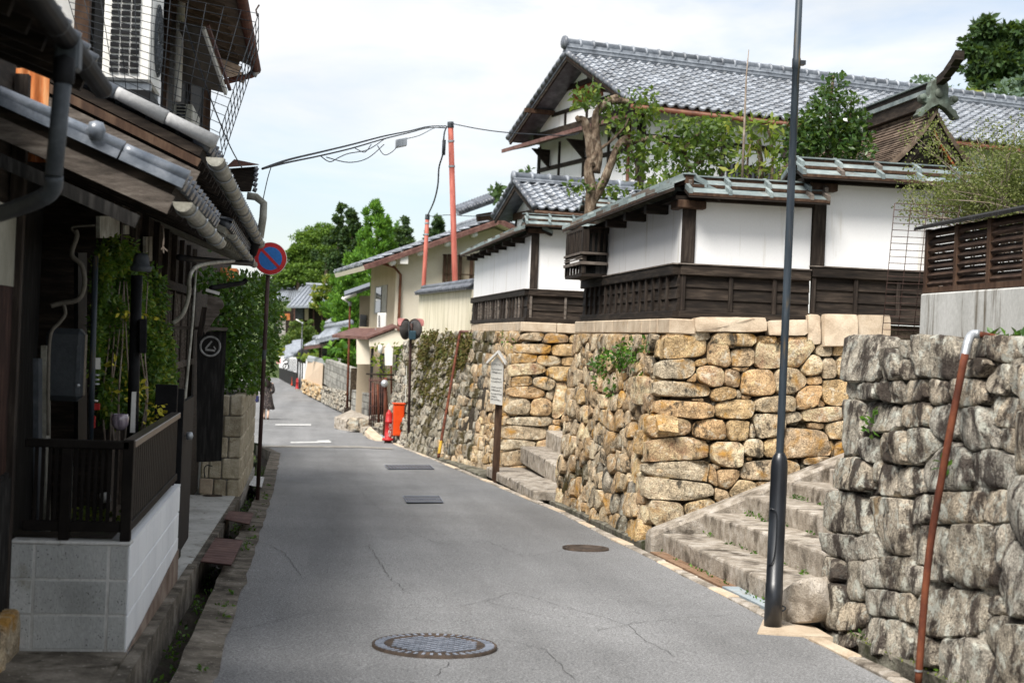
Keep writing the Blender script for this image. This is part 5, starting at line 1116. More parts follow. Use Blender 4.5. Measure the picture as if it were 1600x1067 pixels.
# weeds on the tan wall and by the gutter
wd_ = leaves('weeds', [((3.75 + .03 * k % .05, 15.9 + random.uniform(-.2, 3.2), random.uniform(.9, 1.65)), (.05, .16, .10), 26) for k in range(14)] + [((3.82, 18.2, 1.35), (.08, .5, .22), 240), ((3.82, 16.6, 1.45), (.06, .3, .16), 120), ((3.80, 17.6, 1.0), (.05, .25, .14), 60)], .06, L_HEDGE, None, 41, shell=0)
tag(wd_, kind='stuff')
gw = []
for k in range(60):
    Yk = random.uniform(5.5, 9.6); gw.append(((Re(Yk) + random.uniform(.3, .42), Yk, zroad(Yk) + .07), (.04, .08, .02), 9))
for k in range(40):
    Yk = random.uniform(10.2, 14.2); i = random.randrange(1, 5); gw.append(((risers[i] - .03, Yk, tops[i - 1] + .02 - .0374 * .85 * (Yk - 12.3)), (.03, .10, .015), 10))
for k in range(30): Yk = random.uniform(10, 14.3); gw.append(((3.64, Yk, zroad(Yk) + .0), (.03, .06, .03), 6))
for k in range(150):
    Yk = random.uniform(6.5, 30); gw.append(((Le(Yk) - random.uniform(.16, .42), Yk, zroad(Yk) - .13), (.05, .09, .03), 10))
for k in range(24): Yk = random.uniform(6.5, 24); gw.append(((Le(Yk) - random.uniform(0, .06), Yk, zroad(Yk) + .02), (.03, .06, .02), 9))
tag(leaves('gutter_weeds', gw, .035, L_HEDGE, None, 42, shell=0), kind='stuff')
tag(leaves('moss', [((Re(Yk) + .30, Yk, zroad(Yk) + .05), (.06, .12, .01), 30) for Yk in np.arange(5.4, 9.2, .12)], .014, L_YEL, None, 43, shell=0), kind='stuff')

# brown hanging moss on the farther wall face
mo = []
for k in range(260):
    u = random.random(); Yk = lerp(32.0, 40.5, u); v = random.uniform(.28, .97) ** .8
    if abs(u - .55) > .42 * v + .08: continue
    bx_ = interp([(26.5, 3.78), (33, 3.02), (38.5, 2.72), (44, 2.45)], Yk); tx_ = interp([(26.7, 4.0), (35, 3.93), (43, B_et.x)], Yk)
    mo.append(((lerp(bx_, tx_, v) - .14, Yk, lerp(zroad(Yk), 1.72, v)), (.06, .20, .16), 46))
tag(leaves('hanging_moss', mo, .085, L_MOSSB, None, 47, shell=0, droop=1.5), kind='stuff')
tag(leaves('wall_top_greens', [((3.86, 26.9 + k * .55, random.uniform(1.45, 1.7)), (.06, .14, .10), 20) for k in range(14) if k % 3 != 1] + [((4.1, 8.15 - k * .12, 1.72), (.05, .06, .03), 16) for k in range(5)] + [((3.78, 9.2, 1.15), (.03, .05, .10), 22), ((3.76, 8.0, .95), (.03, .05, .05), 16)], .06, L_HEDGE, None, 48, shell=0), kind='stuff')
def letter(ch_, size, ext, mat, parent, loc, rot, offset=0):
    cu = bpy.data.curves.new('t', 'FONT'); cu.body = ch_; cu.size = size; cu.align_x = 'CENTER'; cu.extrude = ext; cu.offset = offset; cu.resolution_u = 3
    o = bpy.data.objects.new('t', cu); C.objects.link(o); bpy.context.view_layer.update(); me = bpy.data.meshes.new_from_object(o.evaluated_get(bpy.context.evaluated_depsgraph_get()))
    bpy.data.objects.remove(o); me.materials.clear(); me.materials.append(mat); o = bpy.data.objects.new('letter', me); C.objects.link(o); o.parent = parent; o.location = loc; o.rotation_euler = rot; return o
# ------------------------------------------------------------------ cream boundary wall with tiled coping
def vwall(parent, a, b, z0, z1, th, nm, mat, side=1, bevel=0):
    a, b = Vector(a), Vector(b); d = (b - a).normalized(); n = Vector((d.y, -d.x, 0)) * side * th
    f = lambda p, z: Vector((p.x, p.y, z))
    z0a, z0b = z0 if hasattr(z0, '__len__') else (z0, z0); z1a, z1b = z1 if hasattr(z1, '__len__') else (z1, z1)
    return MB().hexa([f(a, z0a), f(b, z0b), f(b + n, z0b), f(a + n, z0a), f(a, z1a), f(b, z1b), f(b + n, z1b), f(a + n, z1a)]).build(nm, mat, parent, bevel=bevel)
c0 = P(735, 527, 35.3); c1 = P(652, 530, 42.5); cw = thing('boundary_wall', 'stained cream plaster wall with grey tiled coping on top of the mossy stone wall', 'garden wall', (c0.x, c0.y, 1.5))
zt = P(733, 452, 35.3).z
vwall(cw, (c0.x, c0.y, 0), (c1.x, c1.y, 0), 1.45, zt, .25, 'wall_panel', PLASTERC, 1)
dC = Vector((c1.x - c0.x, c1.y - c0.y, 0)).normalized(); nC = Vector((-dC.y, dC.x, 0)); LC = (c1.xy - c0.xy).length
n = 26
for sd_ in (1, -1):
    for k in range(n):
        p = Vector((c0.x, c0.y, zt + .19)) + dC * (LC * k / n) - nC * .12; q = p + nC * sd_ * .30 - Vector((0, 0, .15)); MB().tube([p, q], [.055, .055], 6).build('coping_tile', TILEDK, cw)
MB().prism([Vector((c0.x, c0.y, zt)) - nC * .4, Vector((c0.x, c0.y, zt)) + nC * .16, Vector((c0.x, c0.y, zt + .17)) - nC * .12], dC * LC).build('coping_base', TILEDK, cw)
mb = MB(); mb.tube([Vector((c0.x, c0.y, zt + .22)) - nC * .12, Vector((c0.x, c0.y, zt + .22)) + dC * LC - nC * .12], .08, 8); mb.build('coping_ridge', TILEDK, cw)

# ------------------------------------------------------------------ two red posts and the cables
def rpole(label, x0, y0, x1, y1, Y, r):
    a, b = P(x0, y0, Y), P(x1, y1, Y); a2 = a - (b - a) * .6; t = thing('utility_pole', label, 'utility pole', tuple(a2), group='faded red posts')
    MB().tube([a2, a, b], [r, r, r * .92], 12).build('shaft', REDP, t)
    MB().lathe(b, [(0, .05), (r * 1.05, .04), (r * 1.1, 0), (r * 1.1, -.12), (r, -.13)], 12, (b - a)).build('cap', GREYP, t)
    for f in (.88, .72): MB().lathe(a.lerp(b, f), [(r * 1.12, 0), (r * 1.12, .05)], 12, (b - a)).build('band', STEEL, t)
    return b
pA = rpole('taller thick faded red post leaning slightly behind the cream boundary wall', 711, 438, 704, 193, 39.2, .082)
pB = rpole('shorter thin faded red post in front of the cream house wall', 662, 446, 668, 337, 45.5, .07)
def cable(nm, label, pts, r, k=6, mat=WIREM, wav=.0):
    s = smooth(pts, k)
    for i, p in enumerate(s): p.z += wav * math.sin(i * 1.9); 
    return tag(MB().tube(s, r, 6).build(nm, mat), label, 'cable')
Yw = 17.5
w0 = P(410, 264, 16.5); wps = [(450, 250, 18), (500, 238, 20.5), (550, 226, 23), (600, 213, 26), (640, 205, 29), (670, 198, 32), (697, 197, 39)]
cb_ = thing('overhead_cable', 'bundle of black overhead cables slung from the left eave to the red post', 'cable', tuple(w0))
MB().tube(smooth([w0] + [P(*q) for q in wps], 5), .014, 6).build('cable', WIREM, cb_)
MB().tube(smooth([w0] + [P(q[0], q[1] + 4 + 2 * math.sin(i), q[2]) for i, q in enumerate(wps)], 5), .012, 6).build('cable', WIREM, cb_)
for pl_ in ([(500, 243, 20.5), (515, 253, 21), (530, 246, 22), (545, 240, 23), (575, 234, 24), (600, 218, 26)], [(510, 246, 21), (545, 254, 22.5), (575, 247, 24), (600, 226, 26)], [(590, 228, 25), (600, 242, 26), (612, 238, 26.5), (622, 228, 27.5)], [(555, 232, 23), (570, 238, 24), (580, 226, 25)], [(630, 218, 28), (655, 212, 30), (680, 200, 33), (697, 199, 38.6)]):
    MB().tube(smooth([P(*q) for q in pl_], 5), .008, 5).build('loose_cable', WIREM, cb_)
a, b = P(618, 224, 27.5), P(636, 222, 27.7)
bxm = tag(MB().hexa([a + Vector((0, 0, -.09)), b + Vector((0, 0, -.07)), b + Vector((0, .12, -.07)), a + Vector((0, .12, -.09)), a + Vector((0, 0, .07)), b + Vector((0, 0, .09)), b + Vector((0, .12, .09)), a + Vector((0, .12, .07))]).build('junction_box', STEEL, bevel=.01), 'grey junction box hanging on the overhead cable bundle', 'junction box')
cable('drop_cable', 'black cable dropping from the tall red post down to the short one', [pA + Vector((-.1, 0, -.1)), P(694, 210, 38.9), P(692, 240, 39), P(686, 262, 39.5), P(684, 290, 40), P(678, 315, 42), pB], .022, 6)
tag(MB().lathe(P(693, 243, 38.9), [(0, 0), (.05, .01), (.05, .42), (0, .43)], 10).build('cable_joint', WIREM), 'black cylindrical joint on the cable beside the tall red post', 'cable joint')
cable('house_cable', 'thin cables running from the tall red post to the big gabled house', [pA, P(750, 202, 35), P(800, 208, 34), P(880, 212, 33), P(905, 208, 32.5)], .014)
cable('house_cable', 'thin cable looping from the short red post to the outbuilding roof', [pB, P(680, 338, 42), P(700, 336, 41), P(740, 338, 36), P(775, 335, 32.5)], .010)
cable('hanging_wire', 'thin wire hanging from the overhead cable beside the left gutter bend', [P(424, 260, 16.8), P(418, 280, 16.7), P(411, 312, 16.5)], .006)
# roof peeping out behind the outbuilding
rr = thing('roof_corner', 'small dark tiled roof corner showing left of the outbuilding gable', 'roof', tuple(P(760, 330, 40)))
a, b = P(717, 332, 40), P(772, 312, 40); 
MB().hexa([a + Vector((0, 0, -.1)), b + Vector((0, 0, -.1)), b + Vector((0, 1.5, .15)), a + Vector((0, 1.5, .15)), a, b, b + Vector((0, 1.5, .25)), a + Vector((0, 1.5, .25))]).build('roof_deck', TILEDK, rr)
mb = MB()
for k in range(12): p = a.lerp(b, (k + .5) / 12); mb.tube([p + Vector((0, -.05, .02)), p + Vector((0, 1.5, .27))], .06, 6)
mb.build('roof_tiles', TILEDK, rr)['kind'] = 'stuff'
MB().beam(P(745, 341, 40.6), P(775, 336, 40.6), .3, .2).build('wall', WOODBR, rr)

# ------------------------------------------------------------------ cream house
K0 = P(617, 500, 50.0); K1 = P(577, 500, 56.0); k0 = Vector((K0.x, K0.y, 0)); k1 = Vector((K1.x, K1.y, 0))
hs = (k1 - k0).normalized(); hf = Vector((hs.y, -hs.x, 0)); hf = hf if hf.x > 0 else -hf; hgz = -2.6
ch = thing('cream_house', 'cream rendered two storey house with a low tiled gable roof and dark barred window, behind the red posts', 'house', (K0.x, K0.y, hgz))
ch['label'] = 'cream rendered two storey house with low tiled gable roof behind the two red posts'
ezc = P(617, 402, 50).z; WH = 6.9; pz = P(763, 350, 50.4).z
f = lambda p, z: Vector((p.x, p.y, z))
kr = k0 + hf * WH; km = k0 + hf * WH / 2
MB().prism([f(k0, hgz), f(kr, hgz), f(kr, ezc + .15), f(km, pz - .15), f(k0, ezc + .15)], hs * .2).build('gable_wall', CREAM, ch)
MB().prism([f(k0 + hs * .205, hgz), f(k1, hgz), f(k1, ezc + .1), f(k0 + hs * .205, ezc + .1)], hf * .2).build('street_wall', CREAMD, ch)  # same render as the gable, darker: the shade on this side is in the colour
so = 1.3; sl = (pz - ezc) / (WH / 2)
for side in (0, 1):
    b0_ = (k0 - hf * so) if side == 0 else (kr + hf * so); z_ = ezc - so * sl + .12
    o_ = f(b0_ - hs * .8, z_); top = f(km - hs * .8, pz + .12); dv_ = (top - o_); 
    slab(o_, hs, dv_.normalized(), 8.0, dv_.length, .16, 'roof_deck', CREAM, ch, (hs.cross(dv_)).normalized() * (1 if hs.cross(dv_).z > 0 else -1), 0)
    nn_ = (hs.cross(dv_)).normalized(); nn_ = nn_ if nn_.z > 0 else -nn_
    tiled(ch, o_ + nn_ * .01, hs, dv_.normalized(), 8.0, dv_.length, .42, .36, limit=0)
    MB().hexa([o_ - nn_ * .16 - hs * .03, o_ - hs * .005 - nn_ * .16, top - hs * .005 - nn_ * .16, top - hs * .03 - nn_ * .16, o_ - nn_ * .0 - hs * .03, o_ - hs * .005 + nn_ * .02, top - hs * .005 + nn_ * .02, top - hs * .03 + nn_ * .0]).build('bargeboard', RUSTBR, ch)
    for k in range(1, 5): p = (o_ + hs * .35).lerp(top + hs * .35, k / 5) - nn_ * .22; MB().lathe(p - hs * .3, [(0, 0), (.11, .01), (.11, .35), (0, .36)], 8, tuple(hs)).build('purlin_end', WHITEP, ch)
ridge(ch, f(km - hs * .8, pz + .14), f(km + hs * 7.2, pz + .14), .11, .2)
MB().hexa([f(k0, ezc - .25) - hs * .75 - hf * .02, f(k0, ezc - .25) - hs * .02 - hf * .02, f(k0, ezc - .25) - hs * .02 + hf * .25, f(k0, ezc - .25) - hs * .75 + hf * .25] + [q + Vector((0, 0, .42)) for q in [f(k0, ezc - .25) - hs * .75 - hf * .02, f(k0, ezc - .25) - hs * .02 - hf * .02, f(k0, ezc - .25) - hs * .02 + hf * .25, f(k0, ezc - .25) - hs * .75 + hf * .25]]).build('corbel', WHITEP, ch)
def onC(x0, y0, x1, y1, nm, mat, out=.04, side=False, th=.06):     # rectangle on the gable face (or the street face), measured in the photograph
    if side: o_, n_ = k0, hf * -1
    else: o_, n_ = k0, hs * -1
    pA_, pB_ = PP(x0, y0, o_ + n_ * out, n_), PP(x1, y1, o_ + n_ * out, n_)
    a_, b_ = Vector((pA_.x, pA_.y, 0)), Vector((pB_.x, pB_.y, 0)); i = -n_ * th
    return MB().hexa([f(a_, pB_.z), f(b_, pB_.z), f(b_, pB_.z) + i, f(a_, pB_.z) + i, f(a_, pA_.z), f(b_, pA_.z), f(b_, pA_.z) + i, f(a_, pA_.z) + i]).build(nm, mat, ch)
onC(693, 398, 760, 440, 'window', CREAMD, .02)
for x in (695, 702, 719, 737, 755): onC(x - 1.6, 397, x + 1.6, 441, 'window_bar', WOODBR, .25, th=.08)
onC(692, 399, 762, 401.5, 'window_bar', WOODBR, .28, th=.05); onC(692, 428, 762, 430, 'window_bar', WOODBR, .28, th=.05)
onC(586, 448, 603, 490, 'window', SHUT, .03, side=True); onC(588, 450, 594, 488, 'shutter', GLASS, .06, side=True)

MB().tube([f(k0 - hf * .9 - hs * .1, ezc - .15), f(k0 - hf * .12 - hs * .1, ezc - .35), f(k0 + hf * .12 - hs * .1, ezc - .6), f(k0 + hf * .12 - hs * .1, .9), f(k0 + hf * 1.0 - hs * .1, .6)], .05, 8).build('downpipe', GUT, ch)
# porch roof below, and the lower recessed parts
pr = [P(522, 530, 49.5), P(546, 512, 50.8), P(600, 512, 50.0), P(577, 528, 48.6)]
a0_, a1_, a2_, a3_ = P(519, 523, 50.5), P(553, 512, 52), P(617, 513, 48.6), P(579, 526, 47.6)
MB().hexa([q + Vector((0, 0, -.1)) for q in (a0_, a3_, a2_, a1_)] + [a0_, a3_, a2_, a1_]).build('porch_roof', RUSTBR, ch)
b0_, b1_, b2_, b3_ = P(577, 529, 47.4), P(618, 514, 47.6), P(642, 524, 47.6), P(641, 541, 47.4)
MB().prism([P(577, 530, 47.3), P(617, 515, 47.3), P(641, 524, 47.3), P(641, 541, 47.3), P(577, 541, 47.3)], Vector((.0, .15, 0))).build('porch_gable', CREAM, ch)
MB().prism([P(575, 529, 47.2), P(617, 513, 47.2), P(642, 522, 47.2), P(642, 519, 47.2), P(617, 510, 47.2), P(574, 526, 47.2)], Vector((.0, 1.8, .1))).build('porch_roof', RUSTBR, ch)
MB().box(P(560, 540, 52).x, 52, hgz, P(640, 540, 52).x, 52.3, P(600, 512, 52).z).build('porch_back_wall', CREAMD, ch)
MB().hexa([P(557, 569, 48.6), P(578, 569, 48.6), P(578, 569, 50), P(557, 569, 50), P(557, 530, 48.6), P(578, 530, 48.6), P(578, 530, 50), P(557, 530, 50)]).build('porch_side_wall', CREAM, ch)
for x, yy in ((577, 665), (619, 600)): MB().beam(P(x, yy, 47.5), P(x + (yy - 540) * .042, 540, 47.5), .09, .09).build('porch_post', BLACKW, ch)
MB().box(P(592, 600, 51.5).x, 51.4, -1.9, P(600, 600, 51.5).x, 51.5, P(600, 552, 51.5).z).build('glass_door', GLASS, ch); MB().box(P(602, 600, 51.5).x, 51.4, -1.9, P(611, 600, 51.5).x, 51.5, P(600, 552, 51.5).z).build('glass_door', WOODDK, ch)
# air conditioner on the porch roof
ac = thing('air_conditioner', 'small white air conditioner unit on the reddish porch roof of the cream house', 'air conditioner', tuple(P(596, 514, 50)))
MB().hexa([P(589, 512, 49.3), P(603, 513, 49.3), P(603, 513, 49.6), P(589, 512, 49.6), P(590, 489, 49.3), P(604, 489, 49.3), P(604, 489, 49.6), P(590, 489, 49.6)]).build('casing', WHITEP, ac, bevel=.015)
for k in range(7): MB().beam(P(591, 493 + k * 2.6, 49.28), P(593.4, 493.1 + k * 2.6, 49.28), .02, .02).build('grille_slat', GREYP, ac)
MB().beam(P(586, 522, 49.2), P(587, 513, 49.2), .03, .03).build('bracket', STEEL, ac); MB().beam(P(600, 522, 49.2), P(601, 513, 49.2), .03, .03).build('bracket', STEEL, ac)
# lower wing to the left of the cream house
wg = thing('house_wing', 'tan rendered lower wing with dark sloping roof beside the cream house', 'house', tuple(P(560, 600, 60)))
MB().hexa([P(559, 640, 58), P(577, 640, 58), P(577, 640, 64), P(559, 640, 64), P(562, 462, 58), P(580, 462, 58), P(580, 462, 64), P(562, 462, 64)]).build('wall', CREAMD, wg)
MB().hexa([P(538, 466, 57), P(578, 452, 57), P(578, 446, 64), P(538, 460, 64), P(538, 461, 57), P(578, 447, 57), P(578, 441, 64), P(538, 455, 64)]).build('roof', TILEDK, wg)
MB().tube([P(538, 466, 56.9), P(557, 460, 56.9)], .06, 8).build('gutter', WHITEP, wg)
MB().beam(P(567, 512, 57.95), P(568, 492, 57.95), .28, .05, up=(0, 1, 0)).build('window', GLASS, wg)

# entrance zone below the cream house: fence, block walls, steps, boxes
gz = lambda Y: zroad(Y)
fz = thing('rusty_gate', 'rusty brown mesh gate with leaning posts beside the red hose box', 'gate', tuple(P(600, 670, 45)))
for (x0, y0, x1, y1, Y, r) in ((606, 668, 601, 592, 44, .05), (592, 665, 590, 600, 45, .035), (584, 662, 583, 598, 46, .05), (600, 688, 603, 590, 43, .045), (612, 650, 611, 545, 46, .03)): MB().tube([P(x0, y0, Y), P(x1, y1, Y)], r, 8).build('post', RUST, fz)
for k in range(9): MB().tube([P(577 + k * 3.2, 666 - k * .2, 45.2), P(577.8 + k * 3.2, 590, 45.2)], .014, 5).build('bar', RUSTBR, fz)
for y in (594, 612, 634, 655): MB().tube([P(576, y, 45.3), P(606, y + 1, 45.3)], .018, 5).build('rail', RUSTBR, fz)
MB().tube([P(572, 584, 45), P(616, 586, 45)], .03, 6).build('rail', WOODDK, fz); MB().tube([P(600, 592, 45), P(617, 593, 45)], .03, 6).build('rail', WOODDK, fz)
tag(MB().lathe(P(601, 599, 42.9), [(0, -.03), (.10, -.03), (.115, 0), (.10, .03), (0, .05)], 16, (0, -1, .2)).build('round_reflector', STEEL), 'small round silver disc fixed on the rusty gate post', 'reflector')
bw = thing('block_wall', 'grey concrete block wall with rust stained steps between the cream house and the street lamp', 'block wall', tuple(P(560, 640, 52)))
def blockwall(parent, a, b, z0, z1, bh, bl, th, mat, nm='block'):
    a, b = Vector((a.x, a.y, 0)), Vector((b.x, b.y, 0)); d = (b - a); L_ = d.length; d.normalize(); n_ = Vector((d.y, -d.x, 0)); r = 0; z = z0
    vwall(parent, a + d * .01 - n_ * .02, b - d * .01 - n_ * .02, z0, z1 - .02, -(th - .04) if 0 else th * -.9, 'mortar', MORTAR if mat is not BLOCKW else BLOCKW)
    while z < z1 - .02:
        s = -(bl / 2 if r % 2 else 0)
        while s < L_ - .01:
            s0, s1 = max(s, 0), min(s + bl, L_)
            if s1 - s0 > .04: vwall(parent, a + d * (s0 + .012), a + d * (s1 - .012), z + .012, min(z + bh, z1) - .012, -th, nm, mat, 1, bevel=.006)
            s += bl
        z += bh; r += 1
blockwall(bw, P(548, 650, 54), P(577, 660, 50.5), gz(52) + .1, P(560, 612, 52).z, .25, .55, .25, BLOCKG)
tag(MB().prism([P(522, 668, 48), P(577, 690, 45), P(578, 668, 47), P(548, 655, 52)], (0, 0, .35)).build('stone_landing', GRANITE), 'low pinkish stone landing before the rusty gate', 'landing')
tag(MB().prism([P(570, 680, 42.6), P(592, 700, 40.6), P(600, 692, 41.6), P(578, 672, 43.6)], (0, 0, .12)).build('stone_slab', GRANITEL), 'pale slab bridging the gutter near the red hydrant', 'slab')
ramp_plate('gutter_plate', 'pale blue steel plate bridging the gutter left of the hydrant', 'gutter plate', Re(43.5) + .0, Re(43.5) + 1.0, 42.6, 45, .05, .04, PLATE)
for (x, y, s, Y) in ((561, 662, .42, 46), (590, 655, .3, 46), (597, 666, .25, 45), (583, 676, .3, 44)):
    pl = Plane(P(x, y, Y), (1, 0, 0), (0, 0, 1)); stone(pl, boxpoly(-s, -s * .5, s, s * .5), .3, S_GREY, None, 'kerb_boulder', n=12); bpy.context.view_layer; o_ = C.objects[-1]; tag(o_, ['rounded boulder at the gutter edge under the stone landing', 'small boulder beside the rusty gate foot', 'small pale boulder next to the rusty gate post', 'boulder between landing and blue plate'][(561, 590, 597, 583).index(x)], 'boulder')
# white house-shaped sign box hung on the wall, its lamp
tag(MB().prism([P(602, 571, 44), P(613, 571, 44), P(614, 545, 44), P(608, 536, 44), P(601, 545, 44)], (0, .25, 0)).build('wall_lantern', WHITEP), 'white gabled box mounted high beside the porch', 'lantern box')
tag(MB().lathe(P(594, 552, 45), [(0, 0), (.07, .02), (.08, .2), (.05, .26), (0, .27)], 10).build('porch_lamp', WHITEP), 'small white globe lamp on a post beside the porch', 'lamp')
# plants at the entrance
tree('entrance_vine', 'thin green climbing plant round the white box by the porch', 'plant', tuple(P(600, 600, 45.5)), [([P(598, 600, 45.5), P(599, 560, 45.5)], .02, .01)], px_blobs([(592, 565, 10, 12), (600, 585, 8, 10), (618, 560, 12, 14), (622, 545, 8, 10), (588, 540, 8, 6)], 45.5, .3, .35), .14, L_YEL, 51, shell=0)
leaves('verge_grass', [((2.7 + random.uniform(-.1, .2), 43 + k * .12, gz(43) + .15), (.15, .12, .15), 30) for k in range(14)], .12, L_YEL, None, 52, shell=0, kind='stuff')

# ------------------------------------------------------------------ hose box, hydrant, mirror, leaning pipe, signboard
def hosebox(label, X, Y, rz, stand=True):
    z = gz(Y); t = thing('hose_box', label, 'hose box', (X, Y, z), rz, 'bright orange red fire hose boxes'); q = Vector((X, Y, z))
    R = Matrix.Rotation(rz, 4, 'Z'); T = lambda m: m
    def bx(x0, y0, z0, x1, y1, z1, nm, mat, bev=0):
        m = MB().box(x0, y0, z0, x1, y1, z1); m.v = [tuple(q + R @ Vector(v)) for v in m.v]; return m.build(nm, mat, t, bevel=bev)
    bx(-.15, -.12, .22, .15, .14, 1.10, 'body', ORANGE, .01); bx(-.18, -.15, 1.102, .18, .17, 1.14, 'lid', ORANGE, .01); bx(-.13, -.13, .26, .13, -.122, 1.06, 'door', ORANGE)
    for x in (-.14, .09): bx(x, -.12, .0, x + .05, -.07, .218, 'leg', ORANGE if x > 0 else BLACKP)
    bx(.08, -.145, .6, .10, -.131, .68, 'handle', BLACKP); return t
hp = road(0, 0) if 0 else None
def roadpt(x, y):
    Y = 20.
    for _ in range(60):
        d = ray(x, y); p = d * (Y / d.y); zt_ = zroad(Y); 
        # solve EYE + d.z*t = zroad
        t = (zt_ - EYE) / d.z; Y = .5 * Y + .5 * d.y * t
    return P(x, y, Y)
hb1 = roadpt(625, 694); hosebox('tall orange red hose box against the mossy wall, beside the dark red hydrant', P(621, 692, 40.2).x, 40.2, .08)
hy = roadpt(606, 692)
def hydrant(label, p, s=1.0, mat=REDH, text=True, cat='hydrant'):
    t = thing('hydrant', label, cat, tuple(p)); z = lambda k: k * s
    MB().lathe(p, [(0, z(.06)), (.13 * s, z(.065)), (.17 * s, z(.08)), (.17 * s, z(.12)), (.10 * s, z(.14)), (.098 * s, z(.58)), (.104 * s, z(.585)), (.104 * s, z(.62)), (.095 * s, z(.625)), (.09 * s, z(.80)), (.075 * s, z(.86)), (.04 * s, z(.885)), (.04 * s, z(.93)), (0, z(.94))], 20).build('body', mat, t)
    MB().lathe(p, [(.11 * s, z(-.03)), (.10 * s, z(.058)), (0, z(.06))], 12).build('foot', IRONDK, t)
    for k in range(6): a = k * math.pi / 3; MB().lathe(p + Vector((math.cos(a) * .14 * s, math.sin(a) * .14 * s, z(.12))), [(0, .03), (.016, .028), (.016, 0)], 6).build('bolt', mat, t)
    if text:
        for k, ch_ in enumerate('ヨン栓キ'):
            letter(ch_, .105 * s, .003, WHITEP, t, (.035, -.104 * s, z(.47 - k * .095)), (math.pi / 2, 0, .3))
    return t
hydrant('dark red hydrant column with white lettering standing before the orange hose box', hy)
# traffic mirror
mp_ = roadpt(635, 700); mp_.x += .05
tm = thing('traffic_mirror', 'twin traffic mirrors with pink hoods on a brown pole, seen from behind', 'traffic mirror', tuple(mp_))
mt = P(641.5, 532, mp_.y)
MB().tube([mp_, mt, mt + Vector((0, 0, .45))], .038, 12).build('pole', BRPOLE, tm); MB().beam(P(638.2, 572, mp_.y) + Vector((-.05, -.03, 0)), P(636, 628, mp_.y) + Vector((-.05, -.03, 0)), .03, .012).build('label_strip', WHITEP, tm)
HOODM = M('faded_pink_hood', [(.20, .08, .075), (.29, .12, .11), (.36, .17, .155)], 4, rough=.6)
DKG = M('dark_grey_fibreglass', [(.03, .028, .028), (.05, .047, .046), (.075, .07, .068)], 4, rough=.6)
def mirror(cx, cy, r, dirv, off):
    c = P(cx, cy, mp_.y + off); dirv = Vector(dirv).normalized()
    MB().lathe(c, [(0, -.10), (r * .5, -.09), (r * .85, -.045), (r, 0), (r * .98, .02), (0, .03)], 24, tuple(dirv)).build('mirror_shell', DKG, tm)
    MB().lathe(c, [(r * .93, .031), (r * .6, .05), (0, .062)], 24, tuple(dirv)).build('mirror_face', STEEL, tm)
    # hood: partial sleeve
    rr0 = dirv.orthogonal().normalized(); upv_ = Vector((0, 0, 1)); sx = dirv.cross(upv_).normalized(); uu = sx.cross(dirv); vs = []; fs = []; n_ = 14
    for k in range(n_ + 1):
        a = math.radians(20 + 140 * k / n_); e_ = sx * math.cos(a) + uu * math.sin(a); vs += [c + e_ * r * 1.02 - dirv * .02, c + e_ * r * 1.10 + dirv * (.14 * math.sin(math.radians(180 * k / n_)) + .03)]
    fs = [(2 * i, 2 * i + 1, 2 * i + 3, 2 * i + 2) for i in range(n_)]; b = len(vs); vs += [v + (v - c).normalized() * .012 for v in vs]; fs += [tuple(b + i for i in f_[::-1]) for f_ in fs]
    MB().add(vs, fs, True).build('hood', HOODM, tm)
    MB().beam(c - dirv * .11, mt + Vector((0, 0, .1)), .03, .03).build('bracket', DKG, tm)
    MB().beam(c - dirv * .10 + upv_ * r * .8, c - dirv * .10 - upv_ * r * .8, .03, .02).build('rib', GREYP, tm)
mirror(633.5, 515, .275, (-.80, .55, -.05), -.12); mirror(648, 515, .275, (.75, .62, -.05), .1)
MB().box(mt.x - .06, mt.y - .32, mt.z + .02, mt.x + .12, mt.y - .08, mt.z + .26).build('back_box', M('teal_box', [(.02, .045, .06), (.03, .06, .08)], 4, rough=.3), tm, bevel=.02)
# the leaning rusty pipe and the signboard
lo, hi = P(685, 714, 30.6), PX(719, 518, 3.62)
lpp = thing('leaning_pipe', 'thin rusty pipe leaning on the mossy stone wall left of the signboard', 'drain pipe', tuple(lo))
MB().tube([lo, hi], .032, 10).build('pipe', RUST, lpp); MB().tube([hi, hi + Vector((.35, -.1, 0))], .035, 8).build('elbow', RUSTBR, lpp); MB().tube([lo.lerp(hi, .02), lo.lerp(hi, .11)], .034, 10).build('yellow_mark', M('ochre_paint', [(.4, .25, .03), (.5, .3, .04)], 4), lpp)
Ysb = 25.0; s0_ = P(774, 746, Ysb); s1_ = P(780, 632, Ysb); sb = thing('signboard', 'white roofed information board with grey writing on a dark post by the narrow steps', 'sign', (s0_.x, s0_.y, s0_.z - .3))
MB().beam(s0_ + Vector((0, 0, -.3)), P(782, 575, Ysb + .03), .12, .07, up=(0, 1, 0)).build('post', WOODBR, sb)
bl = [P(765, 630, Ysb - .1), P(784, 633, Ysb), P(786, 570, Ysb), P(776, 557, Ysb - .05), P(766.5, 567, Ysb - .1)]
MB().prism([q + Vector((0, -.05, 0)) for q in bl], (.01, .04, 0)).build('board', WHITEP, sb)
ro = P(776, 553, Ysb - .06) + Vector((0, -.12, .02)); ra, rb = P(758.5, 568.5, Ysb - .15) + Vector((0, -.12, 0)), P(788, 570, Ysb) + Vector((.0, -.12, 0))
for q in (ra, rb):
    MB().hexa([ro, q, q + Vector((.08, .34, 0)), ro + Vector((.08, .34, 0)), ro + Vector((0, 0, .045)), q + Vector((0, 0, .045)), q + Vector((.08, .34, .045)), ro + Vector((.08, .34, .045))]).build('roof_panel', WHITEP, sb)
INK = M('faded_ink', [(.22, .24, .26), (.34, .36, .38)], 8, rough=.8)
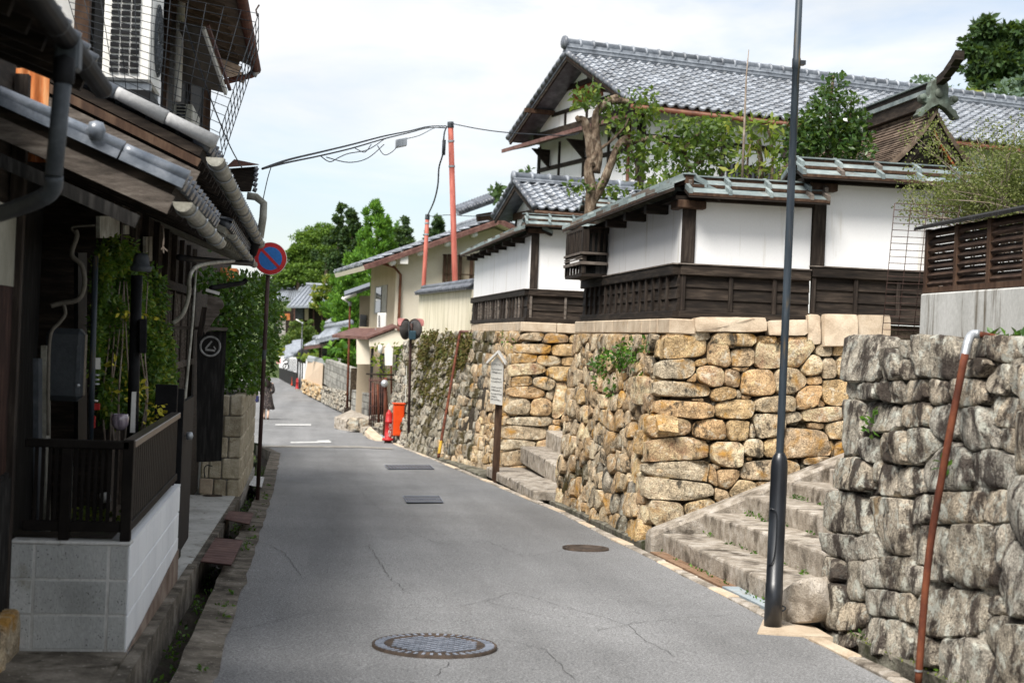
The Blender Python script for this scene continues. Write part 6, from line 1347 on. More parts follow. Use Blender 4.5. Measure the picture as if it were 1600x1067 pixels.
rows_ = [(569, 768, 782, 5), (577, 768, 783, 4.2), (581.5, 768, 783, 4.2), (591, 767.5, 783, 4.2), (596, 767.5, 783, 4.2), (604.5, 767.3, 783, 4.2), (609.5, 767.2, 782.8, 4.2), (615, 767, 782.6, 4.2), (619.5, 766.8, 776, 4), (624, 766.6, 782, 4)]
rs = random.Random(3); mb = MB()
for (y, x0, x1, h_) in rows_:
    x = x0
    while x < x1:
        w_ = rs.uniform(.8, 1.6)
        yy = y + (x - x0) * .12
        for _ in range(2):
            a_ = P(x + rs.uniform(0, .5), yy + rs.uniform(-h_ * .2, h_ * .2), Ysb - .1 + (x - 765) * .005 - .056); b2_ = a_ + Vector((rs.uniform(.002, .008), 0, rs.choice([0, rs.uniform(-.008, .008)])))
            mb.hexa([a_, a_ + Vector((.006, 0, 0)), b2_ + Vector((.006, 0, 0)), b2_, a_ + Vector((0, 0, .009)), a_ + Vector((.006, 0, .009)), b2_ + Vector((.006, 0, .009)), b2_ + Vector((0, 0, .009))])
        x += w_ + .5
mb.build('lettering', INK, sb)['kind'] = 'stuff'

# ------------------------------------------------------------------ street lamps
def slamp(label, x, y, xt, yt, Ypos, fx, base=None, arm=(-16, 4), mat=RUST, box=True):
    b_ = roadpt(x, y) if Ypos is None else P(x, y, Ypos); t_ = P(xt, yt, b_.y); t = thing('street_lamp', label, 'street lamp', tuple(b_), group='slim street lamps')
    MB().tube([b_, b_.lerp(t_, .5), t_], [.055, .05, .04], 10).build('pole', mat, t)
    if box: MB().beam(b_, b_.lerp(t_, .085), .24, .2, up=(0, 1, 0)).build('base_box', WOODDK, t)
    e = P(xt + arm[0], yt - arm[1], b_.y); MB().tube([t_ + Vector((0, 0, .0)), e.lerp(t_, .3), e], [.03, .055, .05], 8).build('lamp_arm', WHITEP, t); MB().lathe(t_, [(0, .08), (.07, .07), (.07, -.1), (0, -.11)], 8).build('joint', STEEL, t); return b_
slamp('rusty slim street lamp before the stone landing, white arm pointing left', 542, 652, 547, 474, None, 0, arm=(-13, 9))
slamp('dark slim street lamp farther down the road by the second hose box', 468, 608, 472.5, 505, None, 0, arm=(-10, 6), mat=BLACKP, box=False)
h2 = roadpt(473, 610); hosebox('small distant orange hose box behind the farther street lamp', h2.x + .3, h2.y, .0)
h3 = roadpt(457, 603); hydrant('distant orange marker post on the kerb left of the farther hose box', h3, 1.0, ORANGE, False, 'marker post')
h4 = roadpt(467, 609); hydrant('distant red hydrant almost hidden behind the farther lamp pole', h4 + Vector((-.15, 0, 0)), 1.0, REDH, False)
tag(MB().prism([P(462, 614, h2.y - 3), P(470, 616, h2.y - 3), P(470, 616, h2.y - 2.5), P(462, 614, h2.y - 2.5)], (0, 0, .35)).build('concrete_block', CONC), 'small concrete block at the foot of the farther street lamp', 'block')

# ------------------------------------------------------------------ houses and walls down the street
# block wall and stone foot
bw2 = thing('block_wall', 'weathered grey block wall above rubble stones, left of the rusty street lamp', 'block wall', tuple(P(525, 620, 66)))
blockwall(bw2, P(506, 600, 80), P(546, 618, 62), P(546, 618, 62).z - .2, P(546, 574, 62).z, .30, .7, .3, BLOCKG)
fs_ = thing('rubble_wall', 'low rough stone wall under the block wall along the road bend', 'stone wall', tuple(P(530, 640, 64)))
backing([P(474, 612, 104), P(505, 628, 78), P(543, 647, 61.5)], [P(475, 592, 106), P(506, 603, 80), P(545, 612, 63)], .6, MORTAR, fs_, inset=.08)
ruled(P(543, 647, 61.5), P(505, 628, 78), P(545, 612, 63), P(506, 603, 80), 1.4, .42, .2, S_GREY, fs_, seed=31, n=10, gap=.02)
ruled(P(505, 628, 78), P(474, 612, 104), P(506, 603, 80), P(475, 592, 106), 2.2, .42, .2, S_TAN, fs_, seed=32, n=10, gap=.02)
# cream low wall with pale coping
lw = thing('low_wall', 'pinkish cream plaster wall with white coping beyond the block wall', 'garden wall', tuple(P(490, 600, 88)))
PINKC = M('pinkish_cream_plaster', [(.50, .37, .26), (.58, .44, .32), (.62, .50, .38)], 2, (1, 1, .4), .9)
MB().hexa([P(475, 595, 106), P(503, 606, 80), P(503, 606, 80.4), P(475, 595, 106.5), P(481, 562, 106), P(505, 568, 80), P(505, 568, 80.4), P(481, 562, 106.5)]).build('wall_panel', PINKC, lw)
MB().hexa([P(479, 564, 105), P(511, 572, 79), P(512, 566, 82), P(481, 559, 108), P(480, 559, 105), P(512, 567, 79), P(508, 561, 82), P(482, 555, 108)]).build('coping', STEEL, lw)
# white plaster wall with black wainscot and characters
ww = thing('white_wall', 'distant white wall with black base boards and two large black characters', 'wall', tuple(P(455, 600, 125)))
MB().hexa([P(436, 598, 160), P(481, 606, 112), P(481, 606, 113), P(436, 598, 161), P(436, 556, 160), P(483, 560, 112), P(483, 560, 113), P(436, 556, 161)]).build('wall_panel', PLASTER, ww)
MB().hexa([P(436, 592, 158.5), P(466, 605, 119), P(466, 605, 119.5), P(436, 592, 159), P(436, 574, 158.5), P(466, 583, 119), P(466, 583, 119.5), P(436, 574, 159)]).build('base_boards', BLACKW, ww)
for x in (465, 473): MB().beam(P(x - 1, 600, 113.5), P(x, 561, 113.5), .16, .1).build('post', BLACKW, ww)
for k in range(7): MB().beam(P(450 + k * 1.9, 580, 133 - k * 2), P(450.5 + k * 1.9, 561, 133 - k * 2), .05, .05).build('batten', GREYP, ww)
for ch_, y in (('ろ', 568), ('の', 577)):
    letter(ch_, .75, .02, BLACKW, ww, P(446.5, y, 134) - ww.location, (math.pi / 2, 0, -.25), .015)
tag(MB().hexa([P(432, 568, 128), P(439, 568, 128), P(439, 568, 128.1), P(432, 568, 128.1), P(432, 561, 128), P(439, 561, 128), P(439, 561, 128.1), P(432, 561, 128.1)]).build('notice', M('red_notice', [(.6, .12, .1), (.75, .5, .48)], 2.5)), 'small red and white notice at the end of the white wall', 'notice')
gr = thing('small_roof', 'small mossy tiled wall roof above the distant white wall', 'roof', tuple(P(455, 560, 126)))
for (x0, y0, x1, y1, Y) in ((444, 561, 462, 556, 124), (455, 553, 472, 551, 123), (440, 557, 452, 553, 140)):
    a_, b_ = P(x0, y0, Y), P(x1, y1, Y); MB().hexa([a_, b_, b_ + Vector((0, 3, 1.0)), a_ + Vector((0, 3, 1.0)), a_ + Vector((0, 0, .15)), b_ + Vector((0, 0, .15)), b_ + Vector((0, 3, 1.15)), a_ + Vector((0, 3, 1.15))]).build('roof_panel', TILE, gr)
tag(MB().lathe(P(474, 556, 116), [(0, -.3), (.5, -.2), (.62, 0), (.5, .25), (0, .35)], 12, (-.3, -1, 0)).build('round_drum', BLACKW), 'dark round drum shape at the roof end beside the farther lamp', 'drum')
# gate house with layered small roofs
def house_box(name, label, cat, base, wall, wmat, roofs, group=None, extra=()):
    t = thing(name, label, cat, tuple(P(*base)), group=group)
    for (x0, y0, x1, y1, Y, dY) in wall:
        MB().hexa([P(x0, y1, Y), P(x1, y1, Y), P(x1, y1, Y) + Vector((0, dY, 0)), P(x0, y1, Y) + Vector((0, dY, 0)), P(x0, y0, Y), P(x1, y0, Y), P(x1, y0, Y) + Vector((0, dY, 0)), P(x0, y0, Y) + Vector((0, dY, 0))]).build('wall', wmat, t)
    for quad_, mat in roofs:
        q = [P(*v) for v in quad_]; MB().hexa([p - Vector((0, 0, .22)) for p in q] + q).build('roof', mat, t)
        rn = 14; a_, b_, c_, d_ = q; mb = MB()
        for k in range(rn): mb.tube([a_.lerp(b_, (k + .5) / rn) + Vector((0, 0, .03)), d_.lerp(c_, (k + .5) / rn) + Vector((0, 0, .03))], .09, 5)
        mb.build('tile_rolls', TILE, t)['kind'] = 'stuff'
        mb = MB().tube([d_ + Vector((0, 0, .15)), c_ + Vector((0, 0, .15))], .2, 8); mb.build('ridge', TILE, t)
    for (x0, y0, x1, y1, Y, nm, mat) in extra: MB().hexa([P(x0, y1, Y), P(x1, y1, Y), P(x1, y1, Y + .1), P(x0, y1, Y + .1), P(x0, y0, Y), P(x1, y0, Y), P(x1, y0, Y + .1), P(x0, y0, Y + .1)]).build(nm, mat, t)
    return t
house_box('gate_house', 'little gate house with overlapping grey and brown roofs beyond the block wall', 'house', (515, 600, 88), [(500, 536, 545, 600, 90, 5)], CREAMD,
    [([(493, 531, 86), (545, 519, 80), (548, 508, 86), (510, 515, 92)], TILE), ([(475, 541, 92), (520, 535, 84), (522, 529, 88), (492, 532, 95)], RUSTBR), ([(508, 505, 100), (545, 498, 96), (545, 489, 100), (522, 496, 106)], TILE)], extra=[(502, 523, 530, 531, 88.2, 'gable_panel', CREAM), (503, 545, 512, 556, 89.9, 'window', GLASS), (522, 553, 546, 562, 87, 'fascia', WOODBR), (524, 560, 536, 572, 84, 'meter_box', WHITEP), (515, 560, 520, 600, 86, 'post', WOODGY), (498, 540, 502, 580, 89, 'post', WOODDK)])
house_box('tiled_house', 'old dark timber house with broad grey tiled roofs in front of the wooded hill', 'house', (480, 560, 170), [(455, 477, 550, 540, 172, 12), (428, 486, 456, 520, 176, 8)], WOODDK,
    [([(448, 478, 168), (545, 478, 168), (548, 449, 180), (478, 446, 180)], TILE), ([(415, 469, 176), (470, 467, 176), (468, 448, 190), (437, 449, 190)], TILE), ([(466, 452, 182), (545, 452, 182), (540, 440, 194), (476, 440, 194)], TILE)],
    extra=[(437, 490, 453, 500, 170.5, 'wall_panel', RUSTO), (461, 480, 474, 498, 171.5, 'window', GREYP), (476, 482, 482, 500, 171.6, 'wall_panel', CREAMD), (459, 480, 461, 520, 171.2, 'post', RUSTBR), (489, 480, 491, 525, 171.2, 'post', RUSTBR), (502, 480, 504, 525, 171.2, 'post', RUSTBR), (432, 500, 446, 530, 168, 'wall_panel', CONC)])
# ------------------------------------------------------------------ trees down the street
def cyp(label, x, y0, y1, w_, Y, seed, mat=L_CYP, size=.26, dens=5.0):
    px = []; n_ = 11
    for k in range(n_):
        t_ = (k + .5) / n_; px.append((x + math.sin(k * 2.1 + seed) * w_ * .22 + (y1 - lerp(y0, y1, t_)) * .04, lerp(y0, y1, t_), w_ * (.22 + .85 * t_ ** .8), (y1 - y0) / n_ * .95))
    return woodtree(label, px, Y, size, mat, seed, dens, name='cypress_tree', group='trees above the street end', asp=3.2, droop=-1.6)
cyp('tall bright green cypress, pointed tip, rising left of the cream house eave', 585, 318, 560, 30, 95, 61)
cyp('slim cypress spire just left of the tallest one', 566, 333, 520, 20, 98, 62)
cyp('bright green cypress spilling over the street lamp', 540, 400, 570, 34, 90, 63)
cyp('narrow cypress spire right of the tallest one', 615, 350, 420, 10, 100, 64)
cyp('short cypress filling the gap above the tan wing roof', 602, 352, 470, 22, 97, 65)
cyp('low spreading cypress behind the gate house', 522, 430, 555, 26, 105, 66)
woodtree('open dark conifer with layered tufts at the left of the cypresses', [(531, 325, 8, 8), (527, 345, 10, 8), (536, 360, 12, 9), (526, 375, 16, 10), (540, 385, 16, 12), (530, 405, 20, 14), (538, 430, 24, 16), (522, 340, 6, 5)], 125, .3, L_FARD, 67, 4.5, group='trees above the street end')
woodtree('dark rounded conifer between the open conifer and the cypress', [(552, 335, 10, 10), (545, 355, 9, 12), (557, 360, 10, 14), (550, 380, 14, 12), (556, 405, 16, 20), (549, 345, 6, 6)], 124, .3, L_FARD, 68, 4.5, group='trees above the street end')
woodtree('small dark pine showing over the roof between the two red posts', [(685, 350, 10, 6), (678, 362, 12, 6), (690, 362, 10, 5), (672, 370, 10, 5), (684, 342, 5, 4)], 90, .22, L_FARD, 69, 6.5, group='trees above the street end')
woodtree('dark pine right of the narrow cypress spire', [(632, 345, 5, 7), (628, 358, 8, 7), (636, 362, 9, 7), (630, 376, 12, 8), (640, 380, 10, 8)], 92, .22, L_FARD, 70, 6.5, group='trees above the street end')
woodtree('broad rounded bright woodland crown left of the conifers', [(490, 370, 22, 14), (512, 366, 22, 16), (478, 380, 26, 16), (455, 400, 16, 12), (535, 372, 20, 16), (560, 400, 30, 24), (545, 440, 30, 24), (500, 392, 28, 16), (520, 390, 18, 14), (468, 402, 22, 12), (485, 412, 26, 14), (510, 415, 26, 14)], 190, .36, L_FAR, 71, 6.5, group='trees above the street end')
woodtree('darker woodland crowns just above the distant roofs', [(455, 420, 20, 12), (475, 430, 24, 10), (450, 440, 24, 10), (495, 435, 26, 12), (520, 440, 22, 12), (438, 432, 16, 12), (430, 415, 10, 12)], 186, .36, L_FAR, 72, 6.5, group='trees above the street end')
woodtree('olive dark woodland crown behind the bright ones', [(515, 405, 14, 16), (530, 412, 20, 20), (505, 380, 8, 8), (495, 400, 10, 10)], 184, .36, L_FARD, 73, 5, group='trees above the street end')
woodtree('yellow green maple leaning over the distant tiled roof', [(515, 440, 22, 8), (500, 448, 14, 6), (525, 455, 24, 8), (508, 465, 22, 7), (530, 470, 22, 10), (500, 478, 14, 6), (515, 485, 20, 6), (540, 450, 14, 14), (495, 460, 10, 4)], 108, .24, L_YEL, 74, 3.5, group='trees above the street end')
woodtree('round soft green garden tree before the distant dark timber house', [(470, 515, 24, 12), (462, 525, 22, 14), (480, 528, 20, 14), (468, 540, 28, 14), (485, 545, 18, 10), (455, 545, 16, 14), (475, 505, 14, 6), (500, 545, 14, 8)], 140, .24, L_BROAD, 75, 4, group='trees above the street end')
woodtree('low yellow green shrubs above the distant white wall', [(495, 560, 18, 6), (480, 556, 12, 6), (505, 552, 12, 5), (440, 552, 12, 8)], 112, .35, L_YEL, 76, .9, trunk=False, group='trees above the street end')
woodtree('cypress boughs hanging in front of the gate house', [(530, 545, 24, 5), (545, 535, 20, 8), (520, 560, 16, 4), (555, 550, 18, 8), (550, 520, 20, 10)], 80, .4, L_CYP, 77, 1.0, trunk=False, group='trees above the street end')
woodtree('tree tips behind the outbuilding roof', [(778, 300, 10, 8), (822, 270, 6, 6), (772, 308, 10, 5)], 60, .25, L_FARD, 78, 1.3, trunk=False, group='trees above the street end')

# ------------------------------------------------------------------ road markings, covers and grates
def ground_patch(name, label, cat, px, mat, dz=.016, th=.004, kind=None, closed=True):
    pts = []
    for x, y in px: p = roadpt(x, y); pts.append(Vector((p.x, p.y, zroad(p.y) + dz)))
    o = MB().prism([p - Vector((0, 0, th)) for p in pts], (0, 0, th)).build(name, mat); tag(o, label, cat, kind=kind); return o
ground_patch('road_marking', 'short white painted bar across the road', None, [(454, 691), (517, 690), (517, 692.6), (454, 693)], WHITEL, kind='structure')
ground_patch('road_marking', 'white', None, [(495, 689), (514, 688.5), (518, 692.5), (500, 692.6)], WHITEL, dz=.021, kind='structure')
ground_patch('road_marking', 'faint far white bar', None, [(430, 663), (486, 663), (486, 665.5), (430, 665)], WHITEL, kind='structure')
ground_patch('drain_channel', 'pale concrete channel line crossing the road at the junction', None, [(412, 696.5), (560, 697.5), (614, 700.5), (614, 702.5), (560, 699.8), (412, 699.2)], CONC, kind='structure')
def grate(label, x0, x1, y0, y1, n_=14, skew=6):
    a_, b_, c_, d_ = roadpt(x0, y0), roadpt(x1, y0), roadpt(x1 + skew, y1), roadpt(x0 + skew, y1); z = zroad(a_.y) + .018
    t = thing('drain_grate', label, 'drain grate', (a_.x, a_.y, z)); f_ = lambda p: Vector((p.x, p.y, zroad(p.y) + .014))
    MB().prism([f_(a_), f_(b_), f_(c_), f_(d_)], (0, 0, .003)).build('pit', IRONDK, t)
    for k in range(n_ + 1): p, q = f_(a_).lerp(f_(b_), k / n_), f_(d_).lerp(f_(c_), k / n_); MB().beam(p + Vector((0, 0, .008)), q + Vector((0, 0, .008)), .012, .009).build('bar', IRON, t)
    for k in range(3): p, q = f_(a_).lerp(f_(d_), k / 2), f_(b_).lerp(f_(c_), k / 2); MB().beam(p + Vector((0, 0, .010)), q + Vector((0, 0, .010)), .02, .012).build('frame_bar', IRON, t)
grate('farther long drain grate set in the asphalt', 601, 672, 728.5, 734); grate('nearer drain grate in the middle of the asphalt', 630, 686, 777.5, 786.5)
def manhole(label, cx, cy, w_px, mat, pattern=True, ring=None):
    c = roadpt(cx, cy); r = w_px / 2 * c.y / F; z = zroad(c.y) + .020; n_ = Vector((0, .0374, 1)).normalized()
    t = thing('manhole_cover', label, 'manhole cover', (c.x, c.y, z)); c = Vector((c.x, c.y, z))
    MB().lathe(c, [(r * 1.0, -.03), (r * 1.0, .002), (r * .975, .004), (r * .965, -.002), (r * .80, -.002), (r * .795, .004), (r * .765, .004), (r * .755, -.002), (0, -.002)], 64, tuple(n_)).build('plate', ring or mat, t)
    if not pattern: return
    ex = Vector((1, 0, 0)); ey = n_.cross(ex).normalized()
    mb = MB()
    for k in range(44): a_ = k / 44 * 2 * math.pi; e_ = ex * math.cos(a_) + ey * math.sin(a_); mb.beam(c + e_ * r * .81, c + e_ * r * .955, r * .045, .008, up=tuple(n_))
    mb.build('rim_teeth', mat, t)['kind'] = 'stuff'
    mb = MB(); s_ = r * .125
    for i in range(-6, 7):
        for j in range(-6, 7):
            p = (i * s_ + (j % 2) * 0, j * s_)
            q = Vector((p[0] * .8 - p[1] * .6, p[0] * .6 + p[1] * .8, 0))
            if q.length < r * .70: mb.beam(c + ex * (q.x - s_ * .33) + ey * (q.y - s_ * .22), c + ex * (q.x + s_ * .33) + ey * (q.y + s_ * .22), s_ * .42, .009, up=tuple(n_))
    mb.build('tread_studs', mat, t)['kind'] = 'stuff'
manhole('large round cast iron manhole cover with raised studs in the foreground road', 679, 1011, 196, IRON, ring=IRONDK)
manhole('round rusty brown manhole cover at the right road edge below the tan wall', 915, 858, 74, IRONDK, False)

# ------------------------------------------------------------------ left side: block wall with railing
HX = -.92
bk = thing('block_wall', 'grey concrete block wall with white painted street side, in front of the dark house', 'block wall', (-1.2, 7.93, -.18))
zB = -.175; rows = [(zB, zB + .187), (zB + .190, zB + .377), (zB + .380, zB + .567)]
colx = [(-1.548, -1.425), (-1.418, -1.035), (-1.028, HX)]
for r, (z0, z1) in enumerate(rows):
    for c, (x0, x1) in enumerate(colx):
        o = MB().box(x0 + .003, 7.93, z0 + .003, x1 - .003 if c < 2 else x1 - .012, 8.045, z1 - .003).build('block', BLOCK, bk, bevel=.004)
    Y = 7.93; k = 0
    lens = [.395] * 8; 
    if r % 2: lens = [.2] + lens
    for L_ in lens:
        e = min(Y + L_, 10.92)
        if e - Y > .03: MB().box(HX - .012 if Y < 7.95 else HX - .11, Y + .0035 if Y > 7.95 else Y + .002, z0 + .0025, HX, e - .0035, z1 - .0025).build('block', BLOCKW, bk, bevel=.003)
        Y += L_
MB().box(-1.545, 7.9325, zB - .3, HX - .013, 8.03, zB + .566).build('mortar', CONCL, bk); MB().box(HX - .105, 7.96, zB - .3, HX - .006, 10.9, zB + .56).build('mortar', BLOCKW, bk)
MB().box(-1.548, 7.925, zB + .568, HX - .0, 8.05, zB + .585).build('top_mortar', CONCL, bk, bevel=.004); MB().box(HX - .115, 8.051, zB + .568, HX + .001, 10.92, zB + .585).build('top_mortar', BLOCKW, bk)
MB().prism([(HX + .003, 7.93, zB - .01), (HX + .003, 10.9, zB - .2), (HX + .003, 10.9, zB + .10), (HX + .003, 9.6, zB + .05)], (.006, 0, 0)).build('stained_foot', M('brown_stained_foot', [(.12, .08, .06), (.2, .15, .12), (.3, .25, .21)], 4), bk)
tag(MB().box(-2.4, 8.05, -.5, HX - .115, 12.6, -.12).build('yard', SOIL), kind='structure')
# railing
rl = thing('railing', 'dark brown aluminium railing on top of the block wall, with solid street side', 'railing', (-1.2, 7.98, zB + .585))
zr0, zr1 = P(150, 822, 7.99).z, P(150, 694, 7.99).z
MB().box(-1.50, 7.965, zr0 - .028, HX - .03, 8.005, zr0 + .028).build('rail', DKBRP, rl, bevel=.004); MB().box(-1.50, 7.955, zr1 - .022, HX - .03, 8.015, zr1 + .022).build('rail', DKBRP, rl, bevel=.004)
for k in range(13): x = lerp(-1.44, HX - .10, k / 12); MB().box(x - .009, 7.975, zr0 + .03, x + .009, 7.995, zr1 - .023).build('bar', DKBRP, rl)
for x in (-1.28, HX - .035): MB().box(x - .028, 7.955, zB + .587, x + .028, 8.012, zr1 + (.03 if x > -1.1 else -.024)).build('post', DKBRP, rl, bevel=.003)
ya, yb = 8.02, 10.75
MB().hexa([(HX - .05, ya, zr0), (HX - .03, ya, zr0), (HX - .03, yb, zr0), (HX - .05, yb, zr0), (HX - .05, ya, zr1 - .02), (HX - .03, ya, zr1 - .02), (HX - .03, yb, zr1 - .02), (HX - .05, yb, zr1 - .02)]).build('side_panel', DKBRP, rl)
for k in range(26): y = lerp(ya, yb, k / 26); MB().box(HX - .03, y, zr0 + .02, HX - .024, y + .088, zr1 - .03).build('panel_slat', DKBRP, rl)
MB().box(HX - .075, ya, zr1 - .018, HX - .005, yb, zr1 + .024).build('rail', M('brown_aluminium_cap', [(.045, .035, .03), (.06, .048, .042)], 4, rough=.35, spec=.6), rl, bevel=.004); MB().box(HX - .055, ya, zr0 - .03, HX - .012, yb, zr0 + .02).build('rail', DKBRP, rl, bevel=.003)
for y in (9.0, 10.0, 10.72): MB().box(HX - .07, y - .025, zB + .587, HX - .051, y + .025, zr0 + .2).build('post', DKBRP, rl)
gp_ = thing('gate_leaf', 'narrow dark brown gate post pair at the end of the railing', 'gate', (-.95, 11.0, -.3))
for x0, y0_, z1, w_ in ((-1.12, 10.80, P(285, 602, 10.8).z, .16), (-.975, 10.98, P(300, 608, 11).z, .05)): MB().box(x0, y0_, -.2, x0 + w_, y0_ + .06, z1).build('post', DKPL, gp_, bevel=.004)
MB().box(-.96, 11.1, -.15, -.93, 12.0, P(300, 608, 11).z - .1).build('gate_panel', DKPL, gp_); MB().lathe((-.925, 11.25, P(305, 682, 11.2).z), [(0, 0), (.03, .01), (.03, .05), (0, .06)], 10, (1, 0, 0)).build('knob', STEEL, gp_)
# ------------------------------------------------------------------ dark house
WX = -1.56
dh = thing('dark_house', 'old dark wooden town house with a rusted brown corrugated wall at the left edge', 'house', (-3, 10, -.1))
def corr(x0, y0, x1, y1, z0, z1, pitch, amp, nm, mat, parent, nvec):
    a = Vector((x0, y0, 0)); b = Vector((x1, y1, 0)); L_ = (b - a).length; d = (b - a).normalized(); n_ = Vector(nvec); m = max(4, int(L_ / pitch * 6)); vs = []; fs = []
    for i in range(m + 1): p = a + d * (L_ * i / m) + n_ * (amp * math.sin(2 * math.pi * (L_ * i / m) / pitch)); vs += [(p.x, p.y, z0), (p.x, p.y, z1)]
    for i in range(m): fs.append((2 * i, 2 * i + 2, 2 * i + 3, 2 * i + 1))
    b_ = len(vs); vs += [tuple(Vector(v) - n_ * .01) for v in vs]; fs += [tuple(b_ + i for i in f_[::-1]) for f_ in fs]
    return MB().add(vs, fs, True).build(nm, mat, parent)
BRCOR = M('dark_red_brown_corrugated', [(.012, .006, .005), (.03, .014, .010), (.06, .03, .022)], 5, (5, 5, .5), .6, .2)
MB().box(-4.5, 2.5, -.3, WX - .06, 7.93, 3.0).build('wall', WOODDK, dh)
zs = P(30, 752, 7.5).z
corr(WX - .02, 2.5, WX - .02, 7.925, zs, P(30, 446, 7.5).z, .032, .008, 'corrugated_panel', BRCOR, dh, (1, 0, 0))
for k in range(60): y = 2.6 + k * .0888; MB().box(WX - .03, y, .02, WX + .004, y + .078, zs + .004 * (k % 3)).build('charred_board', BLACKW, dh) if y > 5.8 else None
corr(WX + .006, 5.6, WX + .006, 7.92, .02, zs - .02, .05, .012, 'batten_panel', BLACKW, dh, (1, 0, 0))
MB().box(WX - .04, 2.5, P(30, 446, 7.5).z, WX - .012, 7.90, P(30, 318, 7.5).z).build('plaster_panel', M('grimy_plaster', [(.20, .19, .15), (.27, .26, .21), (.33, .32, .27)], 2, (1, 1, .4), .9), dh)
MB().box(WX - .05, 7.86, -.05, WX + .02, 7.93, 2.9).build('post', WOODDKV, dh)
pl = Plane((WX + .05, 7.93, -.22), (0, -1, 0), (-.02, 0, 1))
for k, (u0, u1) in enumerate(((0, .45), (.46, 1.0), (1.02, 1.7), (1.72, 2.5))): stone(pl, boxpoly(u0, -.05, u1, .27), .04, S_TAN, dh, 'foundation_stone', n=24, rough=.6, facets=False)
# recessed front part behind the yard and the street wall further on
MB().box(-4.5, 12.62, -.3, -1.72, 22, 3.1).build('wall', WOODDK, dh)
MB().box(-4.5, 7.94, -.3, -2.3, 12.6, 2.9).build('wall', BLACKW, dh)
MB().box(-1.9, 8.05, -.2, -1.78, 8.4, 2.6).build('screen_wall', BLACKW, dh)
for (x0, y0_, x1, y1_, X, nm, mat) in ((122, 395, 136, 690, -1.74, 'window', DKPL), (72, 540, 79, 830, -1.56, 'pale_post', IVORYP), (60, 830, 66, 560, -1.56, 'pale_post', GREYP)):
    Ya = PX(x0, y0_, X).y; Yb = PX(x1, y0_, X).y
    MB().hexa([PX(x0, y1_, X) - Vector((.03, 0, 0)), PX(x0, y1_, X), PX(x1, y1_, X), PX(x1, y1_, X) - Vector((.03, 0, 0)), PX(x0, y0_, X) - Vector((.03, 0, 0)), PX(x0, y0_, X), PX(x1, y0_, X), PX(x1, y0_, X) - Vector((.03, 0, 0))]).build(nm, mat, dh)
# posts, windows and pale panels facing the street further along
for k in range(9):
    y = 12.7 + k * 1.02; MB().box(-1.72, y, -.1, -1.66, y + .10, 2.7).build('post', WOODDKV, dh)
for k in range(26): y = 15.4 + k * .2; MB().box(-1.70, y, .25, -1.675, y + .06, 2.0).build('lattice_bar', WOODGY, dh)
MB().box(-1.715, 15.3, 2.02, -1.64, 21, 2.12).build('beam', WOODDK, dh); MB().box(-1.715, 15.3, 1.05, -1.65, 21, 1.13).build('beam', WOODGY, dh)
for (x0, x1, y0_, y1_) in ((156, 187, 338, 372), (195, 202, 352, 366), (228, 238, 370, 408)):
    MB().hexa([PX(x0, y1_, -1.66), PX(x1, y1_, -1.66), PX(x1, y1_, -1.66) - Vector((.03, 0, 0)), PX(x0, y1_, -1.66) - Vector((.03, 0, 0)), PX(x0, y0_, -1.66), PX(x1, y0_, -1.66), PX(x1, y0_, -1.66) - Vector((.03, 0, 0)), PX(x0, y0_, -1.66) - Vector((.03, 0, 0))]).build('pale_panel', IVORYP, dh)
# lower tiled roof (over the yard)
def sideroof(parent, ex, ez, ya, yb, sl, depth, tw=.24, tl=.22, deck=WOODDK, fascia=WOODGY):
    o_ = Vector((ex, ya, ez)); du = Vector((0, 1, 0)); dv = Vector((-1, 0, sl)).normalized(); nn_ = Vector((sl, 0, 1)).normalized()
    p = [o_, o_ + du * (yb - ya), o_ + du * (yb - ya) + dv * depth, o_ + dv * depth]
    MB().hexa([q - nn_ * .06 for q in p] + [q - nn_ * .0 for q in p]).build('roof_deck', deck, parent)
    tiled(parent, o_ + du * .0 + nn_ * .012 - dv * .03, du, dv, yb - ya, depth, tw, tl, mat=TILEDKO, limit=90)
    # round eave tile ends
    n_ = int((yb - ya) / tw)
    for k in range(n_): MB().tube([o_ + du * (k * tw + .05) + nn_ * .02 + Vector((.035, 0, -.01)), o_ + du * (k * tw + .05) + nn_ * .045 - Vector((.08, 0, -.03))], .036, 10).build('eave_tile_end', TILEDKO, parent)
    for k in range(int((yb - ya) / .32)): MB().beam(o_ + du * (k * .32 + .1) - nn_ * .10 - dv * .02, o_ + du * (k * .32 + .1) - nn_ * .10 + dv * min(depth, 1.2), .045, .06).build('rafter', deck, parent)
    return o_, dv, nn_
TILEDKO = M('dark_fired_tile', [(.045, .052, .065), (.085, .095, .115), (.15, .165, .19)], 5, (1, 1, 1), .36, .15, 50, .003, rnd=.25, spec=.7)
lr = thing('lower_roof', 'low tiled eave with silvery verge rolls and a ball finial, nearest on the left', 'roof', (-1, 7.6, 2.2))
e1 = P(268, 297, 7.6)
o_, dv, nn_ = sideroof(lr, e1.x + .02, e1.z + .02, 7.6, 10.6, .40, 2.3)
o_ = o_ - Vector((0, .02, 0))
SILV = M('silvery_fired_tile', [(.06, .075, .10), (.13, .15, .18), (.25, .27, .31)], 6, (1, 1, 1), .33, .15, 50, .003, rnd=.1, spec=.8)
for k in range(7): 
    a_ = o_ + dv * (k * .36 - .04) + nn_ * .065; b_ = a_ + dv * .35; MB().tube([a_, a_.lerp(b_, .9), b_], [.040, .033, .033], 12).build('verge_roll', SILV, lr)
    a2 = a_ - nn_ * .040 - Vector((0, .036, 0)); MB().beam(a2, a2 + dv * .35, .012, .045).build('verge_tile', SILV, lr)
MB().lathe(o_ + dv * .47 + nn_ * .09 + Vector((0, -.05, 0)), [(0, -.05), (.035, -.04), (.05, 0), (.035, .04), (0, .05)], 16).build('ball_finial', SILV, lr)
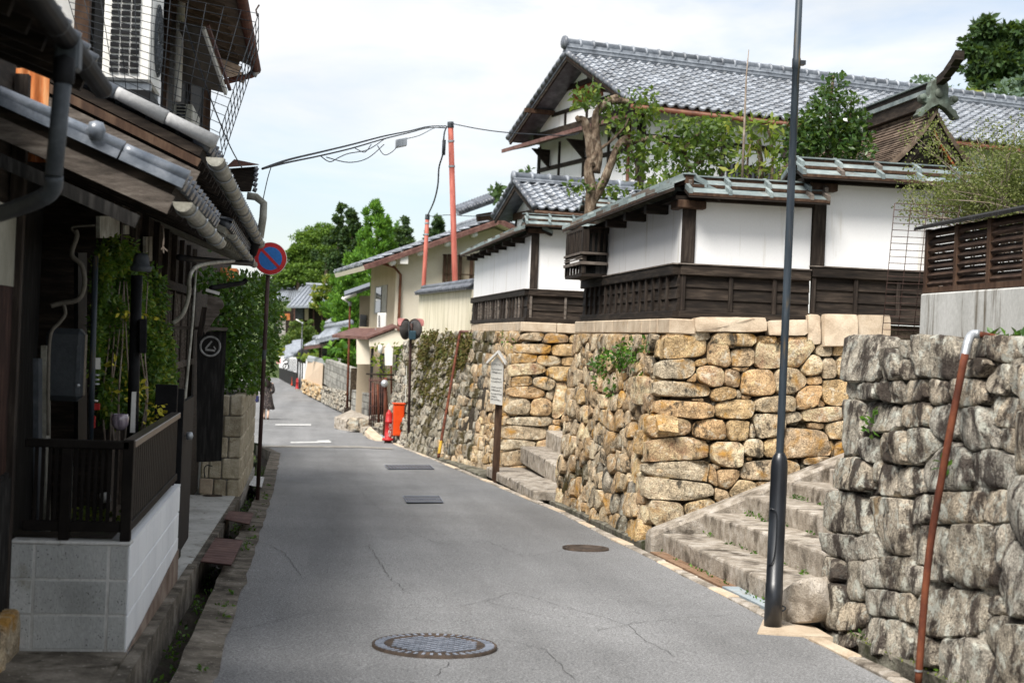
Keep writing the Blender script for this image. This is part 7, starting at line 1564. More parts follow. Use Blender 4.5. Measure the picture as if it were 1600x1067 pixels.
for f0, f1, off, h_, mat in ((-.02, 2.3, .10, .10, WOODGY), (.1, 2.3, .25, .07, BLACKW)): MB().beam(o_ + dv * f0 - nn_ * off + Vector((0, .02, 0)), o_ + dv * f1 - nn_ * off + Vector((0, .02, 0)), .035, h_, up=tuple(nn_)).build('bargeboard', mat, lr)
gt = [o_ + Vector((.05, -.1, -.09)), o_ + Vector((.05, 2.9, -.11))]
def gutter(parent, a_, b_, r, mat, nm='gutter'):
    a_, b_ = Vector(a_), Vector(b_); d = (b_ - a_).normalized(); s_ = d.cross(Vector((0, 0, 1))).normalized(); u_ = Vector((0, 0, 1)); vs = []; fs = []; n_ = 9
    for p in (a_, b_):
        for k in range(n_ + 1): t = math.pi + math.pi * k / n_; vs.append(p + s_ * math.cos(t) * r + u_ * math.sin(t) * r)
        for k in range(n_, -1, -1): t = math.pi + math.pi * k / n_; vs.append(p + s_ * math.cos(t) * r * .88 + u_ * math.sin(t) * r * .88)
    m = 2 * (n_ + 1)
    for k in range(m): fs.append((k, (k + 1) % m, m + (k + 1) % m, m + k))
    fs += [tuple(range(m)), tuple(range(2 * m - 1, m - 1, -1))]
    MB().add(vs, fs).build(nm, mat, parent)
    MB().prism([a_ + s_ * math.cos(math.pi + math.pi * k / 8) * r * .9 + u_ * math.sin(math.pi + math.pi * k / 8) * r * .9 for k in range(9)], d * .01).build('gutter_end', mat, parent)
    n2 = max(2, int((b_ - a_).length / .7))
    for k in range(n2):
        p = a_.lerp(b_, (k + .3) / n2); MB().tube([p + s_ * math.cos(t) * (r + .008) + u_ * math.sin(t) * (r + .008) for t in [math.pi * (1 + i / 8) for i in range(9)]], .006, 5).build('gutter_hook', STEEL, parent)
gutter(lr, gt[0], gt[1], .05, IVORYP)
for q in ((252, 392), (256, 398), (262, 395)): MB().tube(smooth([P(255, 352, 7.7), P(256, 372, 7.7), P(255, 385, 7.7), P(q[0], q[1] - 2, 7.7)]), .003, 4).build('string', TWIG, lr)
# upper tiled roof behind it
ur = thing('upper_roof', 'longer tiled eave above the lower one, pale gutter along it, air conditioner resting on top', 'roof', (-1, 9.6, 2.8))
e2 = P(318, 232, 9.6)
o2, dv2, nn2 = sideroof(ur, e2.x, e2.z, 9.6, 18.2, .44, 2.6)
o2 = o2 - Vector((0, .02, 0))
for k in range(8): 
    a_ = o2 + dv2 * (k * .36 - .06) + nn2 * .07; b_ = a_ + dv2 * .355; MB().tube([a_, a_.lerp(b_, .9), b_], [.048, .042, .042], 12).build('verge_roll', [SILV, M('mortar_pale_tile', [(.35, .35, .35), (.5, .5, .5)], 4, rough=.7)][k in (0, 1)] if k < 2 else SILV, ur)
for f0, f1, off, h_, w_, mat in ((-.02, 2.6, .10, .055, .05, WOODBR), (-.05, 2.6, .21, .12, .035, WOODGY)): MB().beam(o2 + dv2 * f0 - nn2 * off + Vector((0, .02, 0)), o2 + dv2 * f1 - nn2 * off + Vector((0, .02, 0)), w_, h_, up=tuple(nn2)).build('bargeboard', mat, ur)
gutter(ur, o2 + Vector((.085, -.1, -.07)), (o2.x + .085, 18.0, o2.z - .12), .058, IVORYP)
MB().prism([o2 + Vector((-.1, 3, -.12)), o2 + Vector((-1.2, 3, -.12)), o2 + Vector((-1.2, 3, .3))], (0, .08, 0)).build('bracket', WOODDK, ur)
g18 = Vector((o2.x + .085, 17.6, o2.z - .12))
pth = [g18 + Vector((.02, -.2, -.02)), g18 + Vector((.16, -.1, -.01)), g18 + Vector((.17, 0, -.1)), g18 + Vector((.13, 0, -.5)), g18 + Vector((.02, 0, -.62))]
MB().tube([P(386, 306, 17.2), P(400, 308, 17.2), P(412, 318, 17.2), P(411, 340, 17.2), P(406, 372, 17.2)], .045, 12).build('downpipe', IVORYP, ur)
MB().lathe(P(394, 388, 17.2), [(0, -.1), (.05, -.09), (.10, .06), (.10, .12), (0, .12)], 12).build('rain_head', DKPL, ur)
MB().tube([P(394, 400, 17.2), P(392, 412, 17.1), P(300, 405, 14.5), P(280, 402, 13.9)], .032, 10).build('pipe', DKPL, ur)
MB().tube([P(386, 436, 17.2), P(380, 442, 17.2), P(330, 450, 15.5)], .028, 10).build('pipe', DKPL, ur)
lr3 = thing('lower_roof', 'small lower eave with pale underside beside the no parking sign, under the long pale gutter', 'roof', (-1, 13.5, 2.3))
o3, dv3, nn3 = sideroof(lr3, -.80, P(385, 392, 17).z, 13.2, 18.6, .38, 1.0, deck=IVORYP)
gutter(lr3, o3 + Vector((.05, 0, -.06)), o3 + Vector((.05, 5.3, -.09)), .045, IVORYP)
# nearest corner: big gutter and downpipe
nc = thing('eave_corner', 'big dark gutter, rain head and downpipe in the top left corner', 'eave', (-1.3, 6, 2.6))
ga, gb = PX(160, 140, -1.0), PX(40, -30, -1.0); gb2 = ga + (gb - ga) * 2.2
MB().tube([ga, gb2], .046, 14).build('gutter', DKPL, nc)
for t in (.02, .35, .68, 1.0): MB().lathe(ga.lerp(gb, t), [(.05, -.006), (.05, .006)], 14, (gb - ga)).build('gutter_clip', GREYP, nc)
hd = PX(106, 84, -1.0); MB().box(hd.x - .045, hd.y - .05, hd.z - .07, hd.x + .05, hd.y + .05, hd.z + .075).build('rain_head', GREYP, nc, bevel=.012)
pA_ = PX(100, 108, -1.0); pB_ = PX(84, 275, -1.02); MB().tube([pA_, pA_.lerp(pB_, .5), pB_], .034, 16).build('downpipe', GREYP, nc); MB().lathe(pA_ - Vector((0, 0, .06)), [(.037, 0), (.042, .01), (.042, .1), (0, .12)], 14).build('collar', DKPL, nc)
MB().tube(smooth([pB_, PX(82, 295, -1.03), PX(60, 312, -1.1), PX(0, 334, -1.35)]), .036, 14).build('elbow', GREYP, nc)
MB().hexa([(-1.06, 2, 2.78), (-1.06, 6.95, 2.72), (-3.5, 6.95, 3.6), (-3.5, 2, 3.6), (-1.06, 2, 2.84), (-1.06, 6.95, 2.78), (-3.5, 6.95, 3.7), (-3.5, 2, 3.7)]).build('roof_deck', WOODDK, nc)
for k in range(18): y = 2.6 + k * .25; MB().tube([(-1.04, y, 2.82), (-1.2, y, 2.90)], .024, 8).build('eave_tile_end', TILEDKO, nc)
for k in range(14): y = 2.7 + k * .32; MB().beam((-1.1, y, 2.70), (-3.4, y, 3.5), .045, .06).build('rafter', WOODDK, nc)

rs_ = thing('rusty_sheet', 'orange rusted corrugated sheet wall under the top left corner eave', 'corrugated sheet', (-2.5, 8.3, 2.6))
a_ = P(-60, 230, 8.6); b_ = P(74, 214, 8.6); corr(a_.x, 8.6, b_.x, 8.6, b_.z - .15, P(0, 105, 8.6).z, .075, .012, 'sheet', RUSTO, rs_, (0, -1, 0))
tag(MB().tube(smooth([P(26, 132, 8.3), P(32, 155, 8.3), P(55, 178, 8.3), P(78, 190, 8.3), P(100, 200, 8.3), P(122, 218, 8.3), P(130, 235, 8.3)]), .022, 10).build('hose', IVORYP), 'white corrugated conduit hose drooping below the orange rusted sheet', 'conduit')
tag(MB().hexa([P(103, 122, 8.4), P(119, 126, 8.4), P(119, 126, 8.5), P(103, 122, 8.5), P(106, 114, 8.4), P(116, 117, 8.4), P(116, 117, 8.5), P(106, 114, 8.5)]).build('bracket', RUSTO), 'small orange rusted bracket left of the air conditioner', 'bracket')
# ------------------------------------------------------------------ upper storey
us = thing('upper_storey', 'upper storey with white wall panel, dark street side and brown soffit above the tiled eaves', 'house', (-2.6, 10.5, 3))
MB().box(-5, 10.6, 2.9, -1.72, 10.75, 6.6).build('front_wall', WHITEP, us); MB().box(-1.76, 10.5, 2.9, -1.66, 10.6, 6.6).build('post', WOODBR, us); MB().box(-2.02, 10.58, 2.9, -1.95, 10.6, 6.6).build('post', WOODBR, us)
MB().box(-5, 10.76, 2.9, -1.66, 22, 6.5).build('street_wall', BLACKW, us)
for (x, w_, m_) in ((262, 8, WOODBR), (300, 6, WOODDKV), (325, 5, WOODBR)): p = PX(x, 100, -1.60); MB().box(-1.64, p.y, 3.3, -1.60, p.y + .2, 5.5).build('post', m_, us)
MB().hexa([PX(240, 190, -1.63), PX(262, 190, -1.63), PX(262, 190, -1.66), PX(240, 190, -1.66), PX(240, 20, -1.63), PX(262, 20, -1.63), PX(262, 20, -1.66), PX(240, 20, -1.66)]).build('window', GLASS, us)
MB().tube([PX(276, 158, -1.50), PX(283, 8, -1.50), PX(285, -30, -1.5)], .045, 12).build('white_pipe', WHITEP, us)
ea, eb = PX(366, -25, -.86), PX(392, 104, -.86)
SOFF = M('brown_soffit', [(.13, .095, .065), (.20, .15, .11), (.27, .21, .165)], 3, (2, 2, 1), .85, .2)
zf = eb.z; MB().hexa([(-.86, 9.5, zf), (-.86, eb.y, zf), (-4.2, eb.y, zf + 1.25), (-4.2, 9.5, zf + 1.25), (-.86, 9.5, zf + .10), (-.86, eb.y, zf + .10), (-4.2, eb.y, zf + 1.35), (-4.2, 9.5, zf + 1.35)]).build('soffit', SOFF, us)
for k in range(22): MB().beam((-1.0, 10 + k * .43, zf + .03), (-1.65, 10 + k * .43, zf + .25), .05, .06).build('rafter', SOFF, us)
MB().tube([(-.80, 9.5, zf + .02), (-.80, eb.y + .1, zf - .02)], .062, 12).build('gutter', RUSTG if 'RUSTG' in globals() else RUST, us)
MB().tube([P(399, 96, eb.y), P(400, 108, eb.y), P(394, 118, eb.y)], .055, 10).build('elbow', STEEL, us); MB().tube([P(394, 118, eb.y), P(352, 128, eb.y - .5)], .035, 8).build('pipe', RUST, us)
aw = [P(280, 38, 15.2), P(318, 45, 14.6), P(353, 146, 15.6), P(282, 128, 16.4)]
MB().hexa([q + Vector((0, .03, 0)) for q in aw] + [q + Vector((0, -.0, .03)) for q in aw]).build('awning_panel', M('weathered_board', [(.26, .21, .16), (.36, .30, .24)], 3), us)
MB().beam(aw[1], aw[2], .03, .05).build('awning_frame', WHITEP, us); MB().beam(aw[1] + Vector((.04, 0, .04)), aw[2] + Vector((.04, 0, .04)), .03, .03).build('awning_frame', RUSTBR, us)
MB().beam(P(324, 205, 15), P(326, 140, 15), .05, .05).build('post', WOODBR, us)
# second small air conditioner seen low
def acunit(label, x0, x1, y0, y1, Y, depth_r, hgt):
    pass
ac2 = thing('air_conditioner', 'white air conditioner outdoor unit with side grille behind the wire cage', 'air conditioner', tuple(P(200, 135, 9.9)))
A1 = P(158, 132, 9.9); B1 = P(234, 140, 9.9); zt_ = 4.05; zb2 = P(200, 126, 9.9).z
MB().box(A1.x, 9.9, zb2, B1.x, 10.55, zt_).build('casing', WHITEP, ac2, bevel=.015)
for c in range(3):
    for r in range(16):
        x0 = lerp(A1.x + .05, B1.x - .07, c / 3) ; w_ = (B1.x - A1.x - .12) / 3 - .011; z = zb2 + .05 + r * .043
        MB().box(x0, 9.885, z, x0 + w_, 9.902, z + .027).build('grille_slot', DKPL, ac2)
mb = MB()
for k in range(16): a = k / 16 * 2 * math.pi; c_ = Vector((B1.x + .012, 10.22, zb2 + .34)); mb.tube([c_ + Vector((0, math.cos(a) * .04, math.sin(a) * .04)), c_ + Vector((0, math.cos(a + .5) * .24, math.sin(a + .5) * .24))], .005, 4)
for r in (.08, .14, .2, .25): mb.tube([Vector((B1.x + .012, 10.22 + math.cos(a) * r, zb2 + .34 + math.sin(a) * r)) for a in [i / 16 * 2 * math.pi for i in range(17)]], .005, 4)
mb.build('fan_guard', GREYP, ac2)
MB().box(A1.x, 9.95, zb2 - .05, B1.x, 10.0, zb2 - .003).build('foot', STEEL, ac2); MB().box(A1.x, 10.4, zb2 - .05, B1.x, 10.45, zb2 - .003).build('foot', STEEL, ac2)
MB().box(A1.x - .05, 9.92, zb2 - .32, B1.x + .0, 10.5, zb2 - .055).build('stand', DKPL, ac2)
ac3 = thing('air_conditioner', 'smaller cream air conditioner half hidden lower down behind the wire cage', 'air conditioner', tuple(P(290, 190, 13.2)))
q0_, q1_ = P(268, 196, 13.2), P(300, 200, 13.2); MB().box(q0_.x, 13.2, q0_.z, q1_.x, 14.0, P(280, 162, 13.2).z).build('casing', IVORYP, ac3, bevel=.01)
for k in range(6): MB().box(q0_.x + .04, 13.185, q0_.z + .03 + k * .03, q0_.x + .12, 13.202, q0_.z + .045 + k * .03).build('grille_slot', DKPL, ac3)
# wire cage
cg = thing('wire_cage', 'bent wire mesh cage screening the air conditioner above the tiled eave', 'wire mesh', tuple(P(250, 200, 9.3)))
TL, TR, BR, BL = P(95, -40, 9.3), P(404, 22, 9.5), P(343, 208, 9.5), P(140, 112, 9.3)
TR1, BR1 = TL.lerp(TR, .93), BL.lerp(BR, .93)
for k in range(12): t = k / 11; MB().tube([TL.lerp(TR, t), BL.lerp(BR, t)], .0024, 4).build('wire', WIREM, cg)
for k in range(15): t = k / 14; MB().tube([TL.lerp(BL, t), TR.lerp(BR, t)], .0024, 4).build('wire', WIREM, cg)
side = Vector((-.03, .9, -.06))
for k in range(4): q = side * (k / 3); MB().tube([TR + q, BR + q], .0032, 4).build('wire', WIREM, cg)
for k in range(15): t = k / 14; q = TR.lerp(BR, t); MB().tube([q, q + side], .003, 4).build('wire', WIREM, cg)
MB().tube([P(402, 26, 9.5), P(400, 16, 9.5), P(405, 8, 9.5)], .006, 5).build('stay', RUSTW, cg)
tag(MB().tube(smooth([P(290, 40, 9.6), P(310, 100, 9.8), P(335, 170, 10), P(360, 230, 11), P(378, 262, 12)]), .005, 5).build('thin_cable', WIREM), 'thin black cable hanging across the wire cage towards the pale gutter', 'cable')
# next house end with reddish roof
nh = thing('farther_house', 'dark eave end with a reddish roof showing past the pale gutter on the left', 'house', tuple(P(385, 300, 20.5)))
MB().hexa([P(352, 262, 20.5), P(404, 258, 20.5), P(404, 258, 24), P(352, 262, 24), P(366, 249, 20.5), P(405, 257, 20.5), P(405, 257, 24), P(366, 249, 24)]).build('roof', RUSTBR, nh)
MB().hexa([P(350, 300, 20.6), P(392, 300, 20.6), P(392, 300, 25), P(350, 300, 25), P(352, 264, 20.6), P(403, 260, 20.6), P(403, 260, 25), P(352, 264, 25)]).build('eave', WOODDK, nh)
MB().box(-4, 22.5, -1.5, -1.9, 34, 3.2).build('wall', WOODDK, nh)
for k in range(5): MB().tube([P(402 - k * .6, 262 + k * 8, 20.4), P(399 - k * .6, 268 + k * 8, 20.4)], .03, 8).build('eave_tile_end', TILEDKO, nh)
tag(MB().box(P(329, 440, 30).x, 30, P(340, 437, 30).z, P(369, 440, 30).x, 31, P(340, 418, 30).z).build('wall_panel', RUSTO), 'orange brown boarded wall glimpsed above the hedge behind the sign', 'wall')

# ------------------------------------------------------------------ objects on the left
mbx = thing('meter_box', 'dark grey electricity meter box with rounded corners on the dark house', 'meter box', tuple(PX(105, 620, -1.45)))
c_ = PX(104, 570, -1.45); MB().box(c_.x - .13, c_.y - .02, c_.z - .22, c_.x + .10, c_.y + .14, c_.z + .22).build('casing', M('dark_grey_meter_plastic', [(.03, .035, .04), (.05, .056, .062)], 3, rough=.35), mbx, bevel=.035)
MB().box(c_.x + .06, c_.y - .026, c_.z - .17, c_.x + .085, c_.y - .021, c_.z + .12).build('cover_strip', GREYP, mbx); MB().lathe((c_.x + .075, c_.y - .03, c_.z - .12), [(0, 0), (.012, .002), (.012, .02)], 8, (0, 1, 0)).build('lock', STEEL, mbx)
CBL = M('grey_cable_sheath', [(.09, .08, .065), (.15, .135, .11)], 5, rough=.6)
tag(MB().tube(smooth([P(80, 478, 8.6), P(95, 474, 8.6), P(122, 468, 8.6), P(132, 445, 8.6), P(128, 415, 8.6), P(112, 398, 8.6), P(120, 370, 8.6), P(118, 360, 8.6)]), .014, 8).build('cable_loop', CBL), 'thick grey cable looping above the meter box', 'cable')
tag(MB().tube(smooth([P(98, 470, 8.6), P(102, 490, 8.6), P(92, 505, 8.6), P(80, 520, 8.6), P(76, 560, 8.6), P(75, 680, 8.6)]), .010, 8).build('conduit', CBL), 'thin pale conduit running down beside the meter box', 'conduit')
tag(MB().tube(smooth([P(118, 365, 8.7), P(112, 358, 8.7), P(118, 354, 8.7), P(148, 352, 8.7)]), .007, 6).build('curved_wire', CBL), 'thin curved wire under the lower eave', 'cable')
tag(MB().tube(smooth([P(365, 408, 15.5), P(315, 414, 13), P(297, 430, 12), P(295, 460, 12), P(286, 490, 12), P(270, 505, 12)]), .018, 8).build('conduit', IVORYP), 'pale curved conduit bending down beside the wooden lattice', 'conduit')
tag(MB().tube([P(276, 760, 11.6), P(301, 500, 13), P(306, 420, 13.4)], .012, 8).build('conduit', IVORYP), 'thin straight pale conduit on the lattice wall', 'conduit')
pc = thing('post_light', 'black garden post with a grey bell shaped cap and white label beside the vine', 'post', tuple(P(208, 700, 9.4)))
MB().tube([P(206, 720, 9.4), P(209, 600, 9.4), P(214, 430, 9.4)], .036, 14).build('post', DKPL, pc); MB().lathe(P(220, 424, 9.4), [(.0, 0), (.065, 0), (.07, .03), (.055, .035), (.05, .09), (.035, .115), (0, .12)], 16).build('cap', GREYP, pc)
MB().hexa([P(203, 676, 9.33), P(211, 676, 9.33), P(211, 676, 9.36), P(203, 676, 9.36), P(206, 612, 9.33), P(213, 612, 9.33), P(213, 612, 9.36), P(206, 612, 9.36)]).build('white_label', WHITEP, pc)
MB().hexa([P(217, 552, 9.3), P(229, 552, 9.3), P(229, 552, 9.4), P(217, 552, 9.4), P(217, 498, 9.3), P(230, 498, 9.3), P(230, 498, 9.4), P(217, 498, 9.4)]).build('letter_box', DKPL, pc, bevel=.006)
tag(MB().tube([P(141, 700, 8.9), P(149, 400, 8.9)], .018, 10).build('dark_pipe', BLUEP), 'dark bluish pipe standing behind the railing', 'pipe')
ps = thing('gas_meter', 'small meter with pipes and a red tag behind the railing', 'meter', tuple(P(150, 640, 9.3)))
MB().hexa([P(144, 577, 9.3), P(157, 577, 9.3), P(157, 577, 9.4), P(144, 577, 9.4), P(144, 559, 9.3), P(157, 559, 9.3), P(157, 559, 9.4), P(144, 559, 9.4)]).build('plate', WHITEP, ps)
for k in range(3): MB().lathe(P(150, 588 + k * 7, 9.3), [(0, -.0), (.022, .004), (.022, .012), (0, .016)], 12).build('coupling', STEEL, ps)
MB().tube([P(145, 606, 9.3), P(145, 625, 9.3), P(153, 627, 9.3)], .008, 6).build('pipe', WHITEP, ps)
RDT = M('red_tag', [(.35, .02, .02), (.5, .04, .03)], 3)
MB().box(P(143, 640, 9.3).x, 9.3, P(143, 640, 9.3).z, P(155, 640, 9.3).x, 9.33, P(143, 630, 9.3).z).build('red_tag', RDT, ps); MB().box(P(144, 660, 9.3).x, 9.3, P(143, 668, 9.3).z, P(149, 640, 9.3).x, 9.33, P(143, 650, 9.3).z).build('red_tag', RDT, ps)
tag(MB().lathe(P(187, 672, 9.0), [(0, 0), (.02, .0), (.035, .012), (.05, .035), (.053, .075), (.045, .10), (.04, .10), (.04, .09), (0, .09)], 18).build('glass_jar', M('glossy_jar', [(.10, .09, .11), (.25, .2, .24), (.4, .35, .38)], 30, (1, 1, .2), .1, spec=.9)), 'small glossy round jar standing behind the top rail', 'jar')
tag(MB().tube([P(157, 778, 9), P(172, 776, 9)], .032, 14).build('pipe_end', WHITEP), 'short white pipe end lying behind the railing bars', 'pipe')
for k, (x, r_) in enumerate(((95, .010), (102, .012), (108, .009))): tag(MB().tube([P(x, 840, 8.7), P(x + 4, 720, 8.7)], r_, 8).build('drain_tube', IVORYP), ['thin pale tube, leftmost of three behind the railing', 'thicker pale tube, middle of three behind the railing', 'thin pale tube, rightmost of three behind the railing'][k], 'pipe')
vs_ = px_blobs([(180, 400, 26, 26, 10.6), (195, 450, 30, 30, 10.8), (170, 500, 26, 40, 10.4), (215, 480, 22, 40, 11.2), (240, 470, 20, 50, 12), (205, 440, 20, 60, 10.9), (180, 640, 30, 24, 10.4), (262, 600, 12, 50, 12), (150, 540, 10, 60, 10.2), (185, 560, 26, 40, 10.4), (230, 560, 26, 45, 11.4), (250, 540, 20, 40, 12), (245, 610, 24, 40, 11.6), (225, 640, 24, 35, 11), (255, 650, 14, 25, 11.6), (165, 620, 14, 30, 10.2), (200, 620, 16, 40, 10.6), (160, 430, 14, 40, 10.2)], 11, .12, 1.15)
tree('climbing_vine', 'lush climbing vine with a few yellow leaves covering the dark house wall', 'plant', tuple(P(200, 700, 10.8)),
     [([P(165 + k * 7, 700, 10.3), P(160 + k * 9 + 6 * math.sin(k * 2), 620, 10.2), P(170 + k * 7, 540, 10.3), P(175 + k * 6 + 8 * math.sin(k), 440, 10.5)], .008, .004) for k in range(9)], vs_, .045, L_VINE, 81, shell=0, asp=2.0, droop=.5, tmat=TWIG)
tag(leaves('yellow_leaves', px_blobs([(190, 488, 5, 6), (196, 500, 5, 6), (225, 500, 8, 5), (180, 570, 8, 8), (243, 655, 14, 14), (232, 498, 8, 6), (215, 615, 14, 20), (192, 608, 6, 8), (250, 640, 10, 12)], 10.2, .05, .14), .05, M('yellow_leaf', [(.35, .32, .03), (.5, .45, .05), (.6, .5, .08)], 9, rnd=.2, island=True), bpy.data.objects['climbing_vine'], 82, shell=0))
leaves('potted_greens', px_blobs([(140, 805, 30, 8), (175, 806, 18, 6)], 9.0, .2, .3), .05, L_YEL, None, 83, shell=0); tag(C.objects[-1], 'low green plants behind the railing foot', 'plant')
# emblem board, carved bracket, cream block wall, hedge
eb_ = thing('emblem_board', 'tall black weathered board with a pale ring and angle emblem, at the gateway', 'board', tuple(P(330, 722, 15)))
Yb = 15.0; MB().hexa([P(307, 722, Yb), P(346, 720, Yb), P(346, 720, Yb + .05), P(307, 722, Yb + .05), P(308, 519, Yb), P(354, 517, Yb), P(354, 517, Yb + .05), P(308, 519, Yb + .05)]).build('board', BLACKW, eb_)
MB().hexa([P(265, 514, Yb - .1), P(355, 517, Yb - .1), P(355, 517, Yb + .1), P(265, 514, Yb + .1), P(265, 509, Yb - .1), P(356, 512, Yb - .1), P(356, 512, Yb + .1), P(265, 509, Yb + .1)]).build('cap_board', WOODGY, eb_)
PNT = M('worn_white_paint', [(.16, .16, .155), (.30, .30, .29), (.42, .42, .41)], 14, rough=.9)
c_ = P(328.5, 541, Yb - .006); MB().lathe(c_, [(.089, 0), (.089, .004), (.110, .004), (.110, 0)], 36, (0, -1, 0)).build('ring_emblem', PNT, eb_)
for (x0, y0_, x1, y1_, w_) in ((331, 533, 321, 545, .018), (321, 546, 336, 548, .020), (334, 541, 337, 546, .012)): MB().beam(P(x0, y0_, Yb - .008), P(x1, y1_, Yb - .008), .004, w_).build('angle_emblem', PNT, eb_)
ob = thing('carved_bracket', 'grey weathered carved wooden bracket with scalloped edge above the emblem board', 'bracket', tuple(P(325, 520, 14.8)))
sh = [(325, 461), (340, 464), (348, 470), (350, 478), (346, 483), (342, 483), (343, 490), (339, 494), (334, 500), (328, 510), (320, 522), (319, 518), (322, 490)]
MB().prism([P(x, y, 14.8) for x, y in sh], (0, .04, 0)).build('carving', WOODGY, ob); MB().beam(P(322, 453, 14.7), P(343, 459, 14.7), .02, .03).build('cap_strip', WHITEP, ob); MB().beam(P(312, 524, 14.8), P(320, 480, 14.8), .1, .05).build('post', WOODDKV, ob)
hw_ = thing('block_wall', 'cream rough faced block wall with the hedge growing above it', 'block wall', (-1, 19.4, -.6))
zt2 = P(360, 617, 19.4).z
x_l, x_r = P(318, 617, 19.4).x, P(381, 617, 19.4).x
for r in range(5):
    z0 = -.72 + r * (zt2 + .72) / 5; z1 = z0 + (zt2 + .72) / 5
    xs = [x_l, lerp(x_l, x_r, .33), lerp(x_l, x_r, .66), x_r] if r % 2 == 0 else [x_l, lerp(x_l, x_r, .2), lerp(x_l, x_r, .52), x_r]
    for a_, b_ in zip(xs, xs[1:]): MB().box(a_ + .006, 19.4, z0 + .006, b_ - .006, 19.55, z1 - .006).build('block', BLOCKC, hw_, bevel=.018)
    Y = 19.56
    while Y < 24: MB().box(x_r - .15, Y + .006, z0 + .006 - (Y - 19.5) * .0, x_r, min(Y + .55, 24) - .006, z1 - .006).build('block', BLOCKC, hw_, bevel=.018); Y += .55
MB().box(x_l, 19.45, -1.6, x_r - .03, 24, zt2 - .02).build('core', CONC, hw_); MB().box(x_l - .1, 19.33, -.8, x_r + .03, 24, -.70).build('footing', CONC, hw_)
hg = px_blobs([(360, 450, 30, 26, 20.5), (350, 500, 22, 40, 20), (375, 490, 30, 40, 20.5), (345, 560, 14, 45, 20), (372, 560, 28, 40, 20.3), (395, 540, 22, 45, 21), (405, 470, 24, 40, 22), (420, 510, 20, 40, 24), (412, 560, 20, 34, 23), (425, 480, 14, 26, 25), (400, 590, 16, 24, 22), (425, 540, 12, 24, 25), (385, 600, 24, 14, 20.5), (355, 600, 14, 14, 20), (395, 440, 30, 14, 21.5), (330, 440, 20, 18, 20.5), (420, 448, 16, 10, 24), (435, 470, 14, 8, 25), (440, 492, 8, 10, 25)], 21, .5, .62)
tree('clipped_hedge', 'dense dark green glossy hedge tree bulging over the cream block wall', 'hedge', (-1.4, 21.5, .6), [([Vector((-1.5, 21.5 + k, .3)), Vector((-1.45, 21.5 + k, 1.2)), Vector((-1.3, 21.6 + k, 2.2))], .05, .02) for k in (0, 1.5, 3)], hg, .078, L_HEDGE, 84, shell=.25, asp=1.7)
leaves('roof_greens', px_blobs([(350, 372, 24, 8), (372, 390, 12, 8), (345, 392, 14, 6)], 19.5, .3, .2), .08, L_HEDGE, None, 85, shell=0); tag(C.objects[-1], 'leafy twigs peeping over the small lower eave', 'plant')
farw = thing('roadside_wall', 'pale low roadside wall continuing past the hedge on the left', 'wall', (-1.6, 38, -1.5))
MB().box(-2.3, 26.2, -2.2, -1.75, 37.0, -.1).build('wall_panel', CONCL, farw)
# pavement things
pb = tag(MB().hexa([P(311, 770, 17), P(331, 773, 17), P(331, 773, 17.12), P(311, 770, 17.12), P(312, 747, 17.1), P(333, 748, 17.1), P(333, 748, 17.2), P(312, 747, 17.2)]).build('paving_slab', M('tan_slab', [(.22, .17, .12), (.3, .25, .18)], 6), bevel=.01), 'small tan slab leaning upright on the pavement at the block wall corner', 'slab')
tag(MB().tube(smooth([P(320, 746, 16.9), P(319, 733, 16.9), P(323, 727, 16.9), P(332, 728, 16.9)]), .007, 6).build('wire_hook', WIREM), 'thin black wire hook sticking up behind the leaning tan slab', 'wire')
def patch_at(name, label, cat, px, dz, mat, n_=14, wave=.006):
    q = []
    for x, y in px:
        d = ray(x, y); t = (EYE - dz) / (-d.z - .0374 * d.y); q.append(d * t + Vector((0, 0, EYE)))
    a_, b_, c_, d_ = q; vs = []; m = n_ * 3
    for i in range(m + 1):
        t = i / m; h = wave * math.sin(2 * math.pi * t * n_ / 1.0) + .01
        for p in (d_.lerp(c_, t), a_.lerp(b_, t)): vs.append((p.x, p.y, p.z + h))
    fs = [(2 * i, 2 * i + 1, 2 * i + 3, 2 * i + 2) for i in range(m)]; b0 = len(vs); vs += [(v[0], v[1], v[2] - .006) for v in vs]; fs += [tuple(b0 + k for k in f_[::-1]) for f_ in fs]
    fs += [(0, 2 * m, b0 + 2 * m, b0), (1, 2 * m + 1, b0 + 2 * m + 1, b0 + 1)]
    return tag(MB().add(vs, fs, True).build(name, mat), label, cat)
patch_at('drain_cover', 'larger nearer rusty brown corrugated sheet bridging the left drain', 'drain cover', [(313, 879), (337, 841), (380, 845), (361, 885)], .09, RUSTBR, 11)
patch_at('drain_cover', 'smaller rusty brown corrugated sheet bridging the left drain farther on', 'drain cover', [(350, 812), (358, 799), (396, 802), (390, 821)], .09, RUSTBR, 10)
patch_at('drain_cover', 'pale striped metal sheet over the left drain at the sign pole foot', 'drain cover', [(385, 758), (387, 742), (413, 746), (409, 762)], .05, M('striped_pale_metal', [(.2, .14, .12), (.5, .5, .5), (.6, .6, .6)], 14, (6, .3, 1), .5), 6)
c_ = roadpt(332, 783); tag(MB().lathe((c_.x, c_.y, zroad(c_.y) + .075), [(.13, 0), (.125, .006), (0, .008)], 24).build('manhole_cover', IRONDK), 'small dark rusty round cover in the pale pavement by the emblem board', 'manhole cover')
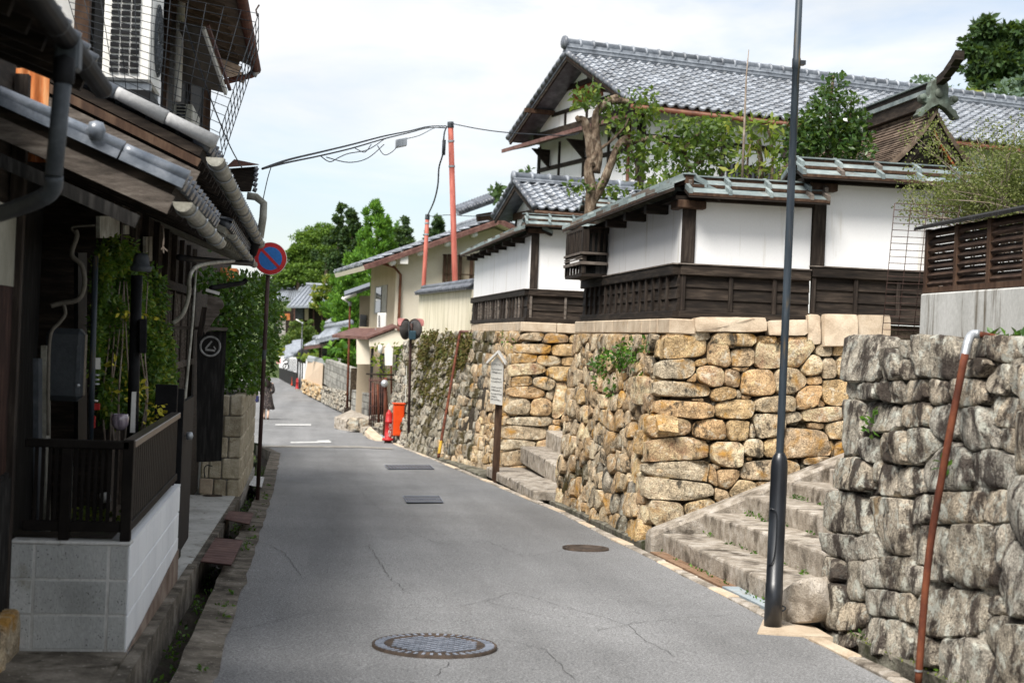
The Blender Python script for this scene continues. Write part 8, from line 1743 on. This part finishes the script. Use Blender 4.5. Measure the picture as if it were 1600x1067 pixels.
# no parking sign
sp = roadpt(402, 783); sp.z -= .0
ns = thing('parking_sign', 'round blue and red no parking sign on a brown pole at the left kerb', 'road sign', tuple(sp))
tp_ = P(419, 425, sp.y); MB().tube([sp, sp.lerp(tp_, .5), tp_ + (tp_ - sp) * .06], .028, 14).build('pole', BRPOLE, ns)
MB().tube([sp.lerp(tp_, .62), sp.lerp(tp_, .66)], .0285, 14, cap=False).build('pale_band', GREYP, ns)
SB = M('sign_blue', [(.02, .13, .42), (.03, .16, .48)], 3, rough=.35); SR = M('sign_red', [(.42, .02, .025), (.48, .03, .03)], 3, rough=.35)
c_ = P(422.5, 404, sp.y - .06); R0 = 25.2 * sp.y / F; ax = Vector((.02, -1, 0)).normalized(); ex_ = Vector((1, .02, 0)).normalized(); rr = math.cos(.042); 
MB().lathe(c_, [(0, -.010), (R0, -.010), (R0, .0), (R0 * .965, .001), (0, .001)], 48, tuple(ax)).build('sign_back', WHITEP, ns)
MB().lathe(c_, [(R0 * .965, .0015), (R0 * .70, .003), (0, .003)], 48, tuple(ax)).build('red_ring', SR, ns)
MB().lathe(c_, [(R0 * .705, .0042), (0, .0045)], 48, tuple(ax)).build('blue_disc', SB, ns)
dg = (ex_ * math.cos(math.radians(44)) - Vector((0, 0, 1)) * math.sin(math.radians(44))); MB().beam(c_ + ax * .0068 - dg * R0 * .74, c_ + ax * .0068 + dg * R0 * .74, .003, R0 * .17, up=tuple(ax.cross(dg))).build('red_slash', SR, ns)
MB().box(c_.x - .05, c_.y + .012, c_.z - .03, c_.x + .05, c_.y + .06, c_.z + .03).build('clamp', STEEL, ns)

# ------------------------------------------------------------------ the walking woman
pp = roadpt(416, 655); pp.x += .0
pw = thing('person', 'woman with long dark hair in a dark patterned dress walking away along the road, bag at her left', 'person', tuple(pp))
pw['label'] = 'woman with long dark hair in dark patterned dress walking away down the road'
def skin(name, verts, edges, radii, mat, parent, levels=2, root=0):
    me = bpy.data.meshes.new(name); me.from_pydata(verts, edges, []); o = bpy.data.objects.new(name, me); C.objects.link(o)
    md = o.modifiers.new('s', 'SKIN'); md.use_smooth_shade = True
    for i, r in enumerate(radii): me.skin_vertices[0].data[i].radius = r if hasattr(r, '__len__') else (r, r)
    for i in range(len(verts)): me.skin_vertices[0].data[i].use_root = i == root
    sb = o.modifiers.new('d', 'SUBSURF'); sb.levels = levels; sb.render_levels = levels
    bpy.context.view_layer.update(); m2 = bpy.data.meshes.new_from_object(o.evaluated_get(bpy.context.evaluated_depsgraph_get())); bpy.data.objects.remove(o)
    m2.materials.clear(); m2.materials.append(mat); o = bpy.data.objects.new(name, m2); C.objects.link(o); o.parent = parent; return o
SKIN = M('skin', [(.50, .33, .25), (.58, .40, .31)], 5, rough=.6, spec=.3); HAIR = M('dark_hair', [(.008, .006, .005), (.022, .015, .012)], 30, (1, 1, .1), .4)
V_ = [(0, 0, .92), (0, 0, 1.12), (0, .01, 1.32), (0, .01, 1.40), (0, .015, 1.48), (0, .01, 1.56), (0, .01, 1.62), (-.16, 0, 1.33), (-.22, -.02, 1.08), (-.20, .08, .86), (-.20, .10, .80), (.16, 0, 1.33), (.23, -.03, 1.10), (.19, .10, .98), (.15, .18, .95),
      (-.08, 0, .86), (-.085, .06, .48), (-.08, -.02, .10), (-.08, .10, .03), (.08, 0, .86), (.075, -.08, .48), (.06, -.24, .14), (.06, -.22, .05), (.06, -.10, .03)]
E_ = [(0, 1), (1, 2), (2, 3), (3, 4), (4, 5), (5, 6), (2, 7), (7, 8), (8, 9), (9, 10), (2, 11), (11, 12), (12, 13), (13, 14), (0, 15), (15, 16), (16, 17), (17, 18), (0, 19), (19, 20), (20, 21), (21, 22), (22, 23)]
R_ = [(.15, .11), (.125, .095), (.13, .09), .05, (.07, .085), (.085, .10), (.06, .07), .055, .042, .032, (.03, .04), .055, .042, .032, (.03, .04), .085, .055, .04, (.035, .03), .085, .055, .04, .035, .03]
skin('body', V_, E_, R_, SKIN, pw)
# dress as one lofted surface plus sleeves
DRS = mat_('patterned_dark_dress'); t = NT(DRS); vv = t.n('ShaderNodeTexCoord').outputs['Object']; vo = t.n('ShaderNodeTexVoronoi', {'Vector': vv, 'Scale': 26.}).outputs[0]
finish(t, t.mix(t.ramp(vo, [(.22, 1.), (.3, 0.)]), (.022, .017, .018), (.30, .24, .21)), .9)
prof = [(.38, .27, .23), (.40, .28, .24), (.62, .235, .20), (.85, .19, .155), (1.0, .165, .13), (1.08, .145, .115), (1.14, .15, .12), (1.28, .175, .125), (1.37, .17, .10), (1.41, .08, .075)]
vs = []; n_ = 28
for j, (z, rx, ry) in enumerate(prof):
    for k in range(n_): a = 2 * math.pi * k / n_; f_ = 1 + (.07 * math.sin(a * 7 + j * .2) * max(0, (1.0 - z)) * 1.2); vs.append((math.cos(a) * rx * f_ + (.02 if z < .5 else 0), math.sin(a) * ry * f_, z + .012 * math.sin(a * 3) * (z < .45)))
fs = [(j * n_ + k, j * n_ + (k + 1) % n_, (j + 1) * n_ + (k + 1) % n_, (j + 1) * n_ + k) for j in range(len(prof) - 1) for k in range(n_)]
m_ = MB().add([Vector(v) + pp for v in vs], fs, True); m_.build('dress', DRS, pw)
skin('sleeve', [(-.14, 0, 1.35), (-.19, -.01, 1.22), (-.225, -.02, 1.08), (-.205, .07, .90)], [(0, 1), (1, 2), (2, 3)], [.07, .068, .065, .05], DRS, pw)
skin('sleeve', [(.14, 0, 1.35), (.19, -.01, 1.22), (.235, -.03, 1.10), (.195, .09, .985)], [(0, 1), (1, 2), (2, 3)], [.07, .068, .065, .05], DRS, pw)
skin('hair', [(0, -.015, 1.60), (0, -.04, 1.54), (0, -.07, 1.42), (.01, -.11, 1.28), (.015, -.11, 1.17)], [(0, 1), (1, 2), (2, 3), (3, 4)], [(.09, .10), (.105, .10), (.11, .065), (.11, .05), (.06, .03)], HAIR, pw)
for x, y, z in ((-.08, .06, .0), (.06, -.16, .02)): MB().prism([pp + Vector((x - .04, y - .11, z)), pp + Vector((x + .04, y - .11, z)), pp + Vector((x + .045, y + .08, z)), pp + Vector((x, y + .13, z)), pp + Vector((x - .045, y + .08, z))], (0, 0, .05)).build('shoe', WOODBR, pw, bevel=.012)
bg_ = thing('shoulder_bag', 'small tan and dark blue bag hanging at the left side of the walking woman', 'bag', tuple(pp + Vector((-.36, .05, .78))))
q = Vector(bg_.location); MB().box(q.x - .08, q.y - .12, q.z - .16, q.x + .06, q.y + .12, q.z + .08).build('bag_body', M('navy_bag', [(.015, .02, .06), (.03, .03, .10)], 5), bg_, bevel=.03); MB().box(q.x - .085, q.y - .10, q.z + .085, q.x + .03, q.y + .10, q.z + .22).build('bag_top', M('tan_leather', [(.35, .18, .08), (.45, .25, .12)], 5), bg_, bevel=.03)
MB().tube(smooth([q + Vector((0, -.1, .2)), q + Vector((.12, -.03, .52)), q + Vector((0, .1, .2))]), .01, 6).build('strap', WOODBR, bg_)
